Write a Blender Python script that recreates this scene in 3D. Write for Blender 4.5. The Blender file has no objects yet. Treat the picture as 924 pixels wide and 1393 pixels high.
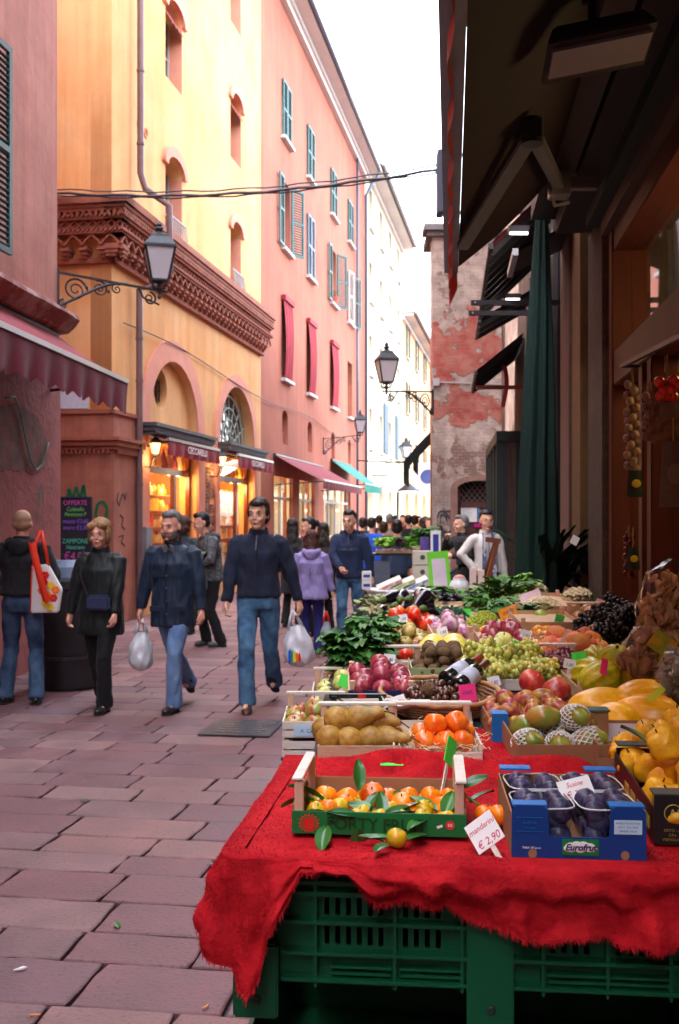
import bpy, bmesh, math, random
from mathutils import Vector, Matrix, noise, Euler
R = math.radians
V = Vector
rnd = random.Random(7)
sc = bpy.context.scene
col = sc.collection
F, CX, CY, H = 1450.0, 462.0, 705.0, 1.65
def at(u, v, Y): return V(((u-CX)/F*Y, Y, H-(v-CY)/F*Y))

# ---------------------------------------------------------------- tagging
def tag(o, label=None, cat=None, group=None, kind=None):
    if label: o['label'] = label
    if cat: o['category'] = cat
    if group: o['group'] = group
    if kind: o['kind'] = kind
    return o
def thing(name, label, cat, loc=(0,0,0), rz=0, group=None, rot=None):
    o = bpy.data.objects.new(name, None); col.objects.link(o)
    o.empty_display_size = .1
    o.location = loc; o.rotation_euler = rot if rot else (0,0,rz)
    return tag(o, label, cat, group)
KIDS = {}
def link(name, me, parent=None):
    o = bpy.data.objects.new(name, me); col.objects.link(o)
    if parent is not None:
        o.parent = parent; KIDS.setdefault(parent, []).append(o)
    return o
def dup(o, parent=None, loc=None, rot=None, label=None, group=None):
    c = o.copy(); col.objects.link(c)
    if parent is not None: c.parent = parent; KIDS.setdefault(parent, []).append(c)
    if loc is not None: c.location = loc
    if rot is not None: c.rotation_euler = rot
    if label: c['label'] = label
    if group: c['group'] = group
    for k in KIDS.get(o, []): dup(k, c)
    return c

# ---------------------------------------------------------------- materials
MATS = {}
def lin(c):
    return tuple((x/12.92 if x <= .04045 else ((x+.055)/1.055)**2.4) for x in c)
def mat(name, c=(.5,.5,.5), rough=.6, var=.12, scale=6, bump=.0, bscale=60, metal=0, spec=.4, c2=None, cscale=3, cmix=(.45,.6),
        coat=0, sheen=0, objvar=0, stretch=None, emit=None, estr=0, sss=0, alpha=1, hue=0, bdist=.01, detail=5, streak=0):
    if name in MATS: return MATS[name]
    m = bpy.data.materials.new(name); m.use_nodes = True
    nt = m.node_tree; N = nt.nodes; L = nt.links; b = N['Principled BSDF']
    tc = N.new('ShaderNodeTexCoord'); vec = tc.outputs['Object']
    if stretch:
        mp = N.new('ShaderNodeMapping'); mp.inputs['Scale'].default_value = stretch
        L.new(vec, mp.inputs['Vector']); vec = mp.outputs['Vector']
    n1 = N.new('ShaderNodeTexNoise'); n1.inputs['Scale'].default_value = scale; n1.inputs['Detail'].default_value = detail
    n1.inputs['Roughness'].default_value = .65
    L.new(vec, n1.inputs['Vector'])
    base = None
    if c2 is not None:
        n2 = N.new('ShaderNodeTexNoise'); n2.inputs['Scale'].default_value = cscale; n2.inputs['Detail'].default_value = 8
        n2.inputs['Roughness'].default_value = .62
        L.new(vec, n2.inputs['Vector'])
        mr = N.new('ShaderNodeMapRange'); mr.inputs[1].default_value = cmix[0]; mr.inputs[2].default_value = cmix[1]
        L.new(n2.outputs['Fac'], mr.inputs[0])
        mx = N.new('ShaderNodeMix'); mx.data_type = 'RGBA'
        mx.inputs[6].default_value = (*c,1); mx.inputs[7].default_value = (*c2,1)
        L.new(mr.outputs[0], mx.inputs[0]); base = mx.outputs[2]
    hsv = N.new('ShaderNodeHueSaturation')
    if base: L.new(base, hsv.inputs['Color'])
    else: hsv.inputs['Color'].default_value = (*c,1)
    mr = N.new('ShaderNodeMapRange'); mr.inputs[1].default_value = .25; mr.inputs[2].default_value = .75
    mr.inputs[3].default_value = 1-var; mr.inputs[4].default_value = 1+var
    L.new(n1.outputs['Fac'], mr.inputs[0])
    val = mr.outputs[0]
    if streak:
        mp = N.new('ShaderNodeMapping'); mp.inputs['Scale'].default_value = (3.2,3.2,.16); L.new(tc.outputs['Object'], mp.inputs['Vector'])
        n5 = N.new('ShaderNodeTexNoise'); n5.inputs['Scale'].default_value = 1; n5.inputs['Detail'].default_value = 9; n5.inputs['Roughness'].default_value = .7; L.new(mp.outputs[0], n5.inputs['Vector'])
        m5 = N.new('ShaderNodeMapRange'); m5.inputs[1].default_value = .35; m5.inputs[2].default_value = .6; m5.inputs[3].default_value = 1-streak; m5.inputs[4].default_value = 1+streak*.4
        L.new(n5.outputs[0], m5.inputs[0]); mu0 = N.new('ShaderNodeMath'); mu0.operation = 'MULTIPLY'; L.new(val, mu0.inputs[0]); L.new(m5.outputs[0], mu0.inputs[1]); val = mu0.outputs[0]
    if objvar or hue:
        oi = N.new('ShaderNodeObjectInfo')
        m2 = N.new('ShaderNodeMapRange'); m2.inputs[3].default_value = 1-objvar; m2.inputs[4].default_value = 1+objvar
        L.new(oi.outputs['Random'], m2.inputs[0])
        mu = N.new('ShaderNodeMath'); mu.operation = 'MULTIPLY'
        L.new(val, mu.inputs[0]); L.new(m2.outputs[0], mu.inputs[1]); val = mu.outputs[0]
        if hue:
            fr = N.new('ShaderNodeMath'); fr.operation = 'MULTIPLY'; fr.inputs[1].default_value = 7.31
            L.new(oi.outputs['Random'], fr.inputs[0])
            f2 = N.new('ShaderNodeMath'); f2.operation = 'FRACT'; L.new(fr.outputs[0], f2.inputs[0])
            m3 = N.new('ShaderNodeMapRange'); m3.inputs[3].default_value = .5-hue; m3.inputs[4].default_value = .5+hue
            L.new(f2.outputs[0], m3.inputs[0]); L.new(m3.outputs[0], hsv.inputs['Hue'])
    L.new(val, hsv.inputs['Value'])
    L.new(hsv.outputs['Color'], b.inputs['Base Color'])
    b.inputs['Roughness'].default_value = rough; b.inputs['Metallic'].default_value = metal
    b.inputs['Specular IOR Level'].default_value = spec
    b.inputs['Coat Weight'].default_value = coat; b.inputs['Coat Roughness'].default_value = .15
    b.inputs['Sheen Weight'].default_value = sheen
    if sss:
        b.inputs['Subsurface Weight'].default_value = sss; b.inputs['Subsurface Radius'].default_value = (1,.4,.2)
        b.inputs['Subsurface Scale'].default_value = .01
    if alpha < 1: b.inputs['Alpha'].default_value = alpha
    if emit:
        b.inputs['Emission Color'].default_value = (*emit,1); b.inputs['Emission Strength'].default_value = estr
    if bump:
        n3 = N.new('ShaderNodeTexNoise'); n3.inputs['Scale'].default_value = bscale; n3.inputs['Detail'].default_value = 4
        L.new(vec, n3.inputs['Vector'])
        bp = N.new('ShaderNodeBump'); bp.inputs['Strength'].default_value = bump; bp.inputs['Distance'].default_value = bdist
        L.new(n3.outputs['Fac'], bp.inputs['Height']); L.new(bp.outputs['Normal'], b.inputs['Normal'])
    MATS[name] = m
    return m
def glass_mat(name, tint=(.8,.85,.85), trans=.75, rough=.03):
    if name in MATS: return MATS[name]
    m = bpy.data.materials.new(name); m.use_nodes = True
    nt = m.node_tree; N = nt.nodes; L = nt.links; N.remove(N['Principled BSDF'])
    t = N.new('ShaderNodeBsdfTransparent'); t.inputs[0].default_value = (*tint,1)
    g = N.new('ShaderNodeBsdfGlossy'); g.inputs['Roughness'].default_value = rough; g.inputs[0].default_value = (.9,.9,.9,1)
    fr = N.new('ShaderNodeFresnel'); fr.inputs['IOR'].default_value = 1.5
    ad = N.new('ShaderNodeMath'); ad.operation = 'ADD'; ad.inputs[1].default_value = max(0,.96-trans)*.8
    ad.use_clamp = True
    L.new(fr.outputs[0], ad.inputs[0])
    ge = N.new('ShaderNodeNewGeometry'); iv = N.new('ShaderNodeMath'); iv.operation='SUBTRACT'; iv.inputs[0].default_value=1; L.new(ge.outputs['Backfacing'],iv.inputs[1])
    mb_ = N.new('ShaderNodeMath'); mb_.operation='MULTIPLY'; L.new(ad.outputs[0],mb_.inputs[0]); L.new(iv.outputs[0],mb_.inputs[1]); ad = mb_
    mx = N.new('ShaderNodeMixShader'); L.new(ad.outputs[0], mx.inputs[0]); L.new(t.outputs[0], mx.inputs[1]); L.new(g.outputs[0], mx.inputs[2])
    L.new(mx.outputs[0], N['Material Output'].inputs[0])
    MATS[name] = m
    return m

# ---------------------------------------------------------------- mesh builder
class MB:
    def __init__(s): s.v = []; s.f = []; s.mi = []; s.m = 0
    def add(s, vs, fs):
        o = len(s.v); s.v += [V(p) for p in vs]
        for f in fs: s.f.append([i+o for i in f]); s.mi.append(s.m)
        return s
    def box(s, c, size, rot=None, taper=None):
        x,y,z = [k/2 for k in size]; M = rot.to_matrix() if isinstance(rot, Euler) else (Euler(rot).to_matrix() if rot else Matrix.Identity(3))
        P = [(-x,-y,-z),(x,-y,-z),(x,y,-z),(-x,y,-z),(-x,-y,z),(x,-y,z),(x,y,z),(-x,y,z)]
        if taper: P = [(p[0]*(taper if p[2]>0 else 1), p[1]*(taper if p[2]>0 else 1), p[2]) for p in P]
        c = V(c)
        return s.add([M@V(p)+c for p in P], [(0,3,2,1),(4,5,6,7),(0,1,5,4),(1,2,6,5),(2,3,7,6),(3,0,4,7)])
    def b2(s, a, b):
        return s.box(((a[0]+b[0])/2,(a[1]+b[1])/2,(a[2]+b[2])/2), (abs(b[0]-a[0]),abs(b[1]-a[1]),abs(b[2]-a[2])))
    def quad(s, a, b, c, d): return s.add([a,b,c,d], [(0,1,2,3)])
    def bar(s, a, b, w, h=None, up=(0,0,1)):
        a = V(a); b = V(b); h = h or w; d = (b-a).normalized(); upv = V(up)
        if abs(d.dot(upv)) > .98: upv = V((0,1,0))
        x = d.cross(upv).normalized(); z = x.cross(d).normalized(); x = x*w/2; z = z*h/2
        return s.add([a-x-z,a+x-z,a+x+z,a-x+z,b-x-z,b+x-z,b+x+z,b-x+z],
                     [(0,3,2,1),(4,5,6,7),(0,1,5,4),(1,2,6,5),(2,3,7,6),(3,0,4,7)][:6])
    def tube(s, pts, r, n=8, caps=True):
        pts = [V(p) for p in pts]; rs = r if isinstance(r,(list,tuple)) else [r]*len(pts)
        o = len(s.v); up = None
        for i,p in enumerate(pts):
            d = (pts[min(i+1,len(pts)-1)]-pts[max(i-1,0)]).normalized()
            if up is None:
                up = V((0,0,1)) if abs(d.z) < .9 else V((0,1,0))
            x = d.cross(up).normalized(); z = x.cross(d).normalized(); up = z
            for k in range(n):
                a = 2*math.pi*k/n; s.v.append(p+(x*math.cos(a)+z*math.sin(a))*rs[i])
        for i in range(len(pts)-1):
            for k in range(n):
                a = o+i*n+k; b = o+i*n+(k+1)%n
                s.f.append([a,b,b+n,a+n]); s.mi.append(s.m)
        if caps:
            s.f.append([o+k for k in range(n)][::-1]); s.mi.append(s.m)
            s.f.append([o+(len(pts)-1)*n+k for k in range(n)]); s.mi.append(s.m)
        return s
    def lathe(s, prof, c=(0,0,0), n=16, M=None, sq=None):
        c = V(c); o = len(s.v)
        for (r,z) in prof:
            for k in range(n):
                a = 2*math.pi*(k+.5)/n
                p = V((r*math.cos(a), r*math.sin(a), z))
                if M is not None: p = M@p
                s.v.append(c+p)
        for i in range(len(prof)-1):
            for k in range(n):
                a = o+i*n+k; b = o+i*n+(k+1)%n
                s.f.append([a,b,b+n,a+n]); s.mi.append(s.m)
        s.f.append([o+k for k in range(n)][::-1]); s.mi.append(s.m)
        s.f.append([o+(len(prof)-1)*n+k for k in range(n)]); s.mi.append(s.m)
        return s
    def ell(s, c, r, n=12, m=8, rot=None):
        M = Euler(rot).to_matrix() if rot else Matrix.Identity(3)
        r = r if isinstance(r,(tuple,list)) else (r,r,r); c = V(c); o = len(s.v)
        s.v.append(c+M@V((0,0,-r[2])))
        for j in range(1,m):
            t = -math.pi/2+math.pi*j/m
            for k in range(n):
                a = 2*math.pi*k/n
                s.v.append(c+M@V((r[0]*math.cos(t)*math.cos(a), r[1]*math.cos(t)*math.sin(a), r[2]*math.sin(t))))
        s.v.append(c+M@V((0,0,r[2]))); top = len(s.v)-1
        for k in range(n):
            s.f.append([o, o+1+(k+1)%n, o+1+k]); s.mi.append(s.m)
            for j in range(m-2):
                a = o+1+j*n+k; b = o+1+j*n+(k+1)%n
                s.f.append([a,b,b+n,a+n]); s.mi.append(s.m)
            q = o+1+(m-2)*n; s.f.append([q+k, q+(k+1)%n, top]); s.mi.append(s.m)
        return s
    def cap(s, a, b, ra, rb=None, n=12):       # capsule
        rb = ra if rb is None else rb; a = V(a); b = V(b)
        s.ell(a, ra, n, 8); s.ell(b, rb, n, 8)
        if (a-b).length > 1e-5: s.tube([a,b],[ra,rb],n)
        return s
    def prism(s, poly, y0, y1):               # polygon in local x,z extruded along y
        n = len(poly); o = len(s.v)
        for y in (y0,y1):
            for (x,z) in poly: s.v.append(V((x,y,z)))
        s.f.append([o+k for k in range(n)]); s.mi.append(s.m)
        s.f.append([o+n+k for k in range(n)][::-1]); s.mi.append(s.m)
        for k in range(n):
            a = o+k; b = o+(k+1)%n
            s.f.append([a,a+n,b+n,b]); s.mi.append(s.m)
        return s
    def grid(s, fn, nu, nv):
        o = len(s.v)
        for j in range(nv+1):
            for i in range(nu+1): s.v.append(V(fn(i/nu, j/nv)))
        for j in range(nv):
            for i in range(nu):
                a = o+j*(nu+1)+i; s.f.append([a,a+1,a+nu+2,a+nu+1]); s.mi.append(s.m)
        return s
    def mesh(s, name):
        me = bpy.data.meshes.new(name); me.from_pydata([tuple(p) for p in s.v], [], s.f); return me
    def build(s, name, m, parent=None, smooth=False, bevel=0, norm=True, loc=None, rot=None, fixn=True):
        me = s.mesh(name)
        ms = m if isinstance(m,(list,tuple)) else [m]
        for k in ms: me.materials.append(k)
        if len(ms) > 1: me.polygons.foreach_set('material_index', s.mi)
        if fixn or bevel:
            bm = bmesh.new(); bm.from_mesh(me)
            if fixn: bmesh.ops.recalc_face_normals(bm, faces=bm.faces)
            if bevel:
                bmesh.ops.bevel(bm, geom=[e for e in bm.edges if len(e.link_faces)==2 and e.calc_face_angle(0) > .6], offset=bevel, segments=2, affect='EDGES', clamp_overlap=True)
            bm.to_mesh(me); bm.free()
        if smooth: 
            me.polygons.foreach_set('use_smooth', [True]*len(me.polygons))
            if smooth == 'auto':
                try: me.set_sharp_from_angle(angle=R(40))
                except Exception: pass
        me.update()
        o = link(name, me, parent)
        if loc is not None: o.location = loc
        if rot is not None: o.rotation_euler = rot
        return o

def remesh(mb, voxel, smooth_it=3, fold=None):
    me = mb.mesh('tmp'); o = bpy.data.objects.new('tmp', me); col.objects.link(o)
    md = o.modifiers.new('r','REMESH'); md.mode = 'VOXEL'; md.voxel_size = voxel
    if smooth_it:
        ms = o.modifiers.new('s','SMOOTH'); ms.factor = .5; ms.iterations = smooth_it
    dg = bpy.context.evaluated_depsgraph_get()
    out = bpy.data.meshes.new_from_object(o.evaluated_get(dg))
    bpy.data.objects.remove(o); bpy.data.meshes.remove(me)
    if fold:
        amp, sc_, st = fold
        nrm = [v.normal.copy() for v in out.vertices]
        for v, n in zip(out.vertices, nrm):
            p = v.co
            q = V((p.x*sc_*st[0], p.y*sc_*st[1], p.z*sc_*st[2]))
            w = abs(noise.noise(q)) - .25 + .5*noise.noise(q*2.3+V((5,1,3)))
            v.co = p + n*amp*w
    out.polygons.foreach_set('use_smooth', [True]*len(out.polygons))
    return out
def put(name, me, m, parent=None):
    me.name = name; me.materials.clear(); me.materials.append(m)
    return link(name, me, parent)

def curve_plate(name, outline, holes, thick, m, parent, y0=0, bevel=0):
    """flat plate in local x,z with holes; front face at y=y0, back at y0+thick"""
    cu = bpy.data.curves.new('c','CURVE'); cu.dimensions = '2D'; cu.fill_mode = 'BOTH'; cu.extrude = thick/2
    for poly in [outline]+list(holes):
        sp = cu.splines.new('POLY'); sp.points.add(len(poly)-1)
        for i,(x,z) in enumerate(poly): sp.points[i].co = (x,z,0,1)
        sp.use_cyclic_u = True
    o = bpy.data.objects.new('c', cu); col.objects.link(o)
    dg = bpy.context.evaluated_depsgraph_get()
    me = bpy.data.meshes.new_from_object(o.evaluated_get(dg))
    bpy.data.objects.remove(o); bpy.data.curves.remove(cu)
    for v in me.vertices: v.co = V((v.co.x, -v.co.z+thick/2+y0, v.co.y))
    me.name = name; me.materials.clear(); me.materials.append(m)
    return link(name, me, parent)
def text(body, size, m, parent, loc, rot=(R(90),0,0), name='lettering', ext=.002, align='CENTER', shear=0, sx=1, bold=0):
    cu = bpy.data.curves.new('t','FONT'); cu.body = body; cu.size = size; cu.extrude = ext; cu.align_x = align; cu.align_y = 'CENTER'
    cu.shear = shear; cu.resolution_u = 3; cu.offset = bold
    o = bpy.data.objects.new('t', cu); col.objects.link(o)
    dg = bpy.context.evaluated_depsgraph_get()
    me = bpy.data.meshes.new_from_object(o.evaluated_get(dg))
    bpy.data.objects.remove(o); bpy.data.curves.remove(cu)
    me.materials.clear(); me.materials.append(m)
    for v in me.vertices: v.co.x *= sx
    q = link(name, me, parent); q.location = loc; q.rotation_euler = rot
    return q
def rect(x0, z0, x1, z1): return [(x0,z0),(x1,z0),(x1,z1),(x0,z1)]
def archp(x0, z0, x1, zs, rise=None, n=14):      # opening with arched head; zs = springing
    c = (x0+x1)/2; r = (x1-x0)/2; rise = r if rise is None else rise
    return [(x0,z0),(x1,z0)]+[(c+r*math.cos(math.pi*k/n), zs+rise*math.sin(math.pi*k/n)) for k in range(n+1)]
def circ(cx, cz, r, n=20, rz=None): return [(cx+r*math.cos(2*math.pi*k/n), cz+(rz or r)*math.sin(2*math.pi*k/n)) for k in range(n)]

# ---------------------------------------------------------------- camera, world, light
cam = bpy.data.cameras.new('camera'); co = bpy.data.objects.new('camera', cam); col.objects.link(co)
co.location = (0,0,H); co.rotation_euler = (R(90),0,0)
cam.sensor_fit = 'VERTICAL'; cam.sensor_height = 36; cam.lens = F/1393*36
cam.shift_y = (CY-696.5)/1393; cam.clip_start = .05; cam.clip_end = 3000
cam.dof.use_dof = True; cam.dof.focus_distance = 3.3; cam.dof.aperture_fstop = 7.0
sc.camera = co
w = bpy.data.worlds.new('World'); sc.world = w; w.use_nodes = True
nt = w.node_tree; bg = nt.nodes['Background']
sky = nt.nodes.new('ShaderNodeTexSky'); sky.sky_type = 'NISHITA'; sky.sun_disc = False
SUN_EL, SUN_AZ = R(50), R(252)      # azimuth clockwise from +Y
sky.sun_elevation = SUN_EL; sky.sun_rotation = SUN_AZ; sky.dust_density = 2.5; sky.air_density = 1.0
hs = nt.nodes.new('ShaderNodeHueSaturation'); hs.inputs['Saturation'].default_value = .38; hs.inputs['Value'].default_value = 1.1; nt.links.new(sky.outputs[0], hs.inputs['Color']); nt.links.new(hs.outputs[0], bg.inputs[0]); bg.inputs[1].default_value = .15
sl = bpy.data.lights.new('sun','SUN'); so = bpy.data.objects.new('sun', sl); col.objects.link(so)
sl.energy = 2.0; sl.angle = R(.6); sl.color = (1,.96,.90)
sd = V((math.sin(SUN_AZ)*math.cos(SUN_EL), math.cos(SUN_AZ)*math.cos(SUN_EL), math.sin(SUN_EL)))
so.rotation_euler = sd.to_track_quat('Z','Y').to_euler(); so.location = (0,0,30)
sc.view_settings.view_transform = 'Standard'; sc.view_settings.look = 'None'; sc.view_settings.exposure = 3.85; sc.view_settings.gamma = 1
sc.render.engine = 'CYCLES'
sc.cycles.max_bounces = 8; sc.cycles.diffuse_bounces = 5; sc.cycles.transparent_max_bounces = 12
sc.cycles.use_denoising = True; sc.cycles.sample_clamp_indirect = 6

# ---------------------------------------------------------------- common materials
iron = mat('wrought iron', (.03,.032,.038), .45, .3, 20, metal=.4, bump=.2, bscale=80)
darkmetal = mat('dark painted metal', (.035,.032,.035), .4, .2, 10)
alu = mat('brushed aluminium', (.42,.41,.42), .35, .1, 10, metal=.8)
pipe_m = mat('painted downpipe', (.16,.09,.09), .45, .2, 4)
white_p = mat('white paper', (.78,.77,.76), .7, .04, 8)
black_p = mat('black ink', (.02,.02,.025), .6, .1, 8)
# ================================================================ SETTING
plaster_pink = mat('weathered pink plaster', lin((.70,.45,.40)), .9, .2, 1.2, bump=.35, bscale=9, c2=lin((.77,.54,.48)), cscale=.9, cmix=(.4,.68), bdist=.02, detail=9, streak=.2)
plaster_pinklow = mat('damp pink plaster', lin((.70,.42,.41)), .85, .3, 1.6, bump=.5, bscale=12, c2=lin((.50,.42,.40)), cscale=1.1, cmix=(.57,.63), bdist=.03, detail=9)
plaster_yel = mat('ochre yellow plaster', lin((.88,.67,.46)), .9, .13, .8, bump=.2, bscale=14, c2=lin((.86,.60,.36)), cscale=.55, cmix=(.4,.66), bdist=.01, detail=9, streak=.14)
plaster_red = mat('red brown plaster base', lin((.68,.43,.35)), .88, .22, 1.5, bump=.35, bscale=14, c2=lin((.58,.36,.31)), cscale=1.3, cmix=(.45,.65), bdist=.02, detail=9, streak=.25)
plaster_sal = mat('salmon plaster', lin((.68,.40,.31)), .9, .12, .5, bump=.2, bscale=10, c2=lin((.60,.33,.26)), cscale=.35, cmix=(.4,.7), bdist=.01, detail=10, streak=.14)
plaster_cream = mat('cream plaster', lin((.86,.82,.70)), .9, .08, .8, c2=lin((.80,.76,.66)), cscale=.5)
plaster_or = mat('pale orange plaster', lin((.90,.70,.52)), .9, .1, .8)
plaster_or2 = mat('apricot plaster', lin((.86,.60,.42)), .9, .1, .8)
terra = mat('terracotta mouldings', lin((.60,.35,.28)), .85, .25, 5, bump=.3, bscale=30)
trim_pink = mat('pink painted trim', lin((.84,.56,.47)), .85, .12, 3, bump=.15, bscale=20)
stone_sill = mat('pale stone sill', (.5,.48,.45), .8, .15, 6, bump=.2)
shut_green = mat('dark green shutter paint', (.025,.075,.07), .5, .2, 9)
shut_teal = mat('teal shutter paint', (.022,.10,.10), .5, .2, 9)
shut_blue = mat('blue grey shutter paint', (.08,.13,.18), .5, .2, 9)
frame_w = mat('window frame paint', (.45,.43,.4), .5, .1, 9)
glass_d = mat('dark window glass', (.03,.035,.045), .08, .1, 2, spec=.6)
screen_red = mat('red window canvas', lin((.58,.11,.17)), .75, .12, 3, bump=.3, bscale=5)
awn_red = mat('maroon awning canvas', lin((.52,.11,.17)), .75, .1, 4, bump=.15, bscale=40)
awn_red_d = mat('wine awning canvas', lin((.42,.10,.18)), .8, .1, 4, bump=.15, bscale=40)
awn_teal = mat('teal awning canvas', lin((.04,.46,.40)), .75, .1, 4)
wood_or = mat('orange varnished wood', lin((.50,.22,.11)), .4, .3, 3, stretch=(6,6,.6), bump=.1, coat=.2)
interior = mat('warm shop interior', lin((.80,.58,.30)), .7, .2, 3)
rooftile = mat('roof timber and tiles', (.20,.12,.09), .8, .3, 6, bump=.3)
soffit = mat('painted soffit', (.62,.55,.52), .8, .06, 2)

# ---- ground and paving
g = MB(); g.quad((-400,-200,-.03),(400,-200,-.03),(400,900,-.03),(-400,900,-.03))
tag(g.build('ground', mat('dirt filled joints', (.05,.045,.048), .9, .3, 30, bump=.3)), kind='structure')
def paving():
    m = bpy.data.materials.new('porphyry slabs'); m.use_nodes = True
    N = m.node_tree.nodes; L = m.node_tree.links; b = N['Principled BSDF']
    ge = N.new('ShaderNodeNewGeometry'); tc = N.new('ShaderNodeTexCoord')
    cr = N.new('ShaderNodeValToRGB'); e = cr.color_ramp.elements
    e[0].color = (*lin((.45,.31,.32)),1); e[1].color = (*lin((.52,.37,.36)),1)
    for p,c in ((.3,(.48,.32,.33)),(.55,(.43,.31,.33)),(.8,(.53,.40,.39))):
        q = e.new(p); q.color = (*lin(c),1)
    L.new(ge.outputs['Random Per Island'], cr.inputs[0])
    n1 = N.new('ShaderNodeTexNoise'); n1.inputs['Scale'].default_value = 3.5; n1.inputs['Detail'].default_value = 8; n1.inputs['Roughness'].default_value = .7
    n2 = N.new('ShaderNodeTexNoise'); n2.inputs['Scale'].default_value = 55; n2.inputs['Detail'].default_value = 5
    n4 = N.new('ShaderNodeTexNoise'); n4.inputs['Scale'].default_value = .35; n4.inputs['Detail'].default_value = 3
    for n in (n1,n2,n4): L.new(tc.outputs['Object'], n.inputs['Vector'])
    m1 = N.new('ShaderNodeMapRange'); m1.inputs[1].default_value=.3; m1.inputs[2].default_value=.7; m1.inputs[3].default_value=.66; m1.inputs[4].default_value=1.28
    L.new(n1.outputs[0], m1.inputs[0])
    m2 = N.new('ShaderNodeMapRange'); m2.inputs[1].default_value=.3; m2.inputs[2].default_value=.42; m2.inputs[3].default_value=.55; m2.inputs[4].default_value=1
    L.new(n2.outputs[0], m2.inputs[0])
    m4 = N.new('ShaderNodeMapRange'); m4.inputs[1].default_value=.3; m4.inputs[2].default_value=.7; m4.inputs[3].default_value=.72; m4.inputs[4].default_value=1.2
    L.new(n4.outputs[0], m4.inputs[0])
    mu = N.new('ShaderNodeMath'); mu.operation='MULTIPLY'; L.new(m1.outputs[0],mu.inputs[0]); L.new(m2.outputs[0],mu.inputs[1])
    mv = N.new('ShaderNodeMath'); mv.operation='MULTIPLY'; L.new(mu.outputs[0],mv.inputs[0]); L.new(m4.outputs[0],mv.inputs[1])
    h = N.new('ShaderNodeHueSaturation'); L.new(cr.outputs[0],h.inputs['Color']); L.new(mv.outputs[0],h.inputs['Value'])
    L.new(h.outputs[0], b.inputs['Base Color'])
    mr = N.new('ShaderNodeMapRange'); mr.inputs[1].default_value=.3; mr.inputs[2].default_value=.7; mr.inputs[3].default_value=.48; mr.inputs[4].default_value=.8
    L.new(n1.outputs[0], mr.inputs[0]); L.new(mr.outputs[0], b.inputs['Roughness']); b.inputs['Specular IOR Level'].default_value=.55
    bp = N.new('ShaderNodeBump'); bp.inputs['Strength'].default_value=.6; bp.inputs['Distance'].default_value=.009
    ad = N.new('ShaderNodeMath'); ad.operation='ADD'; L.new(n1.outputs[0],ad.inputs[0]); L.new(n2.outputs[0],ad.inputs[1])
    L.new(ad.outputs[0], bp.inputs['Height']); L.new(bp.outputs[0], b.inputs['Normal'])
    mb = MB(); rr = random.Random(3)
    y = 1.6; th = R(8.2)
    cut = []
    while y < 62:
        d = rr.uniform(.27,.36); x = -7.2+rr.uniform(0,.5)
        ye = y+d; skn = 0
        while x < 6.5:
            wd = rr.uniform(.42,.72) if rr.random()<.85 else rr.uniform(.28,.4); g_ = .005
            j = lambda a=.004: rr.uniform(-a,a)
            skew = skn; skn = rr.uniform(-.016,.016)
            h0 = rr.uniform(-.002,.002)
            q = [(x+g_+j(),y+g_+j()),(x+wd-g_+j(),y+g_+j()),(x+wd-g_+j()+skn,ye-g_+j()),(x+g_+j()+skew,ye-g_+j())]
            # subdivided outline for slightly worn irregular edges
            pts = []
            for k in range(4):
                a = V(q[k]); b2_ = V(q[(k+1)%4]); n_ = 5 if k%2==0 else 3
                for t in range(n_):
                    p = a.lerp(b2_, t/n_)
                    if t: p += V((j(.007),j(.008)))
                    else:
                        c_ = sum((V(z) for z in q), V((0,0)))/4; p = p+(c_-p)*.018
                    pts.append(p)
            c_ = sum(pts, V((0,0)))/len(pts)
            o = len(mb.v); n_ = len(pts); cz = rr.uniform(0,.004)
            ins = .011
            rings = [(0,-.028),(0,-.007),(ins*.5,-.002),(ins,0)]
            for (i_,z_) in rings:
                for p in pts:
                    d_ = (c_-p); p2 = p+d_.normalized()*i_
                    X = p2.x*math.cos(th)-0*p2.y; 
                    mb.v.append(V((p2.x*math.cos(th)+p2.y*math.sin(th), -p2.x*math.sin(th)+p2.y*math.cos(th), z_+h0)))
            for r_ in range(3):
                for k in range(n_):
                    a = o+r_*n_+k; b_ = o+r_*n_+(k+1)%n_
                    mb.f.append([a,b_,b_+n_,a+n_]); mb.mi.append(0)
            mb.f.append([o+3*n_+k for k in range(n_)]); mb.mi.append(0)
            x += wd
        y = ye
    o = mb.build('paving', m, fixn=False)
    tag(o, kind='structure')
paving()

# ---- drain cover
def drain():
    c = at(330,988,8.35); c.z = .004
    t = thing('drain_cover', 'dark cast iron drain cover set in the red paving', 'drain cover', (c.x,c.y,0), R(-8))
    b = MB(); b.box((0,0,.008),(.56,.62,.012)); o = b.build('plate', mat('worn cast iron', (.06,.062,.072), .42, .3, 12, metal=.3, bump=.3, bscale=60), t, bevel=.004)
    b = MB()
    rr = random.Random(2)
    for k in range(5):
        x = -.17
        while x < .16:
            w_ = rr.uniform(.03,.08); b.box((x+w_/2, -.19+k*.09, .0165),(w_*.85,.03,.005)); x += w_
    b.build('raised_rib', mat('polished iron rib', (.16,.16,.18), .35, .2, 10, metal=.3), t)
drain()

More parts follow.
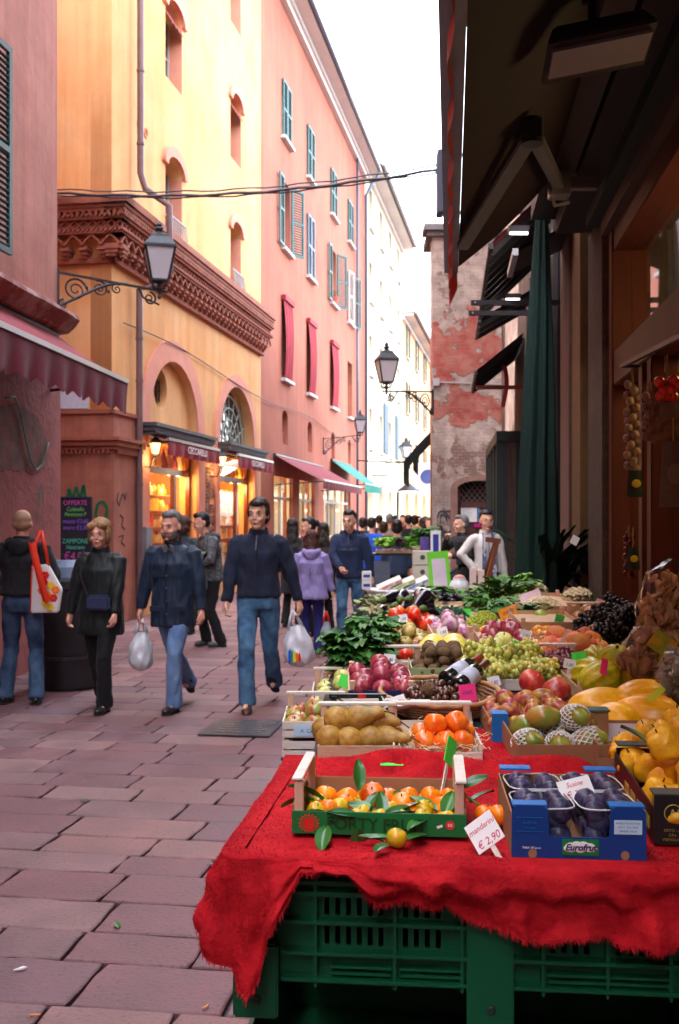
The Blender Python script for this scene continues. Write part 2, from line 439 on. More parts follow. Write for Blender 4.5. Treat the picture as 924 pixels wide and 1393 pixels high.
# ---- facade frames
class Fac:
    def __init__(s, k0, sl, Y0, flip=False):
        s.k0 = k0; s.sl = sl; s.Y0 = Y0; s.flip = flip     # line X = k0 + sl*Y
        s.X0 = k0+sl*Y0; s.L = math.hypot(1,sl)
        s.ang = math.atan2(1, sl) if not flip else math.atan2(-1,-sl)
    def Yat(s, u): a = (u-CX)/F; return s.k0/(a-s.sl)
    def U(s, u):
        d = (s.Yat(u)-s.Y0)*s.L
        return -d if s.flip else d
    def Z(s, u, v): return H-(v-CY)/F*s.Yat(u)
    def root(s, name, label, cat, group=None, off=0):
        x = s.X0; y = s.Y0
        t = thing(name, label, cat, (x,y,0), s.ang, group)
        return t
    def world(s, u, d, z):   # local (along, out(+)) -> world
        a = s.ang
        return V((s.X0+u*math.cos(a)+d*math.sin(a), s.Y0+u*math.sin(a)-d*math.cos(a), z))

def louvre(parent, x0, z0, x1, z1, m, y=-.03, name='shutter', ang=0, hinge=0, step=.07):
    """one louvred leaf in local x,z; hinge -1 left, +1 right, swung by ang"""
    w_ = x1-x0; fr = .06; b = MB()
    b.b2((0,-.02,z0),(fr,.02,z1)); b.b2((w_-fr,-.02,z0),(w_,.02,z1))
    b.b2((fr,-.02,z0),(w_-fr,.02,z0+fr)); b.b2((fr,-.02,z1-fr),(w_-fr,.02,z1)); zm=(z0+z1)/2
    b.b2((fr,-.02,zm-fr/2),(w_-fr,.02,zm+fr/2))
    z = z0+fr+.02
    while z < z1-fr-.02:
        if abs(z-zm) > fr/2+.01: b.box((w_/2,0,z),(w_-2*fr,.03,.012),rot=(R(-35),0,0))
        z += step
    o = b.build(name, m, parent)
    if hinge >= 0: o.location = (x0,y,0); o.rotation_euler = (0,0,ang)
    else:
        for v in o.data.vertices: v.co.x -= w_
        o.location = (x1,y,0); o.rotation_euler = (0,0,ang)
    return o
def window(parent, x0, z0, x1, z1, depth=.22, arch=0, sill=True, gm=None, fm=None):
    """glass and frame at the back of an opening; returns the window part"""
    b = MB(); zt = z1+arch; b.b2((x0-.02,depth,z0-.02),(x1+.02,depth+.02,zt+.02))
    wv = b.build('window', gm or glass_d, parent)
    b = MB(); y = depth-.03
    f = .05
    b.b2((x0,y,z0),(x0+f,y+.03,zt)); b.b2((x1-f,y,z0),(x1,y+.03,zt)); b.b2((x0+f,y,z0),(x1-f,y+.03,z0+f))
    b.b2(((x0+x1)/2-.03,y,z0+f),((x0+x1)/2+.03,y+.03,zt)); b.b2((x0+f,y+.002,(z0+z1)/2),(x1-f,y+.03,(z0+z1)/2+.03))
    b.build('window_frame', fm or frame_w, wv)
    if sill:
        b = MB(); b.b2((x0-.1,-.12,z0-.09),(x1+.1,depth,z0-.004)); b.build('sill', stone_sill, wv)
    return wv
def awning(F_, u0, u1, zw, zf, proj, drop, m, label, group=None, frame=True, scallop=.0, txt=None, vm=None, txtsize=.2, du=0, thick=True):
    t = F_.root('shop_awning', label, 'awning', group)
    b = MB(); n = 24
    def fn(i,j): 
        x = u0+(u1-u0)*i+du*j; y = -.05-(proj)*j; z = zw+(zf-zw)*j - .03*math.sin(math.pi*j)+.008*math.sin(i*40)
        return (x,y,z)
    b.grid(fn, 20, 6); b.grid(lambda i,j: V(fn(i,j))+V((0,0,-.008)), 20, 6)
    b.build('canopy', m, t, smooth=True, fixn=False)
    b = MB(); nn = int((u1-u0)*14)+8
    def fv(i,j):
        x = u0+(u1-u0)*i+du
        sc_ = abs(math.sin(i*(u1-u0)*math.pi/.24)) if scallop else 1
        return (x, -.05-proj-.012-.025*math.sin(x*13+j)*j, zf-.012-j*(drop-scallop+scallop*sc_))
    b.grid(fv, nn*2, 4); b.build('valance', vm or m, t, smooth=True, fixn=False)
    if frame:
        b = MB(); b.bar((u0+du,-.05-proj,zf+.01),(u1+du,-.05-proj,zf+.01),.05,.05)
        b.build('front_bar', alu, t)
        b = MB(); b.tube([(u0,-.03,zw),(u1,-.03,zw)],.05,8); b.build('roller', darkmetal, t)
        for x in (u0+.15, u1-.15): b = MB(); b.bar((x,-.03,zf-.1),(x+du,-.05-proj,zf-.02),.03,.03); b.build('support_arm', darkmetal, t)
    if txt: text(txt, txtsize, white_p, t, ((u0+u1)/2+du, -.05-proj-.05, zf-drop*.5), name='lettering', ext=.001, bold=.0015, sx=1.25)
    return t

# ================= yellow building with arches
FL = Fac(-6.395, .171, 16.62)
def yellow():
    F_ = FL
    t = F_.root('yellow_building', 'ochre yellow building with two big shop arches and terracotta cornice at the corner', 'building')
    HT = 17.5
    U = F_.U
    a1 = (U(183)+.18, U(276)); a2 = (U(290)+.05, U(349)-.05)
    i1 = (a1[0]+.42, a1[1]-.42); i2 = (a2[0]+.3, a2[1]-.3)
    sp = 3.25
    k9=.9; rs=lambda q:(q[1]-q[0])/2*k9
    holes = [archp(i1[0], .0, i1[1], sp, rs(i1)), archp(i2[0], .0, i2[1], sp, rs(i2))]
    holes[0][0] = (i1[0],.35); holes[0][1] = (i1[1],.35); holes[1][0] = (i2[0],.35); holes[1][1] = (i2[1],.35)
    wins = []
    for (x0,x1) in ((2.54,3.50),(6.87,7.77)):
        for (z0,zs) in ((6.62,8.0),(9.6,10.85),(12.6,13.9)):
            wins.append((x0,z0,x1,zs)); holes.append(archp(x0,z0,x1,zs,.24,8))
    curve_plate('wall', [(0,0),(9.64,0),(9.64,HT),(0,HT)], holes, .35, plaster_yel, t)
    # side return wall and back
    b = MB(); b.b2((0,.35,0),(.35,6.0,HT)); b.build('side_wall', plaster_yel, t)
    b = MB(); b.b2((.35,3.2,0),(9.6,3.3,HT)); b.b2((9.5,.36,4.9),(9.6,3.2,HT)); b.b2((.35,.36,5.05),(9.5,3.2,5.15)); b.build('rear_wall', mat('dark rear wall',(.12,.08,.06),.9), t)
    b = MB(); b.b2((-.5,-.6,HT),(10,6,HT+.25)); b.build('roof', rooftile, t)
    for (x0,z0,x1,zs) in wins:
        wv = window(t, x0, z0, x1, zs, .28, arch=.24, sill=False)
        # painted reveal + hood
        c = (x0+x1)/2; r = (x1-x0)/2
        outer = [(c+(r+.17)*math.cos(math.pi*k/12), zs+.02+(.42)*math.sin(math.pi*k/12)) for k in range(13)]
        inner = [(c+(r+.0)*math.cos(math.pi*k/12), zs-.0+.245*math.sin(math.pi*k/12)) for k in range(13)][::-1]
        curve_plate('hood', outer+inner, [], .07, trim_pink, wv, -.07)
        b = MB(); b.b2((x1-.012,.003,z0),(x1+.004,.27,zs)); b.build('reveal', trim_pink, wv)
        if z0 > 9 and z0 < 12:
            b = MB()
            b.grid(lambda i,j: (x0+.03+(x1-x0-.06)*i, .12-.2*j, zs+.12-.35*j+.02*math.sin(i*30)*j), 16, 5)
            b.build('rolled_blind', awn_red, wv, smooth=True)
        if z0 < 8:
            b = MB(); 
            for k in range(9):
                xx = x0+(x1-x0)*k/8; b.tube([(xx,-.06,z0-.05),(xx,-.1,z0+.25),(xx,-.06,z0+.5)],.012,6)
            b.bar((x0-.03,-.06,z0+.5),(x1+.03,-.06,z0+.5),.03); b.bar((x0-.03,-.06,z0-.03),(x1+.03,-.06,z0-.03),.03)
            b.build('railing', mat('grey stone railing',(.33,.30,.30),.7), wv)
    # arch bands
    for (o0,o1,n0,n1) in ((a1[0],a1[1],i1[0],i1[1]),(a2[0],a2[1],i2[0],i2[1])):
        outl = archp(o0,.35,o1,sp,(o1-o0)/2*k9); inn = archp(n0,.35,n1,sp,(n1-n0)/2*k9)
        outline = outl[1:]+[(o0,.35),(n0,.35)]+inn[1:][::-1][0:len(inn)-2]+[(n1,.35)]
        ring = [(o1,.35)]+outl[2:]+[(o0,.35),(n0,.35)]+inn[2:][::-1]+[(n1,.35)]
        curve_plate('arch_band', ring, [], .05, trim_pink, t, -.05)
    # arch 1 infill with oculus ; arch 2 fan grille
    oc = (U(227), F_.Z(227,529)); 
    # upper infill of arch one
    n=14; c=(i1[0]+i1[1])/2; r=(i1[1]-i1[0])/2
    curve_plate('arch_infill', [(i1[0],sp-.12),(i1[1],sp-.12)]+[(c+r*math.cos(math.pi*k/n), sp+r*k9*math.sin(math.pi*k/n)) for k in range(n+1)], [circ(oc[0],oc[1],.36,24)], .25, plaster_yel, t, .12)
    b = MB(); b.lathe([(.36,0),(.36,.02)],n=24,M=Euler((R(90),0,0)).to_matrix(),c=(oc[0],.36,oc[1])); pw=b.build('round_window', glass_d, t)
    b = MB()
    for k in range(5):
        x=-.3+k*.15; h=math.sqrt(max(.01,.36**2-x*x)); b.tube([(oc[0]+x,.25,oc[1]-h),(oc[0]+x,.25,oc[1]+h)],.012,6)
    for k in range(5):
        z=-.3+k*.15; h=math.sqrt(max(.01,.36**2-z*z)); b.tube([(oc[0]-h,.26,oc[1]+z),(oc[0]+h,.26,oc[1]+z)],.012,6)
    b.build('grille', iron, pw)
    c=(i2[0]+i2[1])/2; r=(i2[1]-i2[0])/2; zb = sp-.12
    b = MB(); b.b2((i2[0],.25,zb),(i2[1],.28,sp+r)); pw = b.build('fan_window', glass_d, t)
    b = MB(); gm = mat('pale iron grille',(.30,.33,.28),.6,.2,10)
    for q in (.25,.42,.6,.78,.95):
        b.tube([(c+r*q*math.cos(math.pi*k/16),.17,zb+.1+r*q*math.sin(math.pi*k/16)) for k in range(17)],.022,6)
    for k in range(1,8):
        a=math.pi*k/8; b.tube([(c+r*.2*math.cos(a),.18,zb+.1+r*.2*math.sin(a)),(c+r*.97*math.cos(a),.18,zb+.1+r*.97*math.sin(a))],.016,6)
    b.build('fan_grille', gm, pw)
    # ledges over the shops
    b = MB()
    for (x0,x1) in ((a1[0]-.02,i1[1]+.3),(i2[0]-.15,i2[1]+.2)):
        b.b2((x0,-.3,sp-.14),(x1,.1,sp-.06)); b.b2((x0+.04,-.24,sp-.2),(x1-.04,.1,sp-.14)); b.b2((x0-.03,-.34,sp-.06),(x1+.03,.1,sp-.0))
        x = x0+.05
        while x < x1-.1: b.b2((x,-.31,sp-.18),(x+.05,-.2,sp-.1)); x += .11
    b.build('ledge', mat('lead grey ledge',(.07,.07,.08),.6,.3,8), t)
    # base on the pier and string course (front + return)
    b = MB()
    for (x0,x1) in ((0,a1[0]-.03),):
        b.b2((x0-.06,-.06,0),(x1,-.002,3.28))
    b.b2((-.06,-.002,0),(-.002,6,3.28))
    b.build('plinth', plaster_red, t)
    b = MB()
    for (h0,h1,p) in ((2.72,2.78,.11),(2.78,2.86,.15),(2.86,2.91,.19),(3.28,3.34,.10)):
        b.b2((-p,-p,h0),(a1[0]-.05,-.061 if h1<3.2 else -.001,h1)); b.b2((-p,-.06,h0),(-.061 if h1<3.2 else -.001,5.9,h1))
    k = -.02
    while k < 1.0: b.b2((k,-.12,2.66),(k+.035,-.062,2.72)); k += .075
    k = 0
    while k < 5.5: b.b2((-.12,k,2.66),(-.062,k+.035,2.72)); k += .075
    b.build('string_course', terra, t)
    # brick pier between the shops
    b = MB(); x0 = a1[1]+.02; x1 = a2[0]-.02
    z = .0
    rr = random.Random(5)
    while z < 3.0:
        x = x0 - (.12 if int(z/.075)%2 else 0)
        while x < x1:
            if rr.random() < .93: b.b2((max(x,x0),-.02-rr.uniform(0,.008),z),(min(x+.235,x1),.0-.003,z+.062))
            x += .25
        z += .075
    b.build('brick_pier', mat('old bricks', lin((.52,.30,.24)), .9, .35, 7, bump=.3, c2=lin((.62,.50,.45)), cscale=4, cmix=(.5,.6)), t)
    # terracotta cornice: on facade and on the return wall
    def cornice(b, L, along):
        def P(u,d,z):      # u along, d outward
            return (u,-d,z) if along else (-d,u,z)
        def bx(u0,u1,d0,d1,z0,z1):
            A=P(u0,d0,z0); B=P(u1,d1,z1); b.b2(A,B)
        e = 1
        for (z0,z1,d) in ((5.62,5.70,.10),(6.03,6.08,.27),(6.24,6.29,.30),(6.36,6.41,.33),(6.41,6.47,.35),(6.47,6.58,.39)):
            bx(-d if 1 else 0, L, 0.0, d, z0, z1)
        bx(-.2, L, .001, .2, 6.07, 6.37)
        # rope beads
        u = -.28
        while u < L:
            for (z,d) in ((6.085,.29),(6.30,.32)): 
                b.box(P(u+.03,d-.01,z),( .035,.05,.05) if along else (.05,.035,.05), rot=(0,R(35),0) if along else (R(35),0,0))
            u += .075
        # lozenge lattice
        u = -.24
        while u < L-.1:
            for sgn in (1,-1):
                A = V(P(u+ (0 if sgn>0 else .15),.235,6.10)); B = V(P(u+(.15 if sgn>0 else 0),.235,6.24)); b.bar(A,B,.025,.025)
            u += .15
        # dentil row high
        u = -.3
        while u < L-.05: bx(u,u+.05,.2,.335,6.30,6.36); u += .1
        # pointed arcade with corbels
        u = -.22; st = .30
        while u < L-.15:
            # corbel: stacked tapering blocks
            for (z0,z1,hw,d) in ((5.68,5.73,.03,.16),(5.73,5.79,.05,.20),(5.79,5.83,.07,.24),(5.83,5.87,.055,.21)):
                bx(u-hw,u+hw,.001,d,z0,z1)
            m_ = 6; prev = None
            for s_ in (-1,1):
                pr = None
                for k in range(m_+1):
                    tt = k/m_
                    uu = u + st/2 + s_*(st/2)*(1-tt**1.0)*math.cos(tt*1.2)/1.0
                    zz = 5.87+.14*math.sin(tt*math.pi/2)
                    p = V(P(uu,.235,zz))
                    if pr is not None: b.bar(pr,p,.035,.03)
                    pr = p
            u += st
    b = MB(); cornice(b, 9.62, True); b.build('cornice', terra, t)
    b = MB(); cornice(b, 5.8, False); b.build('side_cornice', terra, t)
    # shop interiors
    lamp_glow = mat('warm shop bulb', (1,.8,.5), .5, emit=(1,.62,.25), estr=.9)
    for (x0,x1,kind) in ((i1[0],i1[1],0),(i2[0],i2[1],1)):
        b = MB(); b.b2((x0-.3,1.9,0),(x1+.3,2.0,3.1)); b.b2((x0-.35,.36,0),(x0-.3,2,3.1)); b.b2((x1+.3,.36,0),(x1+.35,2,3.1)); b.b2((x0-.3,.36,3.06),(x1+.3,1.99,3.1))
        b.b2((x0-.3,.36,.0),(x1+.3,1.99,.3))
        b.build('shop_interior', interior, t)
        b = MB(); b.b2((x0,.14,.3),(x1,.2,.42)); b.b2((x0,.12,2.45),(x1,.2,2.57)); b.b2((x0,.12,.42),(x0+.1,.2,3.1)); b.b2((x1-.1,.12,.42),(x1,.2,3.1)); b.b2((x0+.1,.12,3.02),(x1-.1,.2,3.1))
        xm = x0+(x1-x0)*.64; b.b2((xm,.12,.42),(xm+.12,.2,2.45)); b.b2((x0,.02,0),(x1,.2,.3))
        sf = b.build('shop_front', wood_or, t)
        b = MB(); b.b2((x0+.1,.155,.42),(xm,.165,2.45)); b.b2((xm+.12,.155,.42),(x1-.1,.165,2.45)); b.b2((x0+.1,.155,2.57),(x1-.1,.165,3.02)); b.build('glass_pane', glass_mat('shop glass',(.95,.95,.92),.9), sf)
        # shelves of goods inside
        cols = [lin(c) for c in ((.85,.2,.1),(.95,.75,.2),(.9,.85,.7),(.95,.5,.1),(.6,.15,.1),(.85,.65,.4))]
        ms = [mat('goods %d'%i, c, .5, .2, 9) for i,c in enumerate(cols)]
        b = MB(); rr = random.Random(11+kind)
        for (z,y) in ((.62,.26),(.9,.32),(1.2,.38),(1.5,.42),(1.8,.46),(2.1,.5)):
            b.m = 5; b.b2((x0,y,z-.02),(x1,y+.26,z))
            x = x0+.05
            while x < x1-.1:
                w_ = rr.uniform(.07,.16); b.m = rr.choice((0,1,2,2,3,1,5)); h_ = rr.uniform(.08,.24)
                if rr.random() < .5: b.ell((x+w_/2,y+.12,z+h_/2),(w_/2,w_/2,h_/2),8,6)
                else: b.box((x+w_/2,y+.12,z+h_/2),(w_*.9,.14,h_))
                x += w_
        # hams / strings hanging
        for k in range(9):
            x = x0+.15+k*(x1-x0-.3)/8; b.m = rr.choice((1,4,5)); zt = 2.5; b.tube([(x,.3,2.95),(x,.3,2.8),(x+.02,.3,2.65),(x,.3,2.45)],[.01,.05,.08,.03],8)
        b.build('shelf_goods', ms, t)
        b = MB(); 
        for k in range(3): b.ell((x0+.4+k*(x1-x0-.8)/2,.75,2.72),.055,10,8)
        b.build('ceiling_bulb', lamp_glow, t)
        for k in range(2):
            ld = bpy.data.lights.new('shop lamp','POINT'); ld.energy = 5; ld.color = (1,.62,.28); ld.shadow_soft_size = .15
            lo = bpy.data.objects.new('shop_lamp', ld); col.objects.link(lo); lo.parent = t; lo.location = (x0+.5+k*(x1-x0-1),.27,2.36)
    # vent holes
    b = MB()
    for (px,py) in ((189,170),(198,181)):
        x = U(px); z = F_.Z(px,py); b.lathe([(.06,0),(.07,.02),(.09,.02),(.09,0)],c=(x,0,z),n=14,M=Euler((R(90),0,0)).to_matrix())
    b.build('vent_ring', plaster_or2, t)
    # small sign on the return wall
    b = MB(); b.b2((-.10,.35,3.36),(-.06,1.4,3.62)); b.build('wall_plaque', mat('faded street plaque',(.55,.58,.68),.6,.15,20), t)
    # downpipe
    xp = U(181)
    b = MB(); z1 = F_.Z(187,262)
    b.tube([(xp,-.13,17),(xp,-.13,z1+.25),(xp+.03,-.2,z1),(xp+.22,-.55,z1-.25),(xp+.24,-.56,5.75),(xp+.1,-.4,5.5),(xp-.02,-.12,5.4),(xp-.02,-.12,1.2),(xp-.02,-.12,.05)],.055,10)
    for z in (15,13,11,9,7.8,4.6,3.9,2.2): b.lathe([(.066,-.02),(.066,.02)],c=(xp if z>7 else xp-.02,-.13 if z>7 else -.12,z),n=10)
    b.build('downpipe', pipe_m, t, smooth='auto')
    # graffiti scribbles as thin painted strokes on plinth return (facing the camera)
    return t
yel = yellow()
awning(FL, 1.3, 4.35, 3.12, 2.97, .42, .25, awn_red, 'maroon shop awning lettered in white under the round window arch', 'maroon awnings of the arched shops', txt='CECCARELLI', txtsize=.165)
awning(FL, 5.75, 8.9, 3.12, 2.97, .42, .25, awn_red, 'maroon shop awning lettered in white under the fan window arch', 'maroon awnings of the arched shops', txt='CECCARELLI', txtsize=.165)

# ================= salmon building
def salmon():
    F_ = FL; x_0 = 9.645; x_1 = 27.3; HT = 15.7
    t = F_.root('salmon_building', 'tall salmon plastered building with teal shutters and red canvas window covers', 'building')
    cx = [(12.0,13.0),(15.35,16.35),(19.3,20.4),(22.9,24.0)]
    holes = []; W = []
    for (a,b_) in cx:
        for (z0,z1,r_) in ((11.87,13.4,0),(8.9,10.75,1),(5.4,7.45,2)):
            holes.append(rect(a,z0,b_,z1)); W.append((a,z0,b_,z1,r_))
    small = [(12.05,12.75),(15.5,16.2),(19.5,20.2),(23.0,23.7)]
    for (a,b_) in small: holes.append(archp(a,3.65,b_,4.35,.22,8))
    shops = [(11.1,13.4),(14.3,16.6),(18.2,23.6)]
    for (a,b_) in shops: holes.append(rect(a,.25,b_,2.75))
    curve_plate('wall', [(x_0,0),(x_1,0),(x_1,HT),(x_0,HT)], holes, .3, plaster_sal, t, .012)
    b = MB(); b.b2((x_0,2.5,0),(x_1,2.6,HT)); b.build('rear_wall', MATS['dark rear wall'], t)
    for (a,z0,b_,z1,r_) in W:
        wv = window(t, a,z0,b_,z1,.24)
        m_ = (a+b_)/2; i = [q[0] for q in cx].index(a)
        if r_ == 0:
            louvre(wv, a, z0, m_-.01, z1, shut_teal, -.03); louvre(wv, m_+.01, z0, b_, z1, shut_teal, -.03)
        if r_ == 1:
            if i in (0,2):
                louvre(wv, a-.55, z0, a-.03, z1, shut_teal, -.06, ang=0)
                louvre(wv, b_-.02, z0, b_+.5, z1, shut_teal if i==0 else shut_teal, -.05, ang=R(-28))
            elif i == 1:
                louvre(wv, a, z0, m_-.01, z1, shut_blue, -.03); louvre(wv, m_+.01, z0, b_, z1, shut_blue, -.03)
            else:
                louvre(wv, a-.1, z0, m_-.05, z1, frame_w, -.05, ang=R(-10)); louvre(wv, b_, z0-.05, b_+.55, z1, shut_teal, -.05, ang=R(-20))
        if r_ == 2 and i < 3:
            b = MB(); b.grid(lambda p,q: (a-.05+(b_-a+.1)*p, -.05-.05*math.sin(q*3)-.03*math.sin(p*22+q*2), z1+.05-(z1-z0)*q), 30, 8)
            b.build('canvas_cover', screen_red, wv, smooth=True, fixn=False)
            b = MB(); b.b2((a-.08,-.12,z1+.02),(b_+.08,-.01,z1+.16)); b.build('canvas_box', screen_red, wv)
    for (a,b_) in small:
        b = MB(); b.b2((a-.02,.2,3.63),(b_+.02,.22,4.6)); wv = b.build('window', glass_d, t)
        b = MB(); b.b2((a,.12,3.65),(b_,.2,4.0)); b.build('wall_patch', plaster_sal, wv)
    # shops
    for n_,(a,b_) in enumerate(shops):
        b = MB(); b.b2((a-.3,1.8,0),(b_+.3,1.85,2.9)); b.b2((a-.3,.32,2.8),(b_+.3,1.8,2.9)); b.b2((a-.35,.32,0),(a-.3,1.8,2.9)); b.b2((b_+.3,.32,0),(b_+.35,1.8,2.9)); b.b2((a-.3,.32,.0),(b_+.3,1.8,.2))
        b.build('shop_interior', mat('pale shop interior', (.55,.47,.36), .7, .15, 3), t)
        b = MB(); nn = 2 if n_ < 2 else 4
        for k in range(nn+1):
            x = a+(b_-a)*k/nn; b.b2((x-.05,.1,.25),(x+.05,.18,2.75))
        b.b2((a,.1,.25),(b_,.18,.4)); b.b2((a,.1,2.15),(b_,.18,2.22)); fr = b.build('shop_front', frame_w if n_ else mat('cream shop frame',(.6,.55,.45),.5), t)
        b = MB(); b.b2((a,.135,.4),(b_,.145,2.75)); b.build('glass_pane', glass_mat('shop glass'), fr)
        b = MB(); rr = random.Random(n_)
        ms = [MATS['goods %d'%i] for i in range(6)]
        for k in range(int((b_-a)/.3)):
            b.m = rr.randrange(6); h_ = rr.uniform(.3,1.1); b.box((a+.2+k*.3,.7+rr.uniform(0,.5),.2+h_/2),(.2,.2,h_))
        b.build('shelf_goods', ms, t)
        b = MB(); b.ell(((a+b_)/2-.5,.6,2.4),.07,10,8); b.ell(((a+b_)/2+.5,.6,2.4),.07,10,8); b.build('ceiling_bulb', MATS['warm shop bulb'], t)
        ld = bpy.data.lights.new('shop lamp','POINT'); ld.energy = 6 if n_<2 else 8; ld.color = (1,.75,.45); ld.shadow_soft_size = .2
        lo = bpy.data.objects.new('shop_lamp', ld); col.objects.link(lo); lo.parent = t; lo.location = ((a+b_)/2,.7,2.4)
    # eave: soffit, fascia mouldings, gutter
    b = MB(); b.b2((x_0,-.55,HT),(x_1,.3,HT+.08)); b.b2((x_0,-.14,HT-.28),(x_1,.01,HT-.001)); b.b2((x_0,-.22,HT-.12),(x_1,-.141,HT-.001)); b.build('soffit', soffit, t)
    b = MB(); b.b2((x_0-.2,-.60,HT+.08),(x_1,3,HT+.16)); b.build('roof', rooftile, t)
    b = MB(); b.tube([(x_0-.1,-.63,HT+.1),(x_1,-.63,HT+.1)],.075,8)
    b.build('gutter', mat('blue grey gutter',(.14,.15,.2),.4,.1,3,metal=.5), t, smooth=True)
    b = MB(); x = F_.U(483); b.tube([(x,-.1,HT-.2),(x,-.1,.1)],.05,8); x = F_.U(495); b.tube([(x+.4,-.58,HT),(x,-.3,HT-.6),(x,-.1,HT-1.0),(x,-.1,.1)],.06,8)
    b.build('downpipe', mat('blue grey downpipe',(.10,.12,.17),.4,.1,3,metal=.4), t, smooth=True)
    b = MB()
    for a in (cx[2],cx[3]):
        c = (a[0]+a[1])/2; b.lathe([(.06,0),(.1,.16),(.11,.16),(.11,.2)],c=(c,-.08,8.9),n=10)
    return t
sal = salmon()
for (a,lab) in ((19.85,'terracotta flower pot on a sill between open teal shutters'),(23.45,'terracotta flower pot on the last shuttered sill of the salmon building')):
    t = FL.root('flower_pot', lab, 'flower pot', 'pots on the window sills'); t.location = FL.world(a,.05,8.905)
    b = MB(); b.lathe([(.09,0),(.13,.2),(.15,.2),(.15,.25),(.1,.25)],n=12); b.build('pot', mat('terracotta pot', lin((.72,.35,.28)), .8), t)
    b = MB(); rr = random.Random(4)
    for k in range(30):
        a_ = rr.uniform(0,6.3); r_=rr.uniform(.02,.16); p = V((r_*math.cos(a_), r_*math.sin(a_), .25+rr.uniform(0,.2))); d = V((rr.uniform(-.05,.05),rr.uniform(-.05,.05),.04)); b.quad(p,p+d,p+d+V((.03,.02,.02)),p+V((.03,.02,0)))
    b.build('foliage', mat('pot plant leaf',(.05,.11,.03),.6), t, fixn=False)
aw_group = 'awnings further along the street'
awning(FL, 11.0, 17.6, 3.28, 2.62, 1.25, .2, awn_red, 'long maroon awning over the lit shops of the salmon building', aw_group)
awning(FL, 19.3, 23.3, 3.6, 2.8, 1.1, .25, awn_teal, 'teal green awning beyond the long maroon one', aw_group)
b = MB(); b.b2((0,-.0,0),(1,1,1))

# ================= cream building and the far ones
def plain(name, label, F_, u0, u1, HT, m, cols, rows, ww, wh, z0, shm=None, extra=None):
    t = F_.root(name, label, 'building')
    holes = []; W = []
    for i in range(cols):
        xc = u0+(u1-u0)*(i+.5)/cols
        for j in range(rows):
            z = z0+j*3.1; holes.append(rect(xc-ww/2,z,xc+ww/2,z+wh)); W.append((xc-ww/2,z,xc+ww/2,z+wh))
    gr = []
    for i in range(cols):
        xc = u0+(u1-u0)*(i+.5)/cols; q = archp(xc-.9,.2,xc+.9,2.3); holes.append(q); gr.append(xc)
    curve_plate('wall', [(u0,0),(u1,0),(u1,HT),(u0,HT)], holes, .3, m, t, .02)
    b = MB(); b.b2((u0,2.5,0),(u1,2.6,HT)); b.build('rear_wall', MATS['dark rear wall'], t)
    for (a,z,b_,z1) in W:
        wv = window(t,a,z,b_,z1,.2)
        if shm:
            louvre(wv, a-.48, z, a-.03, z1, shm, -.05, step=.14)
            louvre(wv, b_+.03, z, b_+.48, z1, shm, -.05, step=.14)
    for xc in gr:
        b = MB(); b.b2((xc-1,1.0,0),(xc+1,1.1,3.3)); si = b.build('shop_interior', MATS['pale shop interior'], t)
        b = MB(); b.ell((xc,.6,2.3),.12,8,6); b.build('ceiling_bulb', MATS['warm shop bulb'], si)
    b = MB(); b.b2((u0,-.6,HT),(u1,.3,HT+.1)); b.b2((u0,-.12,HT-.2),(u1,.01,HT-.001)); b.build('soffit', soffit, t)
    b = MB(); b.b2((u0,-.7,HT+.1),(u1,3,HT+.2)); b.build('roof', rooftile, t)
    b = MB(); b.tube([(u0,-.75,HT+.1),(u1,-.75,HT+.1)],.08,6); b.build('gutter', MATS['blue grey gutter'], t)
    return t
cr_ = plain('cream_building', 'cream plastered building between the salmon one and the orange one', FL, 27.31, 41.0, 16.0, plaster_cream, 4, 4, .95, 1.7, 4.6)
b = MB()
for (p0,p1,y0,y1) in ((522,527.5,550,617),(538,541.5,566,625)):
    x0 = FL.U(p0); x1 = FL.U(p1); z0 = FL.Z((p0+p1)/2,y1); z1 = FL.Z((p0+p1)/2,y0)
    b.b2((x0,-.06,z0),(x1,-.0,z1))
    k = z0
    while k < z1-.1: b.b2((x0+.04,-.075,k),(x1-.04,-.06,k+.05)); k += .12
    b.build('tall_shutter', shut_blue, cr_); b = MB()
or_ = plain('orange_building', 'pale orange building far down on the left of the street', FL, 41.01, 62, 12.5, plaster_or, 4, 3, 1.0, 1.7, 4.4, shut_teal)
FB = Fac(-6.395, .171, 16.62)
# street bends right: closing buildings
class Frontal:
    def __init__(s, X0, Y0, ang): s.X0=X0; s.Y0=Y0; s.ang=ang
    root = Fac.root; world = Fac.world
e = FL.world(62,0,0)
FR1 = Frontal(e.x, e.y, R(48))
plain('apricot_building', 'apricot building closing the far end of the street', FR1, 0, 9, 13.5, plaster_or2, 3, 3, 1.0, 1.7, 4.4, shut_green)
e2 = FR1.world(9,0,0)
FR2 = Frontal(e2.x, e2.y, R(25))
plain('pale_building', 'palest building seen over the far bend of the street', FR2, .02, 18, 15.5, plaster_cream, 5, 4, 1.0, 1.7, 4.4, shut_blue)

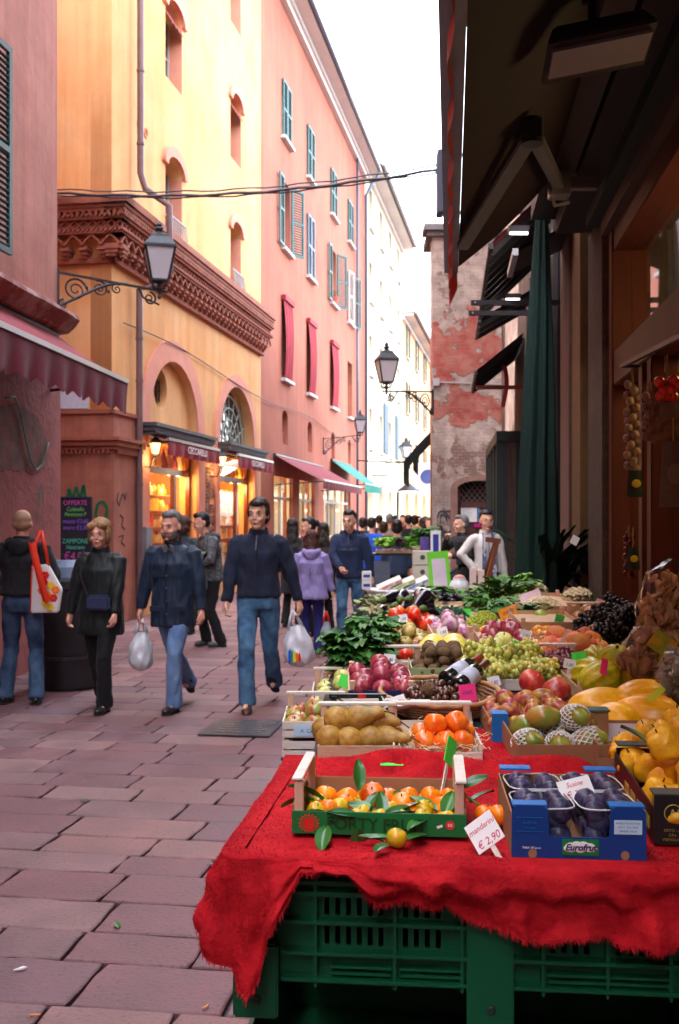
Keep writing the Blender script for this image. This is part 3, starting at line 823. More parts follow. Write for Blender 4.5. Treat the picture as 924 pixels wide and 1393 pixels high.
# ================= near pink building at the left edge
FP = Fac(-4.336, .0848, 12.4)
def pink():
    F_ = FP; t = F_.root('pink_building', 'weathered pink plastered building at the left edge with a cracked ledge', 'building')
    L0 = -26
    holes = [rect(-5.2,4.35,-2.55+.0,6.35)]
    zl = 3.95
    curve_plate('wall', [(L0,0),(0,0),(0,15),(L0,15)], [rect(-3.6,4.3,-2.45,6.3)], .3, plaster_pink, t)
    b = MB(); b.b2((-.3,.3,0),(0,4.9,15)); b.build('side_wall', plaster_pink, t)
    b = MB(); b.b2((L0,1.5,0),(-.3,4.9,15)); b.build('rear_wall', MATS['dark rear wall'], t)
    b = MB(); b.b2((L0,-.03,0),(.03,-.002,3.3)); b.b2((.002,-.002,0),(.03,5,3.3)); b.build('lower_render', plaster_pinklow, t)
    # ledge, crumbling, follows the wall
    b = MB()
    def fn(i,j): 
        x = L0+(0-L0+.06)*i; pr=[(0,4.12),(.16,4.05),(.24,4.0),(.26,3.95),(.20,3.88),(.12,3.8),(0,3.78)][round(j*6)]
        return (x, -pr[0]+.015*noise.noise(V((x*5,j*3,0))), pr[1]+.02*noise.noise(V((x*7,j*2,3))))
    b.grid(fn, 90, 6); b.build('ledge', mat('crumbling ledge', lin((.62,.50,.48)), .9, .3, 4, bump=.6, bscale=20, c2=lin((.50,.28,.26)), cscale=3, cmix=(.45,.55)), t)
    wv = window(t, -3.6,4.3,-2.45,6.3,.2, sill=False)
    louvre(wv, -2.42, 4.28, -1.72-.0, 6.35, shut_green, -.09, ang=R(-4), step=.06)
    louvre(wv, -4.35, 4.28, -3.65, 6.35, shut_green, -.09, step=.06)
    b = MB(); x=-1.66
    b.tube([(x,-.05,5.7),(x,-.08,5.72),(x,-.08,5.2),(x+.02,-.1,4.95),(x+.06,-.08,4.93),(x+.07,-.06,5.0)],.011,6); b.build('shutter_hook', iron, wv)
    # hanging green hose/cable: part fixed to the wall
    b = MB(); pts=[]
    for (px,py) in ((0,541),(12,540),(20,560),(26,590),(34,625),(42,640),(50,632),(56,612),(59,602)):
        pts.append((F_.U(px),-.06,F_.Z(px,py)))
    b.tube(pts,.012,6); b.build('looped_hose', mat('pale green hose',(.25,.42,.36),.5), t, smooth=True)
    # patch of exposed grey render with a ragged edge
    rr = random.Random(9); poly=[]
    for (px,py) in ((0,553),(20,548),(45,565),(56,585),(60,610),(58,635),(45,645),(25,640),(0,640),(-30,640),(-30,560)):
        poly.append((F_.U(px),F_.Z(px,py)))
    pp_=[]
    for i in range(len(poly)):
        a=poly[i]; b_=poly[(i+1)%len(poly)]
        for k in range(12): q=k/12; pp_.append((a[0]+(b_[0]-a[0])*q+rr.uniform(-.012,.012),a[1]+(b_[1]-a[1])*q+rr.uniform(-.012,.012)))
    poly=pp_
    curve_plate('bare_render', poly, [], .006, mat('bare grey render', lin((.52,.43,.41)), .95, .35, 6, bump=.6, bscale=18, c2=lin((.62,.40,.38)), cscale=5, cmix=(.45,.6)), t, -.038)
    b = MB(); b.box((-2.6,-.1,2.0),(.3,.12,.1)); b.build('wall_camera', darkmetal, t)
    return t
pink()
def big_awning_left():
    a = awning(FP, -8.5, -.15, 3.75, 3.2, .82, .36, awn_red, 'large maroon scalloped awning on the pink building at the left edge', scallop=.06, vm=awn_red_d)
big_awning_left()

# ================= peeling building (frontal, right of the street)
def peel_mat():
    m = bpy.data.materials.new('peeling red and grey plaster'); m.use_nodes = True
    N = m.node_tree.nodes; L = m.node_tree.links; b = N['Principled BSDF']
    tc = N.new('ShaderNodeTexCoord'); se = N.new('ShaderNodeSeparateXYZ'); L.new(tc.outputs['Object'], se.inputs[0])
    def nz(s, d=8, r=.6):
        n = N.new('ShaderNodeTexNoise'); n.inputs['Scale'].default_value = s; n.inputs['Detail'].default_value = d; n.inputs['Roughness'].default_value = r
        L.new(tc.outputs['Object'], n.inputs['Vector']); return n
    def mr(src, a, b_, c, d, st='LINEAR'):
        x = N.new('ShaderNodeMapRange'); x.inputs[1].default_value=a; x.inputs[2].default_value=b_; x.inputs[3].default_value=c; x.inputs[4].default_value=d
        L.new(src, x.inputs[0]); return x.outputs[0]
    def mth(op, a, b_):
        x = N.new('ShaderNodeMath'); x.operation = op
        for i,q in enumerate((a,b_)):
            if isinstance(q,(int,float)): x.inputs[i].default_value = q
            else: L.new(q, x.inputs[i])
        return x.outputs[0]
    def mix(f, A, B):
        x = N.new('ShaderNodeMix'); x.data_type='RGBA'; L.new(f, x.inputs[0])
        for i,q in ((6,A),(7,B)):
            if isinstance(q,tuple): x.inputs[i].default_value=(*q,1)
            else: L.new(q, x.inputs[i])
        return x.outputs[2]
    n1 = nz(1.1,9,.58); n2 = nz(4,8,.6); n3 = nz(16,6,.6)
    # band of surviving red paint between two heights
    lo = mr(se.outputs[2],3.0,3.6,0,.20); hi = mr(se.outputs[2],5.3,5.9,.20,0)
    band = mth('ADD', lo, hi)
    f = mth('ADD', n1.outputs[0], band); f = mth('ADD', f, mr(n3.outputs[0],.3,.7,-.02,.02))
    red = mr(f, .86,.875,0,1)
    grey = mix(mr(n2.outputs[0],.42,.6,0,1), lin((.60,.53,.50)), lin((.72,.64,.60)))
    grey = mix(mr(nz(2.2,9,.65).outputs[0],.56,.6,0,1), grey, lin((.50,.40,.37)))
    rc = mix(mr(n2.outputs[0],.36,.58,0,1), lin((.60,.25,.22)), lin((.66,.42,.37)))
    cc = mix(red, grey, rc)
    mp = N.new('ShaderNodeMapping'); mp.inputs['Rotation'].default_value = (R(90),0,0); L.new(tc.outputs['Object'], mp.inputs['Vector'])
    br = N.new('ShaderNodeTexBrick'); br.inputs['Scale'].default_value = 4.0; br.inputs['Color1'].default_value=(*lin((.55,.40,.36)),1); br.inputs['Color2'].default_value=(*lin((.60,.50,.46)),1); br.inputs['Mortar'].default_value=(*lin((.42,.36,.34)),1)
    br.inputs['Mortar Size'].default_value=.03
    L.new(mp.outputs[0], br.inputs['Vector'])
    bz = mr(se.outputs[2],2.75,3.15,.12,0); bz2 = mr(se.outputs[2],2.35,2.6,-.1,0)
    fb = mth('ADD', mth('ADD', nz(1.9,9,.6).outputs[0], bz), bz2)
    cc = mix(mr(fb,.60,.615,0,1), cc, br.outputs[0])
    stain = mr(nz(.8,6,.6).outputs[0],.3,.7,.75,1.15)
    h = N.new('ShaderNodeHueSaturation'); L.new(cc,h.inputs['Color']); L.new(stain,h.inputs['Value'])
    L.new(h.outputs[0], b.inputs['Base Color']); b.inputs['Roughness'].default_value=.9
    bp = N.new('ShaderNodeBump'); bp.inputs['Strength'].default_value=.8; bp.inputs['Distance'].default_value=.03
    hh = mth('ADD', mth('MULTIPLY', red, .6), mth('ADD', mth('MULTIPLY',n3.outputs[0],.5), mth('MULTIPLY',n2.outputs[0],.8)))
    hh = mth('SUBTRACT', hh, mth('MULTIPLY', br.outputs[1], .3))
    L.new(hh, bp.inputs['Height']); L.new(bp.outputs[0], b.inputs['Normal'])
    return m
def peeling():
    Y = 20.0; k = F/Y
    X = lambda u: (u-CX)/k
    Z = lambda v: H-(v-CY)/k
    t = thing('peeling_building', 'old building with peeling red and grey plaster behind the stall', 'building', (0,Y,0))
    m = peel_mat()
    x0 = X(588); x1 = 4.6; HT = Z(322)
    d0, d1 = X(622), X(688)
    door = archp(d0,0,d1,Z(664),.14,10)
    door[0]=(d0,0.002); door[1]=(d1,.002)
    curve_plate('wall', [(x0,0),(x1,0),(x1,HT),(x0,HT)], [door], .4, m, t)
    b = MB(); L = 14
    b.add([(x0,.4,0),(x0+.4,.4,0),(x0+.4+L*.171,L,0),(x0+L*.171,L,0),(x0,.4,HT),(x0+.4,.4,HT),(x0+.4+L*.171,L,HT),(x0+L*.171,L,HT)],
          [(0,3,2,1),(4,5,6,7),(0,1,5,4),(1,2,6,5),(2,3,7,6),(3,0,4,7)]); b.build('side_wall', m, t)
    b = MB(); b.b2((x0-.1,-.1,HT),(x1,.4,HT+.09)); b.b2((x0-.16,-.18,HT+.09),(x1,.4,HT+.2)); b.b2((x0-.06,.4,HT+.05),(x0+.3,1.4,HT+.2)); 
    b.build('cornice', mat('dark stone cornice',(.16,.15,.16),.8,.3,8,bump=.4), t)
    # door leaf and fanlight
    brown = mat('brown weathered door', lin((.34,.19,.17)), .6, .3, 5, stretch=(4,4,.8), bump=.2)
    b = MB(); b.b2((d0+.06,.17,0),(d1-.06,.22,Z(690)+.0)); b.b2((d0,.1,0),(d0+.07,.24,Z(664))); b.b2((d1-.07,.1,0),(d1,.24,Z(664))); b.b2((d0,.1,Z(690)),(d1,.24,Z(682)))
    b.b2(((d0+d1)/2-.02,.15,0),((d0+d1)/2+.02,.2,Z(690)))
    dr = b.build('door', brown, t)
    b = MB(); b.b2((d0,.3,Z(684)),(d1,.32,Z(650))); b.build('fanlight', glass_d, dr)
    b = MB(); zz0=Z(682); zz1=Z(654); n=9
    for q in range(-4,n+4):
        xx = d0+(d1-d0)*q/n; h_ = (zz1-zz0)
        for s_ in (1,-1):
            A=V((xx,.2,zz0)); B=V((xx+s_*h_*.8,.2,zz1))
            # clip to opening
            if B.x<d0: tt=(d0-A.x)/(B.x-A.x); B=A.lerp(B,tt) if A.x>d0 else A
            if B.x>d1: tt=(d1-A.x)/(B.x-A.x); B=A.lerp(B,tt) if A.x<d1 else A
            if A.x<d0 or A.x>d1 or (A-B).length<.03: continue
            b.bar(A,B,.016)
    b.build('lattice', mat('rusty lattice',(.18,.12,.10),.6), dr)
    fr = mat('worn door surround', lin((.55,.42,.38)), .85, .25, 6, bump=.4)
    ring = archp(d0-.12,0.0,d1+.12,Z(664),.25,10); inn = archp(d0,0,d1,Z(664),.14,10)
    curve_plate('door_surround', [ring[1]]+ring[2:]+[ring[0],inn[0]]+inn[2:][::-1]+[inn[1]], [], .07, fr, t, -.07)
    # conduit
    b = MB(); b.tube([(x0+.06,-.03,Z(520)),(x1-1.2,-.03,Z(524))],.012,6); b.box((x0+.07,-.03,Z(520)),(.12,.06,.14)); b.build('conduit', mat('grey conduit',(.35,.34,.36),.6), t)
    # spray paint on wall
    b = MB(); rr=random.Random(8)
    for (cx_,cz,rx,rz,a0,a1) in ((604,712,9,17,0,5.6),(604,712,5,12,1,6.2),(612,700,8,5,2,6),(596,722,5,12,-1,3),(610,728,10,4,.5,5)):
        pts=[(X(cx_+rx*math.cos(a0+(a1-a0)*q/20)),-.006,Z(cz+rz*math.sin(a0+(a1-a0)*q/20+.3))) for q in range(21)]
        for q in range(20):
            b.bar(pts[q],pts[q+1],.022,.004) if False else b.bar(pts[q],pts[q+1],.006,.03,up=(0,0,1))
    b.build('spray_scribble', mat('black spray paint',(.05,.05,.06),.7), t)
    return t, X, Z
pb, PX, PZ = peeling()
def poster(label, u0, v0, u1, v1, Y, m, deco=None, extra=None, name='poster'):
    a = at(u0,v1,Y); c = at(u1,v0,Y)
    t = thing(name, label, 'poster', ((a.x+c.x)/2, Y, a.z))
    w_ = c.x-a.x; h_ = c.z-a.z
    b = MB(); b.b2((-w_/2,-.004,0),(w_/2,0,h_)); b.build('sheet', m, t)
    if extra: extra(t, w_, h_)
    return t
def ex1(t,w_,h_):
    b = MB()
    for k in range(6): b.bar((-w_*.4,-.0065,h_*(.2+.1*k)),(w_*(.1+.05*(k%3)),-.0065,h_*(.25+.12*k)),.003,.006)
    b.build('ink_line', mat('blue grey ink',(.3,.38,.5),.6), t)
def ex2(t,w_,h_):
    b = MB(); b.lathe([(.09,0),(.09,.003)],c=(0,-.004,h_*.6),n=16,M=Euler((R(90),0,0)).to_matrix()); b.build('printed_face', mat('printed skin tone',(.6,.4,.32),.6), t)
    b = MB(); b.ell((-.04,-.006,h_*.72),(.08,.002,.07)); b.build('printed_hair', black_p, t)
    b = MB(); b.b2((-w_*.3,-.0075,h_*.08),(w_*.35,-.004,h_*.3)); b.build('printed_panel', white_p, t)
poster('white poster with grey lines on the brown door', 627,683,649,710,20.12, white_p, extra=ex1)
poster('blue poster with a face on the brown door', 650,683,670,710,20.11, mat('blue poster print', lin((.25,.55,.80)), .5, .2, 6), extra=ex2)
poster('yellow notice low on the brown door', 668,712,688,722,20.10, mat('yellow notice', lin((.85,.75,.15)), .5))
poster('magenta notice under the posters on the brown door', 645,712,660,717,20.11, mat('magenta notice', lin((.75,.1,.5)), .5))
# ================= right hand shop building
FR = Fac(1.0, .102, 19.0, flip=True)
UY = lambda Y: (19.0-Y)*FR.L
def right_shop():
    F_ = FR
    t = F_.root('corner_shop', 'dark fronted shop building on the right with wooden door frames and stone pillar', 'building')
    stone = mat('speckled stone pillar', lin((.33,.26,.22)), .8, .35, 14, bump=.4, c2=lin((.30,.23,.20)), cscale=9, cmix=(.4,.6))
    post1 = mat('beige render post', lin((.42,.31,.27)), .85, .2, 5, bump=.3)
    post2 = mat('mustard wooden post', lin((.40,.29,.16)), .7, .25, 6, bump=.2)
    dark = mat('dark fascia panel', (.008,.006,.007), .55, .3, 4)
    dk2 = mat('greenish fascia strip', (.012,.022,.02), .5, .3, 4)
    HT = 11.5
    yA, yB = 6.30, 2.2      # shop window span
    ua, ub = UY(yA), UY(yB)
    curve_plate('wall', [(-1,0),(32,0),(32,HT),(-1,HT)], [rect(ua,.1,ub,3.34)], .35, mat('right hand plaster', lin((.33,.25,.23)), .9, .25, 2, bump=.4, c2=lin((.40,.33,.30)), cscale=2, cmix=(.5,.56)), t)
    b = MB(); b.b2((-1,.35,0),(-.7,8,HT)); b.build('end_wall', MATS['right hand plaster'], t)
    b = MB(); b.b2((-.5,-.65,HT),(32,8,HT+.15)); b.build('roof', rooftile, t)
    # lower eave seen past the awning, tiled
    b = MB(); b.b2((0,-1.15,10.5),(3.2,-.002,10.6))
    for k in range(12): b.b2((.03+k*.27,-1.1,10.42),(.12+k*.27,-.002,10.5))
    b.build('eave', mat('brick and timber eave', lin((.60,.40,.34)), .8, .25, 10), t)
    # pillar and posts
    def seg(n, y0, y1, out, z1, m):
        b = MB(); b.b2((UY(y1),-out,0),(UY(y0),-.002,z1)); b.build(n, m, t, bevel=.006)
    seg('stone_pillar', 6.36, 7.0, .08, 3.5, stone)
    seg('shade_strip', 7.0, 7.25, .02, 3.5, mat('gap shade black',(.01,.01,.01),.8))  # black strip between pillar and post, painting in the shade of the gap
    seg('wooden_post', 7.26, 7.75, .10, 3.9, post2)
    seg('render_post', 7.76, 8.35, .12, 3.9, post1)
    # drain pipe and rough plaster strip after it
    b = MB(); b.tube([(UY(8.6),-.12,0),(UY(8.6),-.12,6)],.05,8); b.build('downpipe', darkmetal, t)
    b = MB(); b.grid(lambda i,j: (UY(8.75+.9*i+(.12*noise.noise(V((3,j*6,0))))), -.025, .9+2.35*j), 8, 24)
    b.build('peeling_patch', mat('pale flaking plaster', lin((.60,.50,.46)), .9, .2, 8, bump=.5), t, fixn=False)
    # fascia over the shop window, underside dark, mouldings
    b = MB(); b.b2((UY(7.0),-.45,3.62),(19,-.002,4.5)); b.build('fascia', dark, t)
    b = MB(); b.b2((UY(6.9),-.30,3.50),(19,-.002,3.615)); b.build('fascia_moulding', mat('brown moulding', lin((.12,.09,.08)), .6, .25, 5), t)
    b = MB(); b.b2((UY(6.5),-.16,3.42),(19,-.002,3.495)); b.build('fascia_strip', dk2, t)
    b = MB(); b.b2((UY(6.34),-.09,3.33),(19,-.002,3.415)); b.build('fascia_trim', mat('pinkish brown trim', lin((.30,.21,.19)), .6, .2, 5), t)
    # wooden shop front
    b = MB(); wz = -.05
    b.b2((ua,wz,.1),(ua+.12,.15,3.33)); b.b2((ua+.12,wz+.01,2.42),(ub,.14,2.62)); b.b2((ua+.12,wz+.01,3.2),(ub,.14,3.33))
    for y_ in (5.35, 5.12, 3.6): b.b2((UY(y_)-.055,wz+.015,.1),(UY(y_)+.055,.13,2.42))
    b.b2((UY(5.12)+.055,wz+.02,.1),(ub,.12,.75)); b.b2((ua+.12,wz+.02,.1),(UY(5.35)-.055,.12,.5))
    sf = b.build('wooden_front', mat('red brown varnished wood', lin((.34,.15,.10)), .55, .25, 3, stretch=(5,5,.7), bump=.1, spec=.25), t, bevel=.006)
    b = MB(); b.b2((ua+.12,.06,.5),(ub,.066,2.42)); b.b2((ua+.12,.06,2.62),(ub,.066,3.2)); b.build('glass_pane', glass_mat('right shop glass',(.75,.72,.6),.80), sf)
    b = MB(); b.b2((ua-.8,2.4,0),(ub+.6,2.5,3.6)); b.b2((ua-.8,.36,0),(ua-.7,2.4,3.6)); b.b2((ub+.5,.36,0),(ub+.6,2.4,3.6)); b.b2((ua-.7,.36,3.5),(ub+.5,2.39,3.6)); b.b2((ua-.7,.36,0),(ub+.5,2.39,.1))
    b.build('shop_interior', mat('mustard interior wall', lin((.55,.45,.22)), .8, .2, 2), t)
    b = MB(); rr = random.Random(21); ms=[MATS['goods %d'%i] for i in range(6)]
    for z in (.6,1.1,1.6):
        b.m = 5; b.b2((ua-.5,1.2,z-.03),(ub,1.6,z)); x = ua-.5
        while x < ub:
            b.m = rr.randrange(6); w_=rr.uniform(.08,.2); h_=rr.uniform(.12,.35); b.box((x+w_/2,1.35,z+h_/2),(w_*.9,.2,h_)); x+=w_
    b.build('shelf_goods', ms, t)
    b = MB(); b.b2((ua+.1,.5,2.98),(ua+2.6,.54,3.0)); b.build('fluorescent_tube', mat('lit tube',(1,1,.9),.5,emit=(1,.93,.75),estr=.12), t)
    ld = bpy.data.lights.new('shop lamp','POINT'); ld.energy = 6; ld.color = (1,.75,.45); ld.shadow_soft_size=.3
    lo = bpy.data.objects.new('shop_lamp', ld); col.objects.link(lo); lo.parent = t; lo.location = (ua+1.5,.9,2.8)
    # glazed entrance further along
    gg = mat('dark green metal frame',(.006,.014,.013),.5,.2,6)
    b = MB()
    z1 = 2.7
    for y_ in (18.6,17.6,16.6,15.6,14.6): b.b2((UY(y_)-.05,-.34,0),(UY(y_)+.05,-.26,z1))
    b.b2((UY(18.6),-.34,z1),(UY(14.6)+.1,-.002,z1+.14)); b.b2((UY(18.6),-.33,0),(UY(14.6),-.27,.5)); b.b2((UY(14.6)-.0,-.26,0),(UY(14.6)+.05,-.2,z1)); b.b2((UY(14.6),-.08,0),(UY(14.6)+.05,-.002,z1))
    ge = b.build('glazed_entrance', gg, t)
    b = MB(); b.b2((UY(18.6),-.305,.5),(UY(14.6),-.298,z1)); b.b2((UY(14.6)+.02,-.2,.1),(UY(14.6)+.027,-.08,z1)); b.build('glass_pane', glass_mat('entrance glass',(.35,.42,.42),.6), ge)
    return t
right_shop()
# the big awning overhead
def big_awning():
    t = thing('maroon_awning', 'large dark maroon folding arm awning stretched over the fruit stall', 'awning', (0,0,0))
    y0,y1 = .9,5.85
    fx = lambda Y: .008+.1034*Y
    wx = lambda Y: .58+.102*Y
    b = MB()
    f = lambda i,j: (lambda Y: (fx(Y)+.04+(wx(Y)-fx(Y)-.04)*j, Y, 3.03+.50*j-.03*math.sin(math.pi*j)))(y0+(y1-y0)*i)
    b.grid(f, 30, 8); b.grid(lambda i,j: V(f(i,j))+V((0,0,.006)), 30, 8)
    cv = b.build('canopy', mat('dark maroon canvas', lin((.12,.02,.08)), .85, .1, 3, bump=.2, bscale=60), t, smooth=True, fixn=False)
    b = MB()
    for (dx,z,w_,h_) in ((0,3.02,.075,.05),(.012,2.985,.03,.03)): b.bar((fx(y0)+dx,y0,z),(fx(y1)+dx,y1,z),w_,h_)
    b.build('front_bar', mat('violet grey aluminium',(.20,.18,.24),.4,.15,6,metal=.6), t)
    b = MB()
    b.grid(lambda i,j: (fx(y0+(y1-y0)*i)-.005+.010*math.sin(i*57), y0+(y1-y0)*i, 2.968-.07*j-.012*abs(math.sin(i*60))*j), 200, 3)
    b.grid(lambda i,j: (fx(y1)-.01+.045*i, y1+.01, 3.0-j*(.09+.10*(1-i)*j)), 6, 4)
    b.build('valance', mat('red valance canvas', lin((.66,.16,.20)), .8, .1, 5), t, smooth=True, fixn=False)
    am = mat('grey beige arm',(.13,.115,.115),.4,.15,6,metal=.3)
    for n_,dy in enumerate((0,-3.1)):
        o_ = V((0,dy,0)); ox = V((.103*dy,dy,0))
        A = V((.60,5.25,2.99))+ox; E = V((.762,4.22,3.18))+ox; S = V((1.17,5.68,3.42))+ox
        b = MB(); b.bar(A,E,.07,.045); b.build('forearm', am, t, bevel=.006)
        b = MB(); b.bar(E,S,.06,.045); b.build('upper_arm', am, t, bevel=.006)
        b = MB(); b.lathe([(.045,-.05),(.045,.05)],c=E,n=12); b.box(E+V((0,-.02,0)),(.06,.05,.07)); b.build('elbow', darkmetal, t)
        b = MB(); b.box(S,(.10,.12,.12)); b.box(S+V((.12,.06,.03)),(.2,.06,.06)); b.tube([S+V((-.05,0,-.02)),S+V((-.02,.02,-.1)),S+V((.06,.02,-.08))],.012,6); b.build('shoulder_bracket', alu, t, bevel=.005)
    b = MB(); b.bar((wx(y0)+.04,y0,3.57),(wx(y1)+.04,y1,3.57),.12,.12); b.build('cassette', mat('dark cassette',(.05,.04,.045),.5), t)
big_awning()
def floodlight():
    c = at(815,80,3.5)
    t = thing('floodlight', 'unlit rectangular floodlight hanging under the maroon awning', 'lamp', (c.x,c.y,c.z), 0, rot=(R(-8),R(-10),R(-4)))
    b = MB(); b.box((0,0,.05),(.36,.26,.07),taper=.8); b.build('housing', darkmetal, t, bevel=.008)
    b = MB(); b.box((0,-.01,.008),(.32,.16,.012)); b.build('diffuser', mat('dull diffuser',(.26,.23,.25),.5,.1,4), t)
    b = MB(); b.tube([(0,0,.08),(.02,0,.2),(.02,.1,.28)],.018,6); b.build('mount', darkmetal, t)
floodlight()
def street_canopies():
    # dark rigid canopy with metal edge near the umbrella
    def wallx(Y): return 1.0+.102*Y
    def canopy(name, label, y0, y1, proj, zw, zf, m, ribs=0, ribm=None, edge=None):
        t = thing(name, label, 'awning', (wallx(y0),y0,0), group='canopies on the right hand wall')
        X0 = wallx(y0)
        b = MB()
        f = lambda i,j: (wallx(y0+(y1-y0)*i)-X0-.02-proj*j, (y1-y0)*i, zw+(zf-zw)*j)
        b.grid(f,8,4); b.grid(lambda i,j: V(f(i,j))+V((0,0,.02)),8,4); b.build('canopy', m, t, fixn=False)
        if ribs:
            for k in range(ribs):
                i = (k+.5)/ribs; b = MB(); b.bar(V(f(i,0))+V((0,0,-.03)),V(f(i,1))+V((0,0,-.03)),.05,.05); b.build('rib', ribm, t)
        b = MB(); b.bar(V(f(0,1)),V(f(1,1)),.04,.05); b.build('front_bar', edge or darkmetal, t)
        return t
    blk = mat('black canopy sheet',(.02,.018,.02),.6,.2,5)
    mar = mat('dark maroon boards', lin((.42,.13,.17)), .7, .2, 6)  # plain dark maroon colour of the ribbed canopy
    canopy('flat_canopy','flat black canopy with a bare metal front edge beside the green umbrella',7.6,8.3,.50,3.78,3.55,blk,edge=alu)
    canopy('ribbed_canopy','ribbed maroon canopy above the two black beams',9.0,12.2,.62,4.55,3.95,mar,9,blk)
    canopy('dark_canopy','plain dark canopy between the two ribbed ones',12.4,13.6,.62,4.3,3.95,blk,3,darkmetal)
    canopy('far_canopy','farthest ribbed canopy, low over the glazed entrance',13.9,16.0,.62,4.05,3.55,mat('plum boards', lin((.27,.14,.19)), .7, .2, 6),8,blk)
    # lamps
    for (px,py,Y,lab) in ((705,316,8.9,'lit rectangular lamp under the ribbed canopy'),(697,406,11.5,'lower lit lamp just above the black beams')):
        c = at(px,py,Y); t = thing('canopy_lamp', lab, 'lamp', c)
        b = MB(); b.box((0,0,.02),(.17,.10,.05)); b.build('housing', darkmetal, t)
        b = MB(); b.box((0,-.02,-.012),(.14,.10,.02),rot=(R(18),0,0)); b.build('lit_panel', mat('lit lamp panel',(1,1,1),.5,emit=(.95,.9,1),estr=.4), t)
        ld = bpy.data.lights.new('lamp','POINT'); ld.energy = .25; ld.color=(1,.85,.75); ld.shadow_soft_size=.08
        lo = bpy.data.objects.new('lamp_light', ld); col.objects.link(lo); lo.parent = t; lo.location=(0,-.06,-.08)
    for (v,Y,u0,lab) in ((412,8.45,641,'upper black steel beam sticking out of the right wall'),(426,9.1,638,'lower black steel beam sticking out of the right wall')):
        a = at(u0,v,Y); x1 = wallx(Y)
        t = thing('steel_beam', lab, 'beam', (x1,Y,a.z), group='bare awning beams')
        b = MB(); b.box(((a.x-x1)/2,0,0),(x1-a.x,.03,.04)); o=b.build('bar', blk, t)
        b = MB(); b.lathe([(.008,0),(.008,.006)],c=(a.x-x1+.03,-.016,0),n=8,M=Euler((R(90),0,0)).to_matrix()); b.build('bolt', alu, t)
    a = at(648,527,14.2); x1 = wallx(14.2)
    t = thing('wooden_pole', 'reddish wooden pole sticking out below the farthest canopy', 'pole', (x1,14.2,a.z))
    b = MB(); b.box(((a.x-x1)/2,0,0),(x1-a.x,.05,.05)); b.build('bar', mat('reddish wood', lin((.50,.22,.16)), .6), t)
    b = MB(); q = at(686,500,14.2); b.grid(lambda i,j: (q.x-x1-.03+.06*i+.03*math.sin(j*4), -.03, q.z-a.z+.02-(.55)*j), 2, 8); b.build('strap', mat('red strap', lin((.62,.2,.2)), .7), t, fixn=False)
    # green yellow banner
    c = at(727,435,10.6)
    t = thing('green_banner', 'yellow green cloth hanging from the wall beside the folded umbrella', 'banner', c)
    b = MB()
    for s_ in range(3):
        b.grid(lambda i,j: (-.05+s_*.06-.05*j*s_+.05*i*(1-.4*j)+.01*math.sin(j*9+s_), -.02*s_+.02*math.sin(i*6), .42-(.85-.1*s_)*j), 4, 10)
    b.build('cloth', mat('acid green cloth', lin((.66,.80,.18)), .7, .25, 8), t, smooth=True, fixn=False)
    # vertical dark sign where the cable lands
    c = at(599,250,14); t = thing('hanging_sign', 'narrow dark vertical sign end where the cable is tied', 'sign', c)
    b = MB(); b.box((0,0,0),(.09,.3,.82)); b.build('panel', mat('blue black sign',(.05,.06,.10),.5), t, bevel=.01)
    for z in (.38,-.38): b = MB(); b.bar((0,0,z),(1.25,0,z),.04); b.build('arm', darkmetal, t)
street_canopies()
# ---- folded green umbrella
def umbrella():
    c = V((1.32,7.25,0)); 
    t = thing('closed_umbrella', 'tall folded dark green market umbrella behind the vegetables', 'umbrella', c)
    b = MB(); b.tube([(0,0,0),(0.06,0,3.9)],.025,8); b.build('pole', darkmetal, t)
    def fn(i,j):
        a = 2*math.pi*i; z = 1.02+2.75*j; r = .118*(1-j)**.75+.03
        r *= 1+.16*math.sin(a*8+.6*math.sin(j*5))+.05*math.sin(a*3+j*7)
        if j < .04: r *= .96
        return (.06*(z/3.9)+r*math.cos(a), r*math.sin(a), z+.03*math.sin(a*8)*(1-j))
    b = MB(); b.grid(fn, 96, 40); b.build('canopy', mat('dark green canvas', lin((.015,.17,.15)), .75, .15, 3, bump=.2, bscale=40), t, smooth=True)
    b = MB(); b.lathe([(.03,0),(.05,.03),(.02,.1)],c=(.055,0,3.8),n=10); b.build('cap', darkmetal, t)
    b = MB(); b.lathe([(.3,0),(.3,.06),(.05,.1),(.05,.4)],n=20); b.build('base', darkmetal, t)
umbrella()

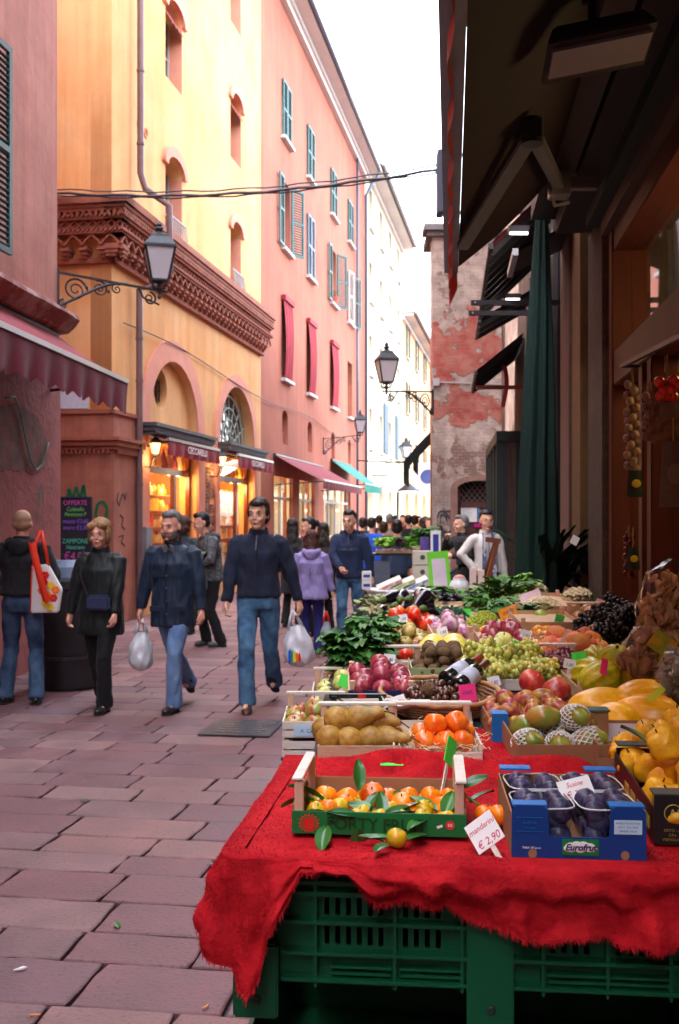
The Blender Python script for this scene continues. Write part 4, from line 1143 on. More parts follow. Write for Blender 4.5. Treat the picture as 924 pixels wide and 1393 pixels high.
# ---------------------------------------------------------------- lanterns
frost = mat('frosted lantern glass', (.50,.47,.50), .3, .08, 6)
lit_glass = mat('glowing lantern glass', (1,.85,.5), .4, emit=(1,.60,.18), estr=.28)
def lantern(name, label, c, s=1, lit=False, group=None, rz=.3, hang=False):
    """c = bottom centre of the glass body. real height about .8 m at s=1"""
    t = thing(name, label, 'street lamp', c, rz, group)
    b = MB(); g0,g1 = .12*s,.215*s; h = .42*s
    def sqr(r,z): return [V((r*math.cos(R(45+90*k)), r*math.sin(R(45+90*k)), z)) for k in range(4)]
    A = sqr(g0*1.25,0); B_ = sqr(g1*1.25,h)
    for k in range(4): b.quad(A[k],A[(k+1)%4],B_[(k+1)%4],B_[k])
    b.build('glass', lit_glass if lit else frost, t)
    b = MB()
    for k in range(4): b.bar(A[k],B_[k],.022*s); b.bar(A[k],A[(k+1)%4],.022*s); b.bar(B_[k],B_[(k+1)%4],.03*s)
    b.build('frame', iron, t)
    b = MB(); M4 = Euler((0,0,0)).to_matrix()
    b.lathe([(g1*1.35,h),(g1*1.3,h+.03*s),(g1*.75,h+.14*s),(g1*.7,h+.17*s),(g1*.35,h+.2*s),(.045*s,h+.22*s),(.07*s,h+.26*s),(.035*s,h+.29*s),(.05*s,h+.31*s),(.01*s,h+.36*s)],n=4)
    b.build('hood', iron, t)
    b = MB(); b.lathe([(.01*s,-.24*s),(.03*s,-.21*s),(.012*s,-.17*s),(.04*s,-.1*s),(.02*s,-.05*s),(g0,-.01*s),(g0,0)],n=8)
    for k in range(4):
        a=R(45+90*k); d=V((math.cos(a),math.sin(a),0)); b.tube([V((0,0,-.1*s)),d*.08*s+V((0,0,-.11*s)),d*.12*s+V((0,0,-.05*s)),d*.13*s+V((0,0,.0))],.009*s,5)
    b.build('stem', iron, t)
    return t
def scroll(b, c, r, turns, x, z, rad, a0=0, sgn=1):
    n=int(18*turns); pts=[]
    for k in range(n+1):
        q=k/n; a=a0+sgn*2*math.pi*turns*q; rr_=r*(1-.85*q); pts.append(c+x*(rr_*math.cos(a))+z*(rr_*math.sin(a)))
    b.tube(pts,[rad*(1-.3*k/n) for k in range(n+1)],6)
def bracket(parent, a, bnd, drop, sc_=1):
    """scrolled bracket from wall point a to lantern point bnd (relative to parent)"""
    a=V(a); e=V(bnd); x=(e-a).normalized(); z=V((0,0,1)); L=(e-a).length
    b = MB(); b.bar(a,e+x*.1,.03,.025); b.bar(a+z*.05,a-z*drop,.035,.02)
    pts=[a-z*drop]
    for k in range(1,13):
        q=k/12; pts.append(a+x*(L*.68*q)-z*(drop*(1-q)**1.6)-z*.015*math.sin(q*6))
    b.tube(pts,.018,6)
    scroll(b, a+x*L*.17-z*drop*.42, drop*.36, 2.0, x, z, .014, 0, 1)
    scroll(b, a+x*L*.40-z*drop*.26, drop*.24, 1.8, x, z, .012, 2, -1)
    scroll(b, a+x*L*.57-z*drop*.18, drop*.16, 1.6, x, z, .011, 1, 1)
    scroll(b, a+x*L*.90-z*drop*.28, drop*.20, 1.6, x, z, .014, 1.5, -1)
    scroll(b, a+x*L*.05-z*drop*.9, drop*.14, 1.3, x, z, .016, 1.5, 1)
    b.tube([a+x*L*.78, a+x*L*.84-z*drop*.3, e-z*drop*.42],.012,6)
    for q in (.28,.49): b.ell(a+x*L*q-z*drop*.3,(.02,.02,.02),8,6)
    b.build('bracket', iron, parent)
# lamp one: mounted on the corner of the pink building
e1 = at(217,378,12.4*1.0); 
e1 = at(217,380,12.9); w1 = at(79,368,12.42)
t = lantern('wall_lantern','large black iron lantern on a scrolled bracket at the corner of the pink building', e1+V((0,0,-.02)), .93, rz=.25)
M_ = Matrix.Rotation(-.25,3,'Z')
bracket(t, M_@(w1-e1-V((0,0,-.0))), M_@V((0,0,-.12)), .40)
e2_ = at(526,520,19.0); w2 = V((PX(589),20.0,at(589,533,20).z))
t = lantern('wall_lantern','black iron lantern on the left edge of the peeling building', e2_, .92, rz=.2); M_=Matrix.Rotation(-.2,3,'Z')
bracket(t, M_@(w2-e2_), M_@V((0,0,-.16)), .42)
Yw = FL.Yat(440); e3 = at(490,588,Yw+.6); w3 = at(440,597,Yw)
t = lantern('wall_lantern','small black iron lantern over the teal awning of the salmon building', e3, .95, rz=.1); M_=Matrix.Rotation(-.1,3,'Z')
bracket(t, M_@(w3-e3), M_@V((0,0,-.1)), .5)
e4 = at(552,622,50); t = lantern('wall_lantern','tiny black lantern far down on the cream building', e4, 1.2)
b = MB(); b.bar((0,0,-.2),(-2.2,1.0,-.3),.06); b.build('bracket', iron, t)
for (px,py,u_,lab) in ((202,612,0,'lit yellow lantern on the pier left of the first shop window'),(294,628,0,'lit yellow lantern between the two lettered maroon awnings')):
    Y = FL.Yat(px-8); c = at(px,py+6,Y); t = lantern('shop_lantern', lab, c+V((.12,0,0)), .46, lit=True, group='lit lanterns on the arched shops')
    b = MB(); b.tube([(-.02,0,-.04),(-.1,0,-.22),(-.28,.03,-.2),(-.34,.04,-.1)],.012,6); b.box((-.34,.04,-.12),(.04,.06,.2)); b.build('bracket', iron, t)
    ld = bpy.data.lights.new('lantern light','POINT'); ld.energy = .8; ld.color = (1,.65,.3); ld.shadow_soft_size=.08
    lo = bpy.data.objects.new('lantern_light', ld); col.objects.link(lo); lo.parent = t; lo.location=(0,0,-.1)
# cables over the street
b = MB(); A = FL.world(-.3,.5,0); A.z = at(78,262,16.3).z; A=at(76,263,16.3); B_ = at(600,231,14.0)
for (dz,r_) in ((0,.022),(.06,.012),(-.03,.012)):
    b.tube([A.lerp(B_,k/24)+V((0,0,dz-.16*math.sin(math.pi*k/24)+.012*math.sin(k*1.7+dz*90))) for k in range(25)],r_,5)
o = b.build('overhead_cable', mat('dark cable',(.05,.05,.06),.6), None); tag(o,'bundle of dark cables sagging across the street above the arches','cable')
b = MB(); A=FL.world(.3,.08,4.75); pts=[A]
for k in range(1,24): pts.append(FL.world(.3+k*1.05,.06+.02*math.sin(k),4.75+.35*math.sin(k*.55)*.25-.012*k))
b.tube(pts,.011,5); o=b.build('wall_cable', mat('dark cable'  ,(.05,.05,.06),.6), None); tag(o,'thin cable strung along the yellow and salmon fronts below the cornice','cable')

# ---------------------------------------------------------------- chalkboard, bin, signs
def chalkboard():
    p0 = at(82,765,16.3); p1 = at(123,678,16.3)
    t = thing('chalkboard', 'tall framed chalkboard with coloured handwriting leaning on the red base', 'sign', ((p0.x+p1.x)/2,16.3,p0.z-.5))
    w_ = p1.x-p0.x; h_ = p1.z-p0.z
    b = MB(); b.b2((-w_/2,0,.5),(w_/2,.03,.5+h_)); b.build('board', mat('chalkboard slate',(.02,.022,.035),.6,.2,5), t)
    b = MB(); f=.025
    b.b2((-w_/2-f,-.015,.5-f),(w_/2+f,.03,.5)); b.b2((-w_/2-f,-.015,.5+h_),(w_/2+f,.03,.5+h_+f)); b.b2((-w_/2-f,-.015,.5),(-w_/2,.03,.5+h_)); b.b2((w_/2,-.015,.5),(w_/2+f,.03,.5+h_))
    b.build('board_frame', mat('blue black frame',(.02,.035,.07),.5), t)
    b = MB(); b.bar((-.2,.02,0),(-.18,.02,.5),.03); b.bar((.2,.02,0),(.18,.02,.5),.03); b.build('leg', darkmetal, t)
    P = mat('pink chalk', lin((.85,.35,.75)), .8); G = mat('green chalk', lin((.45,.85,.45)), .8); Vi = mat('violet chalk', lin((.6,.4,.9)), .8); Tq = mat('turquoise chalk', lin((.3,.85,.7)), .8)
    for (s_,sz,m,z,sk) in (('OFFERTE',.125,P,.93,0),('Culatello',.10,G,.83,.2),('Nostrano P',.095,G,.75,.2),('mezzo €3,60',.10,Vi,.64,.2),('intero €5,50',.10,Vi,.54,.2),('ZAMPONE',.115,Tq,.33,0),('Nostrano',.10,Tq,.235,.2),('€4,90',.20,P,.09,.1)):
        text(s_, sz*.9, m, t, (0,-.004,.5+h_*z), ext=.001, shear=sk, sx=.82)
chalkboard()
def litter_bin():
    c = at(92,935,10.4); c.z=0
    t = thing('litter_bin', 'dark round litter bin standing between the two people on the left', 'bin', c)
    b = MB(); b.lathe([(.27,0),(.30,.04),(.30,.95),(.33,.98),(.33,1.05),(.26,1.08)],n=24); b.build('body', mat('dark bin metal',(.03,.026,.03),.5,.3,6), t, smooth='auto')
    b = MB(); b.lathe([(.24,1.08),(.22,1.18),(.12,1.24)],n=16); b.build('liner', mat('blue grey bin liner',(.18,.22,.32),.4), t)
    b = MB(); b.lathe([(.315,.3),(.315,.33)],n=24); b.build('band', darkmetal, t)
litter_bin()
# stickers and grey box on the pier beside the pipe
b = MB(); rr = random.Random(3)
t = FL.root('notice_stickers','column of torn white stickers beside the brown drainpipe','stickers')
for k,(z,w_,h_) in enumerate(((2.0,.18,.22),(1.75,.14,.16),(1.55,.2,.2),(1.25,.16,.24),(.95,.18,.16),(.75,.12,.2))):
    x = 1.0+rr.uniform(-.03,.06); b.b2((x-w_/2,-.066,z),(x+w_/2,-.0615,z+h_))
b.build('sticker', mat('grubby sticker',(.5,.5,.54),.7,.3,20), t)
t = FL.root('meter_box','grey metal meter box low on the pier by the first shop','meter box')
b = MB(); b.b2((1.12,-.16,.85),(1.42,-.062,1.5)); b.build('box', mat('grey meter metal',(.22,.21,.22),.5,.2,6), t, bevel=.01)
b = MB(); b.b2((1.25,-.166,1.15),(1.29,-.16,1.2)); b.build('latch', darkmetal, t)
# graffiti on the return wall
t = FL.root('graffiti','green painted letters and black tag scrawled on the red base','graffiti')
b = MB(); gm = mat('green graffiti paint', lin((.10,.42,.28)), .8)
def stroke(b, pts, wpx=.035):
    for k in range(len(pts)-1): b.bar(pts[k],pts[k+1],.004,wpx,up=(0,0,1))
def RW(px,py):     # pixel on return wall base face (plane through corner, local x=-.0632)
    o_ = FL.world(-.064,0,0); n = V((math.cos(FL.ang),math.sin(FL.ang),0)); d = V(((px-CX)/F,1,-(py-CY)/F)); c0 = V((0,0,H))
    s_ = (o_-c0).dot(n)/d.dot(n); p = c0+d*s_
    r = p-V((FL.X0,FL.Y0,0)); a=-FL.ang
    return (r.x*math.cos(a)-r.y*math.sin(a), r.x*math.sin(a)+r.y*math.cos(a), p.z)
for pl in ([(90,690),(94,665),(99,680),(104,662),(109,680),(114,660),(118,690)],[(76,720),(78,690),(84,688),(85,700),(77,704)],[(130,700),(133,685),(141,682),(146,692),(144,708),(136,712),(130,700)],[(85,742),(80,757),(83,765)]):
    b=MB(); stroke(b,[RW(*q) for q in pl],.05); b.build('green_letter', gm, t)
b = MB()
def FW(px,py):
    Y=FL.Yat(px); return (FL.U(px),-.066,FL.Z(px,py))
for pl in ([(156,670),(154,680),(157,688),(160,674),(163,672),(165,680),(167,671)],[(158,700),(163,705),(160,715),(165,720)],[(157,730),(163,728),(160,738),(165,742)]):
    b=MB(); stroke(b,[FW(*q) for q in pl],.02); b.build('black_tag', mat('black marker',(.04,.03,.03),.8), t)
# far street signs
t = thing('lit_sign','pale green lit sign hanging over the crowd by the cream building','sign', at(541,655,38))
b = MB(); b.box((0,0,0),(.75,.12,.75)); b.build('panel', mat('lit green white sign',(.6,.7,.5),.5,emit=(.65,.75,.5),estr=.05), t)
b = MB(); b.bar((0,0,-.37),(0,0,-2.9),.07); b.bar((-.9,0,.2),(0,0,.2),.05); b.build('post', darkmetal, t)
t = thing('round_sign','white sign with a dark arrow at the corner behind the peeling building','sign', at(580,650,40))
b = MB(); b.box((0,0,0),(.9,.08,1.1)); b.build('panel', mat('pink white sign',(.75,.6,.6),.5), t)
b = MB(); b.lathe([(.27,0),(.27,.02)],c=(.05,-.05,.05),n=16,M=Euler((R(90),0,0)).to_matrix()); b.bar((-.2,-.07,.1),(.1,-.07,.3),.05); b.build('disc', mat('navy sign print',(.05,.07,.2),.5), t)
b = MB(); b.bar((.4,0,0),(1.4,0,0),.06); b.build('arm', darkmetal, t)
t = thing('hanging_lamp','round shaded lamp hanging over the crowd','lamp', at(556,668,34))
b = MB(); b.lathe([(.06,.25),(.12,.2),(.36,.02),(.37,0)],n=16); b.build('shade', darkmetal, t)
b = MB(); b.ell((0,0,-.01),(.26,.26,.07),12,6); b.build('bulb', mat('white bulb',(1,1,1),.5,emit=(1,.9,.8),estr=.2), t)
b = MB(); b.tube([(0,0,.24),(0,0,.9),(-1.6,.5,1.0)],.02,5); b.build('rod', darkmetal, t)
def dark_awning(label, u0,v0,u1,v1, Y, dz):
    A = at(u0,v0,Y); B = at(u1,v1,Y+.2)
    t = thing('black_awning', label, 'awning', B, group='black awnings on the side of the peeling building')
    d = A-B; b = MB(); L_=V((.3,2.6,0))
    f = lambda i,j: d*j+L_*i
    b.grid(f,4,4); b.build('canopy', mat('black green awning canvas',(.012,.02,.02),.8), t, fixn=False)
    b = MB(); b.grid(lambda i,j: d+L_*i+V((0,0,-dz*j+.03*math.sin(i*30)*j)),12,3); b.add([(0,0,0),d,d+V((0,0,-dz))],[(0,1,2)]); b.build('valance', MATS['black green awning canvas'], t, fixn=False)
dark_awning('upper black awning on the side of the peeling building',562,612,588,585,21.5,.42)
dark_awning('lower black awning sticking out farthest over the crowd',549,628,566,608,24.0,.5)

# unseen blocks added to cut light from behind and sun through the alley
t = thing('rear_light_block','unseen apricot block added behind the viewer to cut light from the rear','building',(0,-14,0))
b = MB(); b.b2((-14,-3,0),(10,0,9)); b.build('wall', plaster_or2, t)
b = MB(); b.b2((-14.3,-3,9),(10.3,.5,9.2)); b.build('roof', rooftile, t)
t = thing('alley_sun_block','unseen salmon block added at the alley end to keep the sun out','building',(-8.2,0,0))  # added out of view so no sun reaches the gap beside the pink wall
b = MB(); b.b2((-3,9,0),(0,19,16)); b.build('wall', plaster_sal, t)
b = MB(); b.b2((-3,9,16),(.4,19,16.2)); b.build('roof', rooftile, t)
# ================================================================ PEOPLE
def ik(a, b, l1, l2, pole):
    a=V(a); b=V(b); d=b-a; L=d.length; L2=min(L,(l1+l2)*.999)
    if L>L2: b=a+d.normalized()*L2; d=b-a; L=L2
    x=(l1*l1-l2*l2+L*L)/(2*L); h=math.sqrt(max(0,l1*l1-x*x)); n=d.normalized(); p=V(pole); p=p-n*p.dot(n)
    if p.length<1e-5: p=V((0,-1,0))
    return a+n*x+p.normalized()*h, b
def rings(mb, secs, n=20):
    """loft of horizontal-ish elliptic rings: (center, rx, ry)"""
    o=len(mb.v)
    for (c,rx,ry) in secs:
        for k in range(n):
            a=2*math.pi*k/n; ca,sa=math.cos(a),math.sin(a)
            e=.8; mb.v.append(V(c)+V((rx*math.copysign(abs(ca)**e,ca), ry*math.copysign(abs(sa)**e,sa),0)))
    m=len(secs)
    for i in range(m-1):
        for k in range(n):
            a=o+i*n+k; b=o+i*n+(k+1)%n; mb.f.append([a,b,b+n,a+n]); mb.mi.append(0)
    mb.f.append([o+k for k in range(n)][::-1]); mb.mi.append(0)
    mb.f.append([o+(m-1)*n+k for k in range(n)]); mb.mi.append(0)
SK = mat('skin', lin((.88,.67,.56)), .5, .08, 12, sss=.08, objvar=.05)
SKF = mat('flushed skin', lin((.88,.63,.54)), .5, .08, 12, sss=.08)
lipm = mat('lips', lin((.62,.33,.30)), .5)
eyew = mat('eye white', (.65,.63,.6), .3); eyed = mat('dark eye', (.02,.015,.012), .2)
shoe_b = mat('black leather shoe', (.018,.017,.018), .35, .2, 9); shoe_br = mat('dark brown shoe', (.05,.025,.02), .45, .2, 9)
def cloth_m(name, c, rough=.85, var=.18): return mat(name, c, rough, var, 5, bump=.2, bscale=180, sheen=.05, detail=6)
jean_l = mat('light blue denim', lin((.46,.57,.72)), .85, .25, 5, bump=.3, bscale=200, c2=lin((.30,.41,.58)), cscale=5, cmix=(.4,.65))
jean_m = mat('washed blue denim', lin((.33,.50,.63)), .85, .3, 5, bump=.3, bscale=200, c2=lin((.17,.29,.42)), cscale=4.5, cmix=(.38,.62))
jean_d = mat('dark blue denim', lin((.30,.40,.52)), .85, .3, 5, bump=.3, bscale=200, c2=lin((.14,.21,.33)), cscale=4, cmix=(.38,.62))
def person(label, x, y, face, h=1.75, skin=None, top=None, trousers=None, shoes=None, hairm=None, hair='short', fem=False, top_len=.86, 
           feet=((-.11,-.02,0),(.11,.02,0)), hands=((-.27,-.02,.78),(.27,-.02,.78)), poles=((-.35,.5,-.2),(.35,.5,-.2)), head=(0,0), headturn=0, lean=0,
           collar=True, hood=False, beard=None, glasses=False, vox=.008, bulk=1.0, z0=0, pelvis=None, lod=0, curl=.6, group=None, toe=None, kneepole=(0,-1,0), scarf=None, toplabel=None, skirt=None, hemflare=1.0, fold=.012, baldm=None, open_front=None):
    s = h/1.75; skin = skin or SK
    t = thing('person', label, 'person', (x,y,z0), face, group)
    P = lambda p: V(p)*s
    pel = V(pelvis) if pelvis else V((0,0,.93)); 
    chest = pel+V((0,-.0-lean*.25,.36)); neck = pel+V((0,-.01-lean*.42,.53)); shz = pel+V((0,-lean*.40,.485))
    sw = .172 if not fem else .145; sw *= (1+.25*(bulk-1))
    hd = neck+V((head[0], -.02+head[1], .155))     # head centre
    sh = [shz+V((-sw,0,0)), shz+V((sw,0,0))]
    hp = [pel+V((-.088,0,-.02)), pel+V((.088,0,-.02))]
    legs=[]; arms=[]
    for i in range(2):
        fx,fy,fz = feet[i]; ank = V((fx,fy+.03,.085+fz))
        kn,an = ik(hp[i], ank, .43, .425, kneepole if not isinstance(kneepole[0],tuple) else kneepole[i]); legs.append((hp[i],kn,an))
        el,wr = ik(sh[i], V(hands[i]), .285, .255, poles[i]); arms.append((sh[i],el,wr))
    # ---- body (one continuous skin)
    m = MB(); hv = .0 
    Rh = Euler((head[1]*-0.0,0,headturn)).to_matrix()
    tilt = Euler((R(0)+max(0,-head[1])*2.2,0,0)).to_matrix()
    HS=1.07; HP = lambda q: P(hd + Rh@(tilt@(V(q)*HS)))
    q8 = 12 if lod else 18
    # skull and jaw (face towards -y)
    def E(c, r, rot=None): 
        M = Rh@tilt
        cc = HP(c); e = M.to_euler(); m.ell(cc, [k*s*HS for k in r], q8, 12 if not lod else 8, rot=e)
    E((0,.012,.035),(.074,.092,.088)); E((0,-.018,-.02),(.063,.070,.085)); E((0,-.035,-.085),(.042,.043,.035)); E((0,-.03,-.05),(.056,.056,.05))
    if not lod:
        E((0,-.092,-.012),(.013,.016,.026)); E((0,-.098,-.030),(.013,.012,.010)); E((0,-.076,.022),(.050,.022,.012)); E((-.035,-.07,-.035),(.022,.02,.02)); E((.035,-.07,-.035),(.022,.02,.02))
        E((0,-.086,-.062),(.022,.012,.012)); E((0,-.074,-.095),(.020,.016,.014))
        for sx in (-1,1): E((sx*.076,.012,-.005),(.010,.018,.030))
    m.cap(P(neck+V((0,.01,-.06))), HP((0,.015,-.06)), .057*s, .054*s, q8)
    rings(m,[(P(pel+V((0,0,-.09))),.13*s,.09*s),(P(pel),.15*s,.105*s),(P(pel+V((0,-lean*.1,.15))),.125*s,.09*s),(P(chest),.15*s,.10*s),(P(shz+V((0,0,-.02))),.145*s,.085*s),(P(neck+V((0,0,-.02))),.07*s,.06*s)])
    for i in range(2):
        a,e,w_ = arms[i]; m.cap(P(a+V((.02 if i==0 else -.02,0,-.05))),P(e),.040*s,.036*s,10); m.cap(P(e),P(w_),.038*s,.026*s,10)
        a,k_,an = legs[i]; m.cap(P(a),P(k_),.075*s,.05*s,12); m.cap(P(k_),P(an),.052*s,.036*s,12)
        f = V((feet[i][0],feet[i][1],feet[i][2])); m.cap(P(an+V((0,.02,-.03))),P(f+V((0,-.09,.045))),.030*s,.020*s,10)
        # hand: palm + five fingers
        d = (w_-e).normalized(); side = V((1 if i==0 else -1,0,0)); inn = (side-d*side.dot(d)).normalized(); fwd = d.cross(inn).normalized()
        if fwd.y>0: fwd=-fwd
        hw = w_+d*.045
        m.ell(P(hw),[.022*s,.036*s,.046*s] , 12, 8, rot=d.to_track_quat('Z','Y').to_euler()) if False else m.cap(P(w_+d*.015),P(w_+d*.065),.028*s,.030*s,10)
        m.cap(P(w_+d*.03+fwd*.014),P(w_+d*.075+fwd*.022),.020*s,.016*s,8); m.cap(P(w_+d*.03-fwd*.014),P(w_+d*.075-fwd*.022),.020*s,.015*s,8)
        if not lod:
            for q in range(4):
                o_ = fwd*(.028-.0185*q); L1=(.040,.044,.042,.032)[q]
                p0=w_+d*.078+o_; c=curl
                p1=p0+d*L1*(1-c*.3)+inn*L1*c*.7; p2=p1+(d*(.5-c*.7)+inn*(.4+c*.5)).normalized()*L1*.8
                m.cap(P(p0),P(p1),.0105*s,.0095*s,8); m.cap(P(p1),P(p2),.0095*s,.0080*s,8)
            p0=w_+d*.03+fwd*.03; p1=p0+d*.03+fwd*.018+inn*.012; p2=p1+d*.028+inn*.014
            m.cap(P(p0),P(p1),.013*s,.011*s,8); m.cap(P(p1),P(p2),.011*s,.009*s,8)
        else: m.cap(P(w_+d*.07),P(w_+d*.13+inn*.02),.024*s,.016*s,8)
    put('body', remesh(m, (.0075 if not lod else .016)*s if vox else .01, 2), skin, t)
    # ---- trousers
    if trousers:
        m = MB(); rings(m,[(P(pel+V((0,0,-.10))),.15*s,.112*s),(P(pel+V((0,0,-.02))),.168*s,.128*s),(P(pel+V((0,0,.12))),.155*s,.115*s)])
        for i in range(2):
            a,k_,an = legs[i]
            m.tube([P(a+V((0,0,.02))),P(a.lerp(k_,.5)),P(k_),P(k_.lerp(an,.45)),P(an+V((0,.008,-.035)))],[.098*s,.086*s,.068*s,.070*s,.072*s],14)
            m.ell(P(k_),.069*s,12,8); m.ell(P(a),.098*s,12,8)
        put('trousers', remesh(m, .011*s if not lod else .02, 3, fold=(.013*s,7,(1.5,1.5,.9)) if not lod else None), trousers, t)
    if skirt:
        m = MB(); rings(m,[(P((pel.x,pel.y,.45)),.22*s,.17*s),(P(pel),.18*s,.14*s),(P(pel+V((0,0,.1))),.15*s,.11*s)]); put('skirt', remesh(m,.014,2), skirt, t)
    # ---- shoes
    for i in range(2):
        f = V(feet[i]); a,k_,an = legs[i]
        m = MB(); ty = toe[i] if toe else 0      # heel lift pitch
        M = Euler((ty,0,R(7)*(1 if i else -1)*(-1))).to_matrix()
        Q = lambda p: P(an+V((0,0,-.085))+M@V(p))
        m.ell(Q((0,-.10,.035)),[.046*s,.085*s,.036*s],14,10,rot=M.to_euler()); m.ell(Q((0,.02,.045)),[.040*s,.062*s,.045*s],14,10,rot=M.to_euler()); m.cap(Q((0,-.04,.045)),Q((0,.02,.06)),.038*s,.042*s,12)
        sh_ = put('shoe', remesh(m,.009*s,2), shoes or shoe_b, t)
        if not lod:
            m = MB(); m.ell(Q((0,-.095,.008)),[.049*s,.092*s,.012*s],14,6,rot=M.to_euler()); m.ell(Q((0,.03,.01)),[.042*s,.056*s,.014*s],14,6,rot=M.to_euler()); m.build('sole', mat('rubber sole',(.02,.02,.02),.8), sh_, smooth=True)
    # ---- top garment
    m = MB(); hz = top_len; B = bulk
    hem = V((pel.x, pel.y, hz))
    secs = [(P(hem),.166*B*s*hemflare,.130*B*s*hemflare),(P(hem+V((0,0,.03))),.170*B*s*hemflare,.133*B*s*hemflare)]
    if pel.z-hz > -.05: secs.append((P(pel+V((0,0,.06))),.162*B*s,.127*B*s))
    secs += [(P(pel+V((0,-lean*.1,.2))),(.152 if not fem else .138)*B*s,.120*B*s),(P(chest),(.166 if not fem else .150)*B*s,.125*B*s),(P(shz+V((0,0,-.05))),(.172 if not fem else .142)*s,.112*s),(P(shz+V((0,.003,0))),(.150 if not fem else .118)*s,.098*s),(P(shz+V((0,.005,.04))),(.10 if not fem else .09)*s,.078*s),(P(neck+V((0,.008,-.01))),.072*s,.068*s)]
    rings(m, secs, 24)
    for i in range(2):
        a,e,w_ = arms[i]; d=(w_-e).normalized()
        m.ell(P(a+V((.012*(1 if i==0 else -1),0,-.028))),.068*s,14,10)
        m.tube([P(a+V((0,0,-.02))),P(a.lerp(e,.5)),P(e),P(e.lerp(w_,.5)),P(w_-d*.0)],[.066*B*s,.064*B*s,.060*B*s,.054*s,.046*s],14); m.ell(P(e),.060*B*s,12,8)
    tm = put('top', remesh(m, .010*s if not lod else .02, 9, fold=(fold*1.25*s,6.5,(1.7,1.7,.8)) if not lod else None), top, t)
    if toplabel: tm.name = toplabel
    if collar:
        m = MB(); n=24; zc=neck+V((0,.01,-.02))
        for sgn in (0,1):
            pass
        m.grid(lambda i,j: P(zc+V(((.071-.004*j+.012*(1-j))*math.sin(2*math.pi*i), (.070-.004*j)*math.cos(2*math.pi*i), .07*j-.02*(1-math.cos(2*math.pi*(i)))*.5*j*(1)))), 28, 4)
        m.grid(lambda i,j: P(zc+V(((.080-.004*j+.012*(1-j))*math.sin(2*math.pi*i), (.079-.004*j)*math.cos(2*math.pi*i), .072*j-.02*(1-math.cos(2*math.pi*(i)))*.5*j))), 28, 4)
        m.build('collar', top, tm, smooth=True, fixn=False)
    if hood:
        m = MB(); 
        for k in range(13):
            a=math.pi*(k/12)*1.0; c=neck+V((.10*math.cos(a),.05+.075*math.sin(a),-.005-.02*math.sin(a))); m.ell(P(c),[.045*s,.045*s,.045*s],10,8)
        m.ell(P(neck+V((0,.13,-.05))),[.09*s,.05*s,.085*s],14,10)
        put('hood', remesh(m,.013*s,3,fold=(.01,12,(1,1,1))), top, tm)
    if not lod:     # front zip / placket
        zf = MB(); ys=[]
        for k in range(9):
            q=k/8; z=hz+.02+(neck.z-.03-hz)*q
            # approximate front of torso
            ry = .140*B*hemflare*(1-q)+.0; yy = -(.146*B if q<.75 else .146*B-(q-.75)*.26)
            ys.append((z,yy))
        zf.grid(lambda i,j: P((pel.x-.004+.008*i, pel.y-lean*.4*(j)+(ys[min(8,int(j*8))][1])-.004, ys[min(8,int(j*8))][0])),1,8)
        if open_front is None and face_vis(face): zf.build('zip', mat('dark zip',(.015,.015,.02),.4), tm, fixn=False)
    # ---- hair
    def HM(parts, m_=None, vx=None, nm='hair', fo=.006):
        m = MB(); M = (Rh@tilt).to_euler()
        for (c,r) in parts: m.ell(HP(c), [k*s*HS for k in r], 18, 12, rot=M)
        me = remesh(m, (vx or (.0075 if not lod else .016))*s, 1, fold=(fo*s, 45, (1,1,.5)))
        if not lod and fo > .003:
            rq = random.Random(len(me.vertices)); bm = bmesh.new(); bm.from_mesh(me); bm.faces.ensure_lookup_table(); fs = bm.faces[:]
            k = 1 if nm == 'hair' else .4
            for _ in range(1500 if nm == 'hair' else 300):
                f = rq.choice(fs); c = f.calc_center_median(); n = f.normal.copy()
                d = (V((rq.uniform(-.5,.5),.55,-.75))+n*.35*rq.random()); d = (d-n*d.dot(n)*.75).normalized(); w_ = d.cross(n).normalized()*.0016
                l = rq.uniform(.012,.03)*k; a = bm.verts.new(c-w_+n*.001); b1 = bm.verts.new(c+w_+n*.001); b2 = bm.verts.new(c+d*l+n*.004*k); bm.faces.new((a,b1,b2))
            bm.to_mesh(me); bm.free()
        return put(nm, me, m_ or hairm, t)
    if hair == 'short': HM([((0,.034,.058),(.081,.088,.082)),((0,.055,.01),(.078,.062,.075)),((0,-.035,.10),(.058,.045,.035))])
    elif hair == 'fringe': HM([((0,.032,.058),(.083,.090,.086)),((0,.055,-.0),(.082,.065,.095)),((.01,-.062,.088),(.058,.030,.028)),((-.072,.005,.025),(.014,.035,.04)),((.072,.005,.025),(.014,.035,.04))])
    elif hair == 'bob': HM([((0,.028,.058),(.094,.098,.088)),((0,.05,-.01),(.088,.07,.10)),((-.05,-.060,.072),(.042,.036,.036)),((.04,-.060,.080),(.046,.034,.030)),((-.078,0,-.005),(.022,.048,.07)),((.078,0,-.005),(.022,.048,.07))], fo=.009)
    elif hair == 'long': HM([((0,.03,.055),(.086,.092,.084)),((0,.07,-.06),(.085,.055,.13)),((0,.10,-.20),(.085,.045,.14)),((-.05,.10,-.30),(.04,.03,.12)),((.06,.09,-.32),(.035,.03,.10)),((-.07,.02,-.05),(.02,.05,.1)),((.07,.02,-.05),(.02,.05,.1))], fo=.014)
    elif hair == 'bun': HM([((0,.034,.058),(.082,.088,.082)),((0,.055,.01),(.078,.062,.07)),((0,-.035,.095),(.058,.045,.03)),((0,.13,.05),(.045,.045,.045))])
    elif hair == 'curly': HM([((0,.03,.06),(.105,.105,.10)),((0,.06,-.02),(.10,.08,.10))], fo=.02)
    elif hair == 'bald': HM([((0,.030,.040),(.0765,.080,.074)),((0,.05,-.0),(.076,.056,.06))], fo=.001)
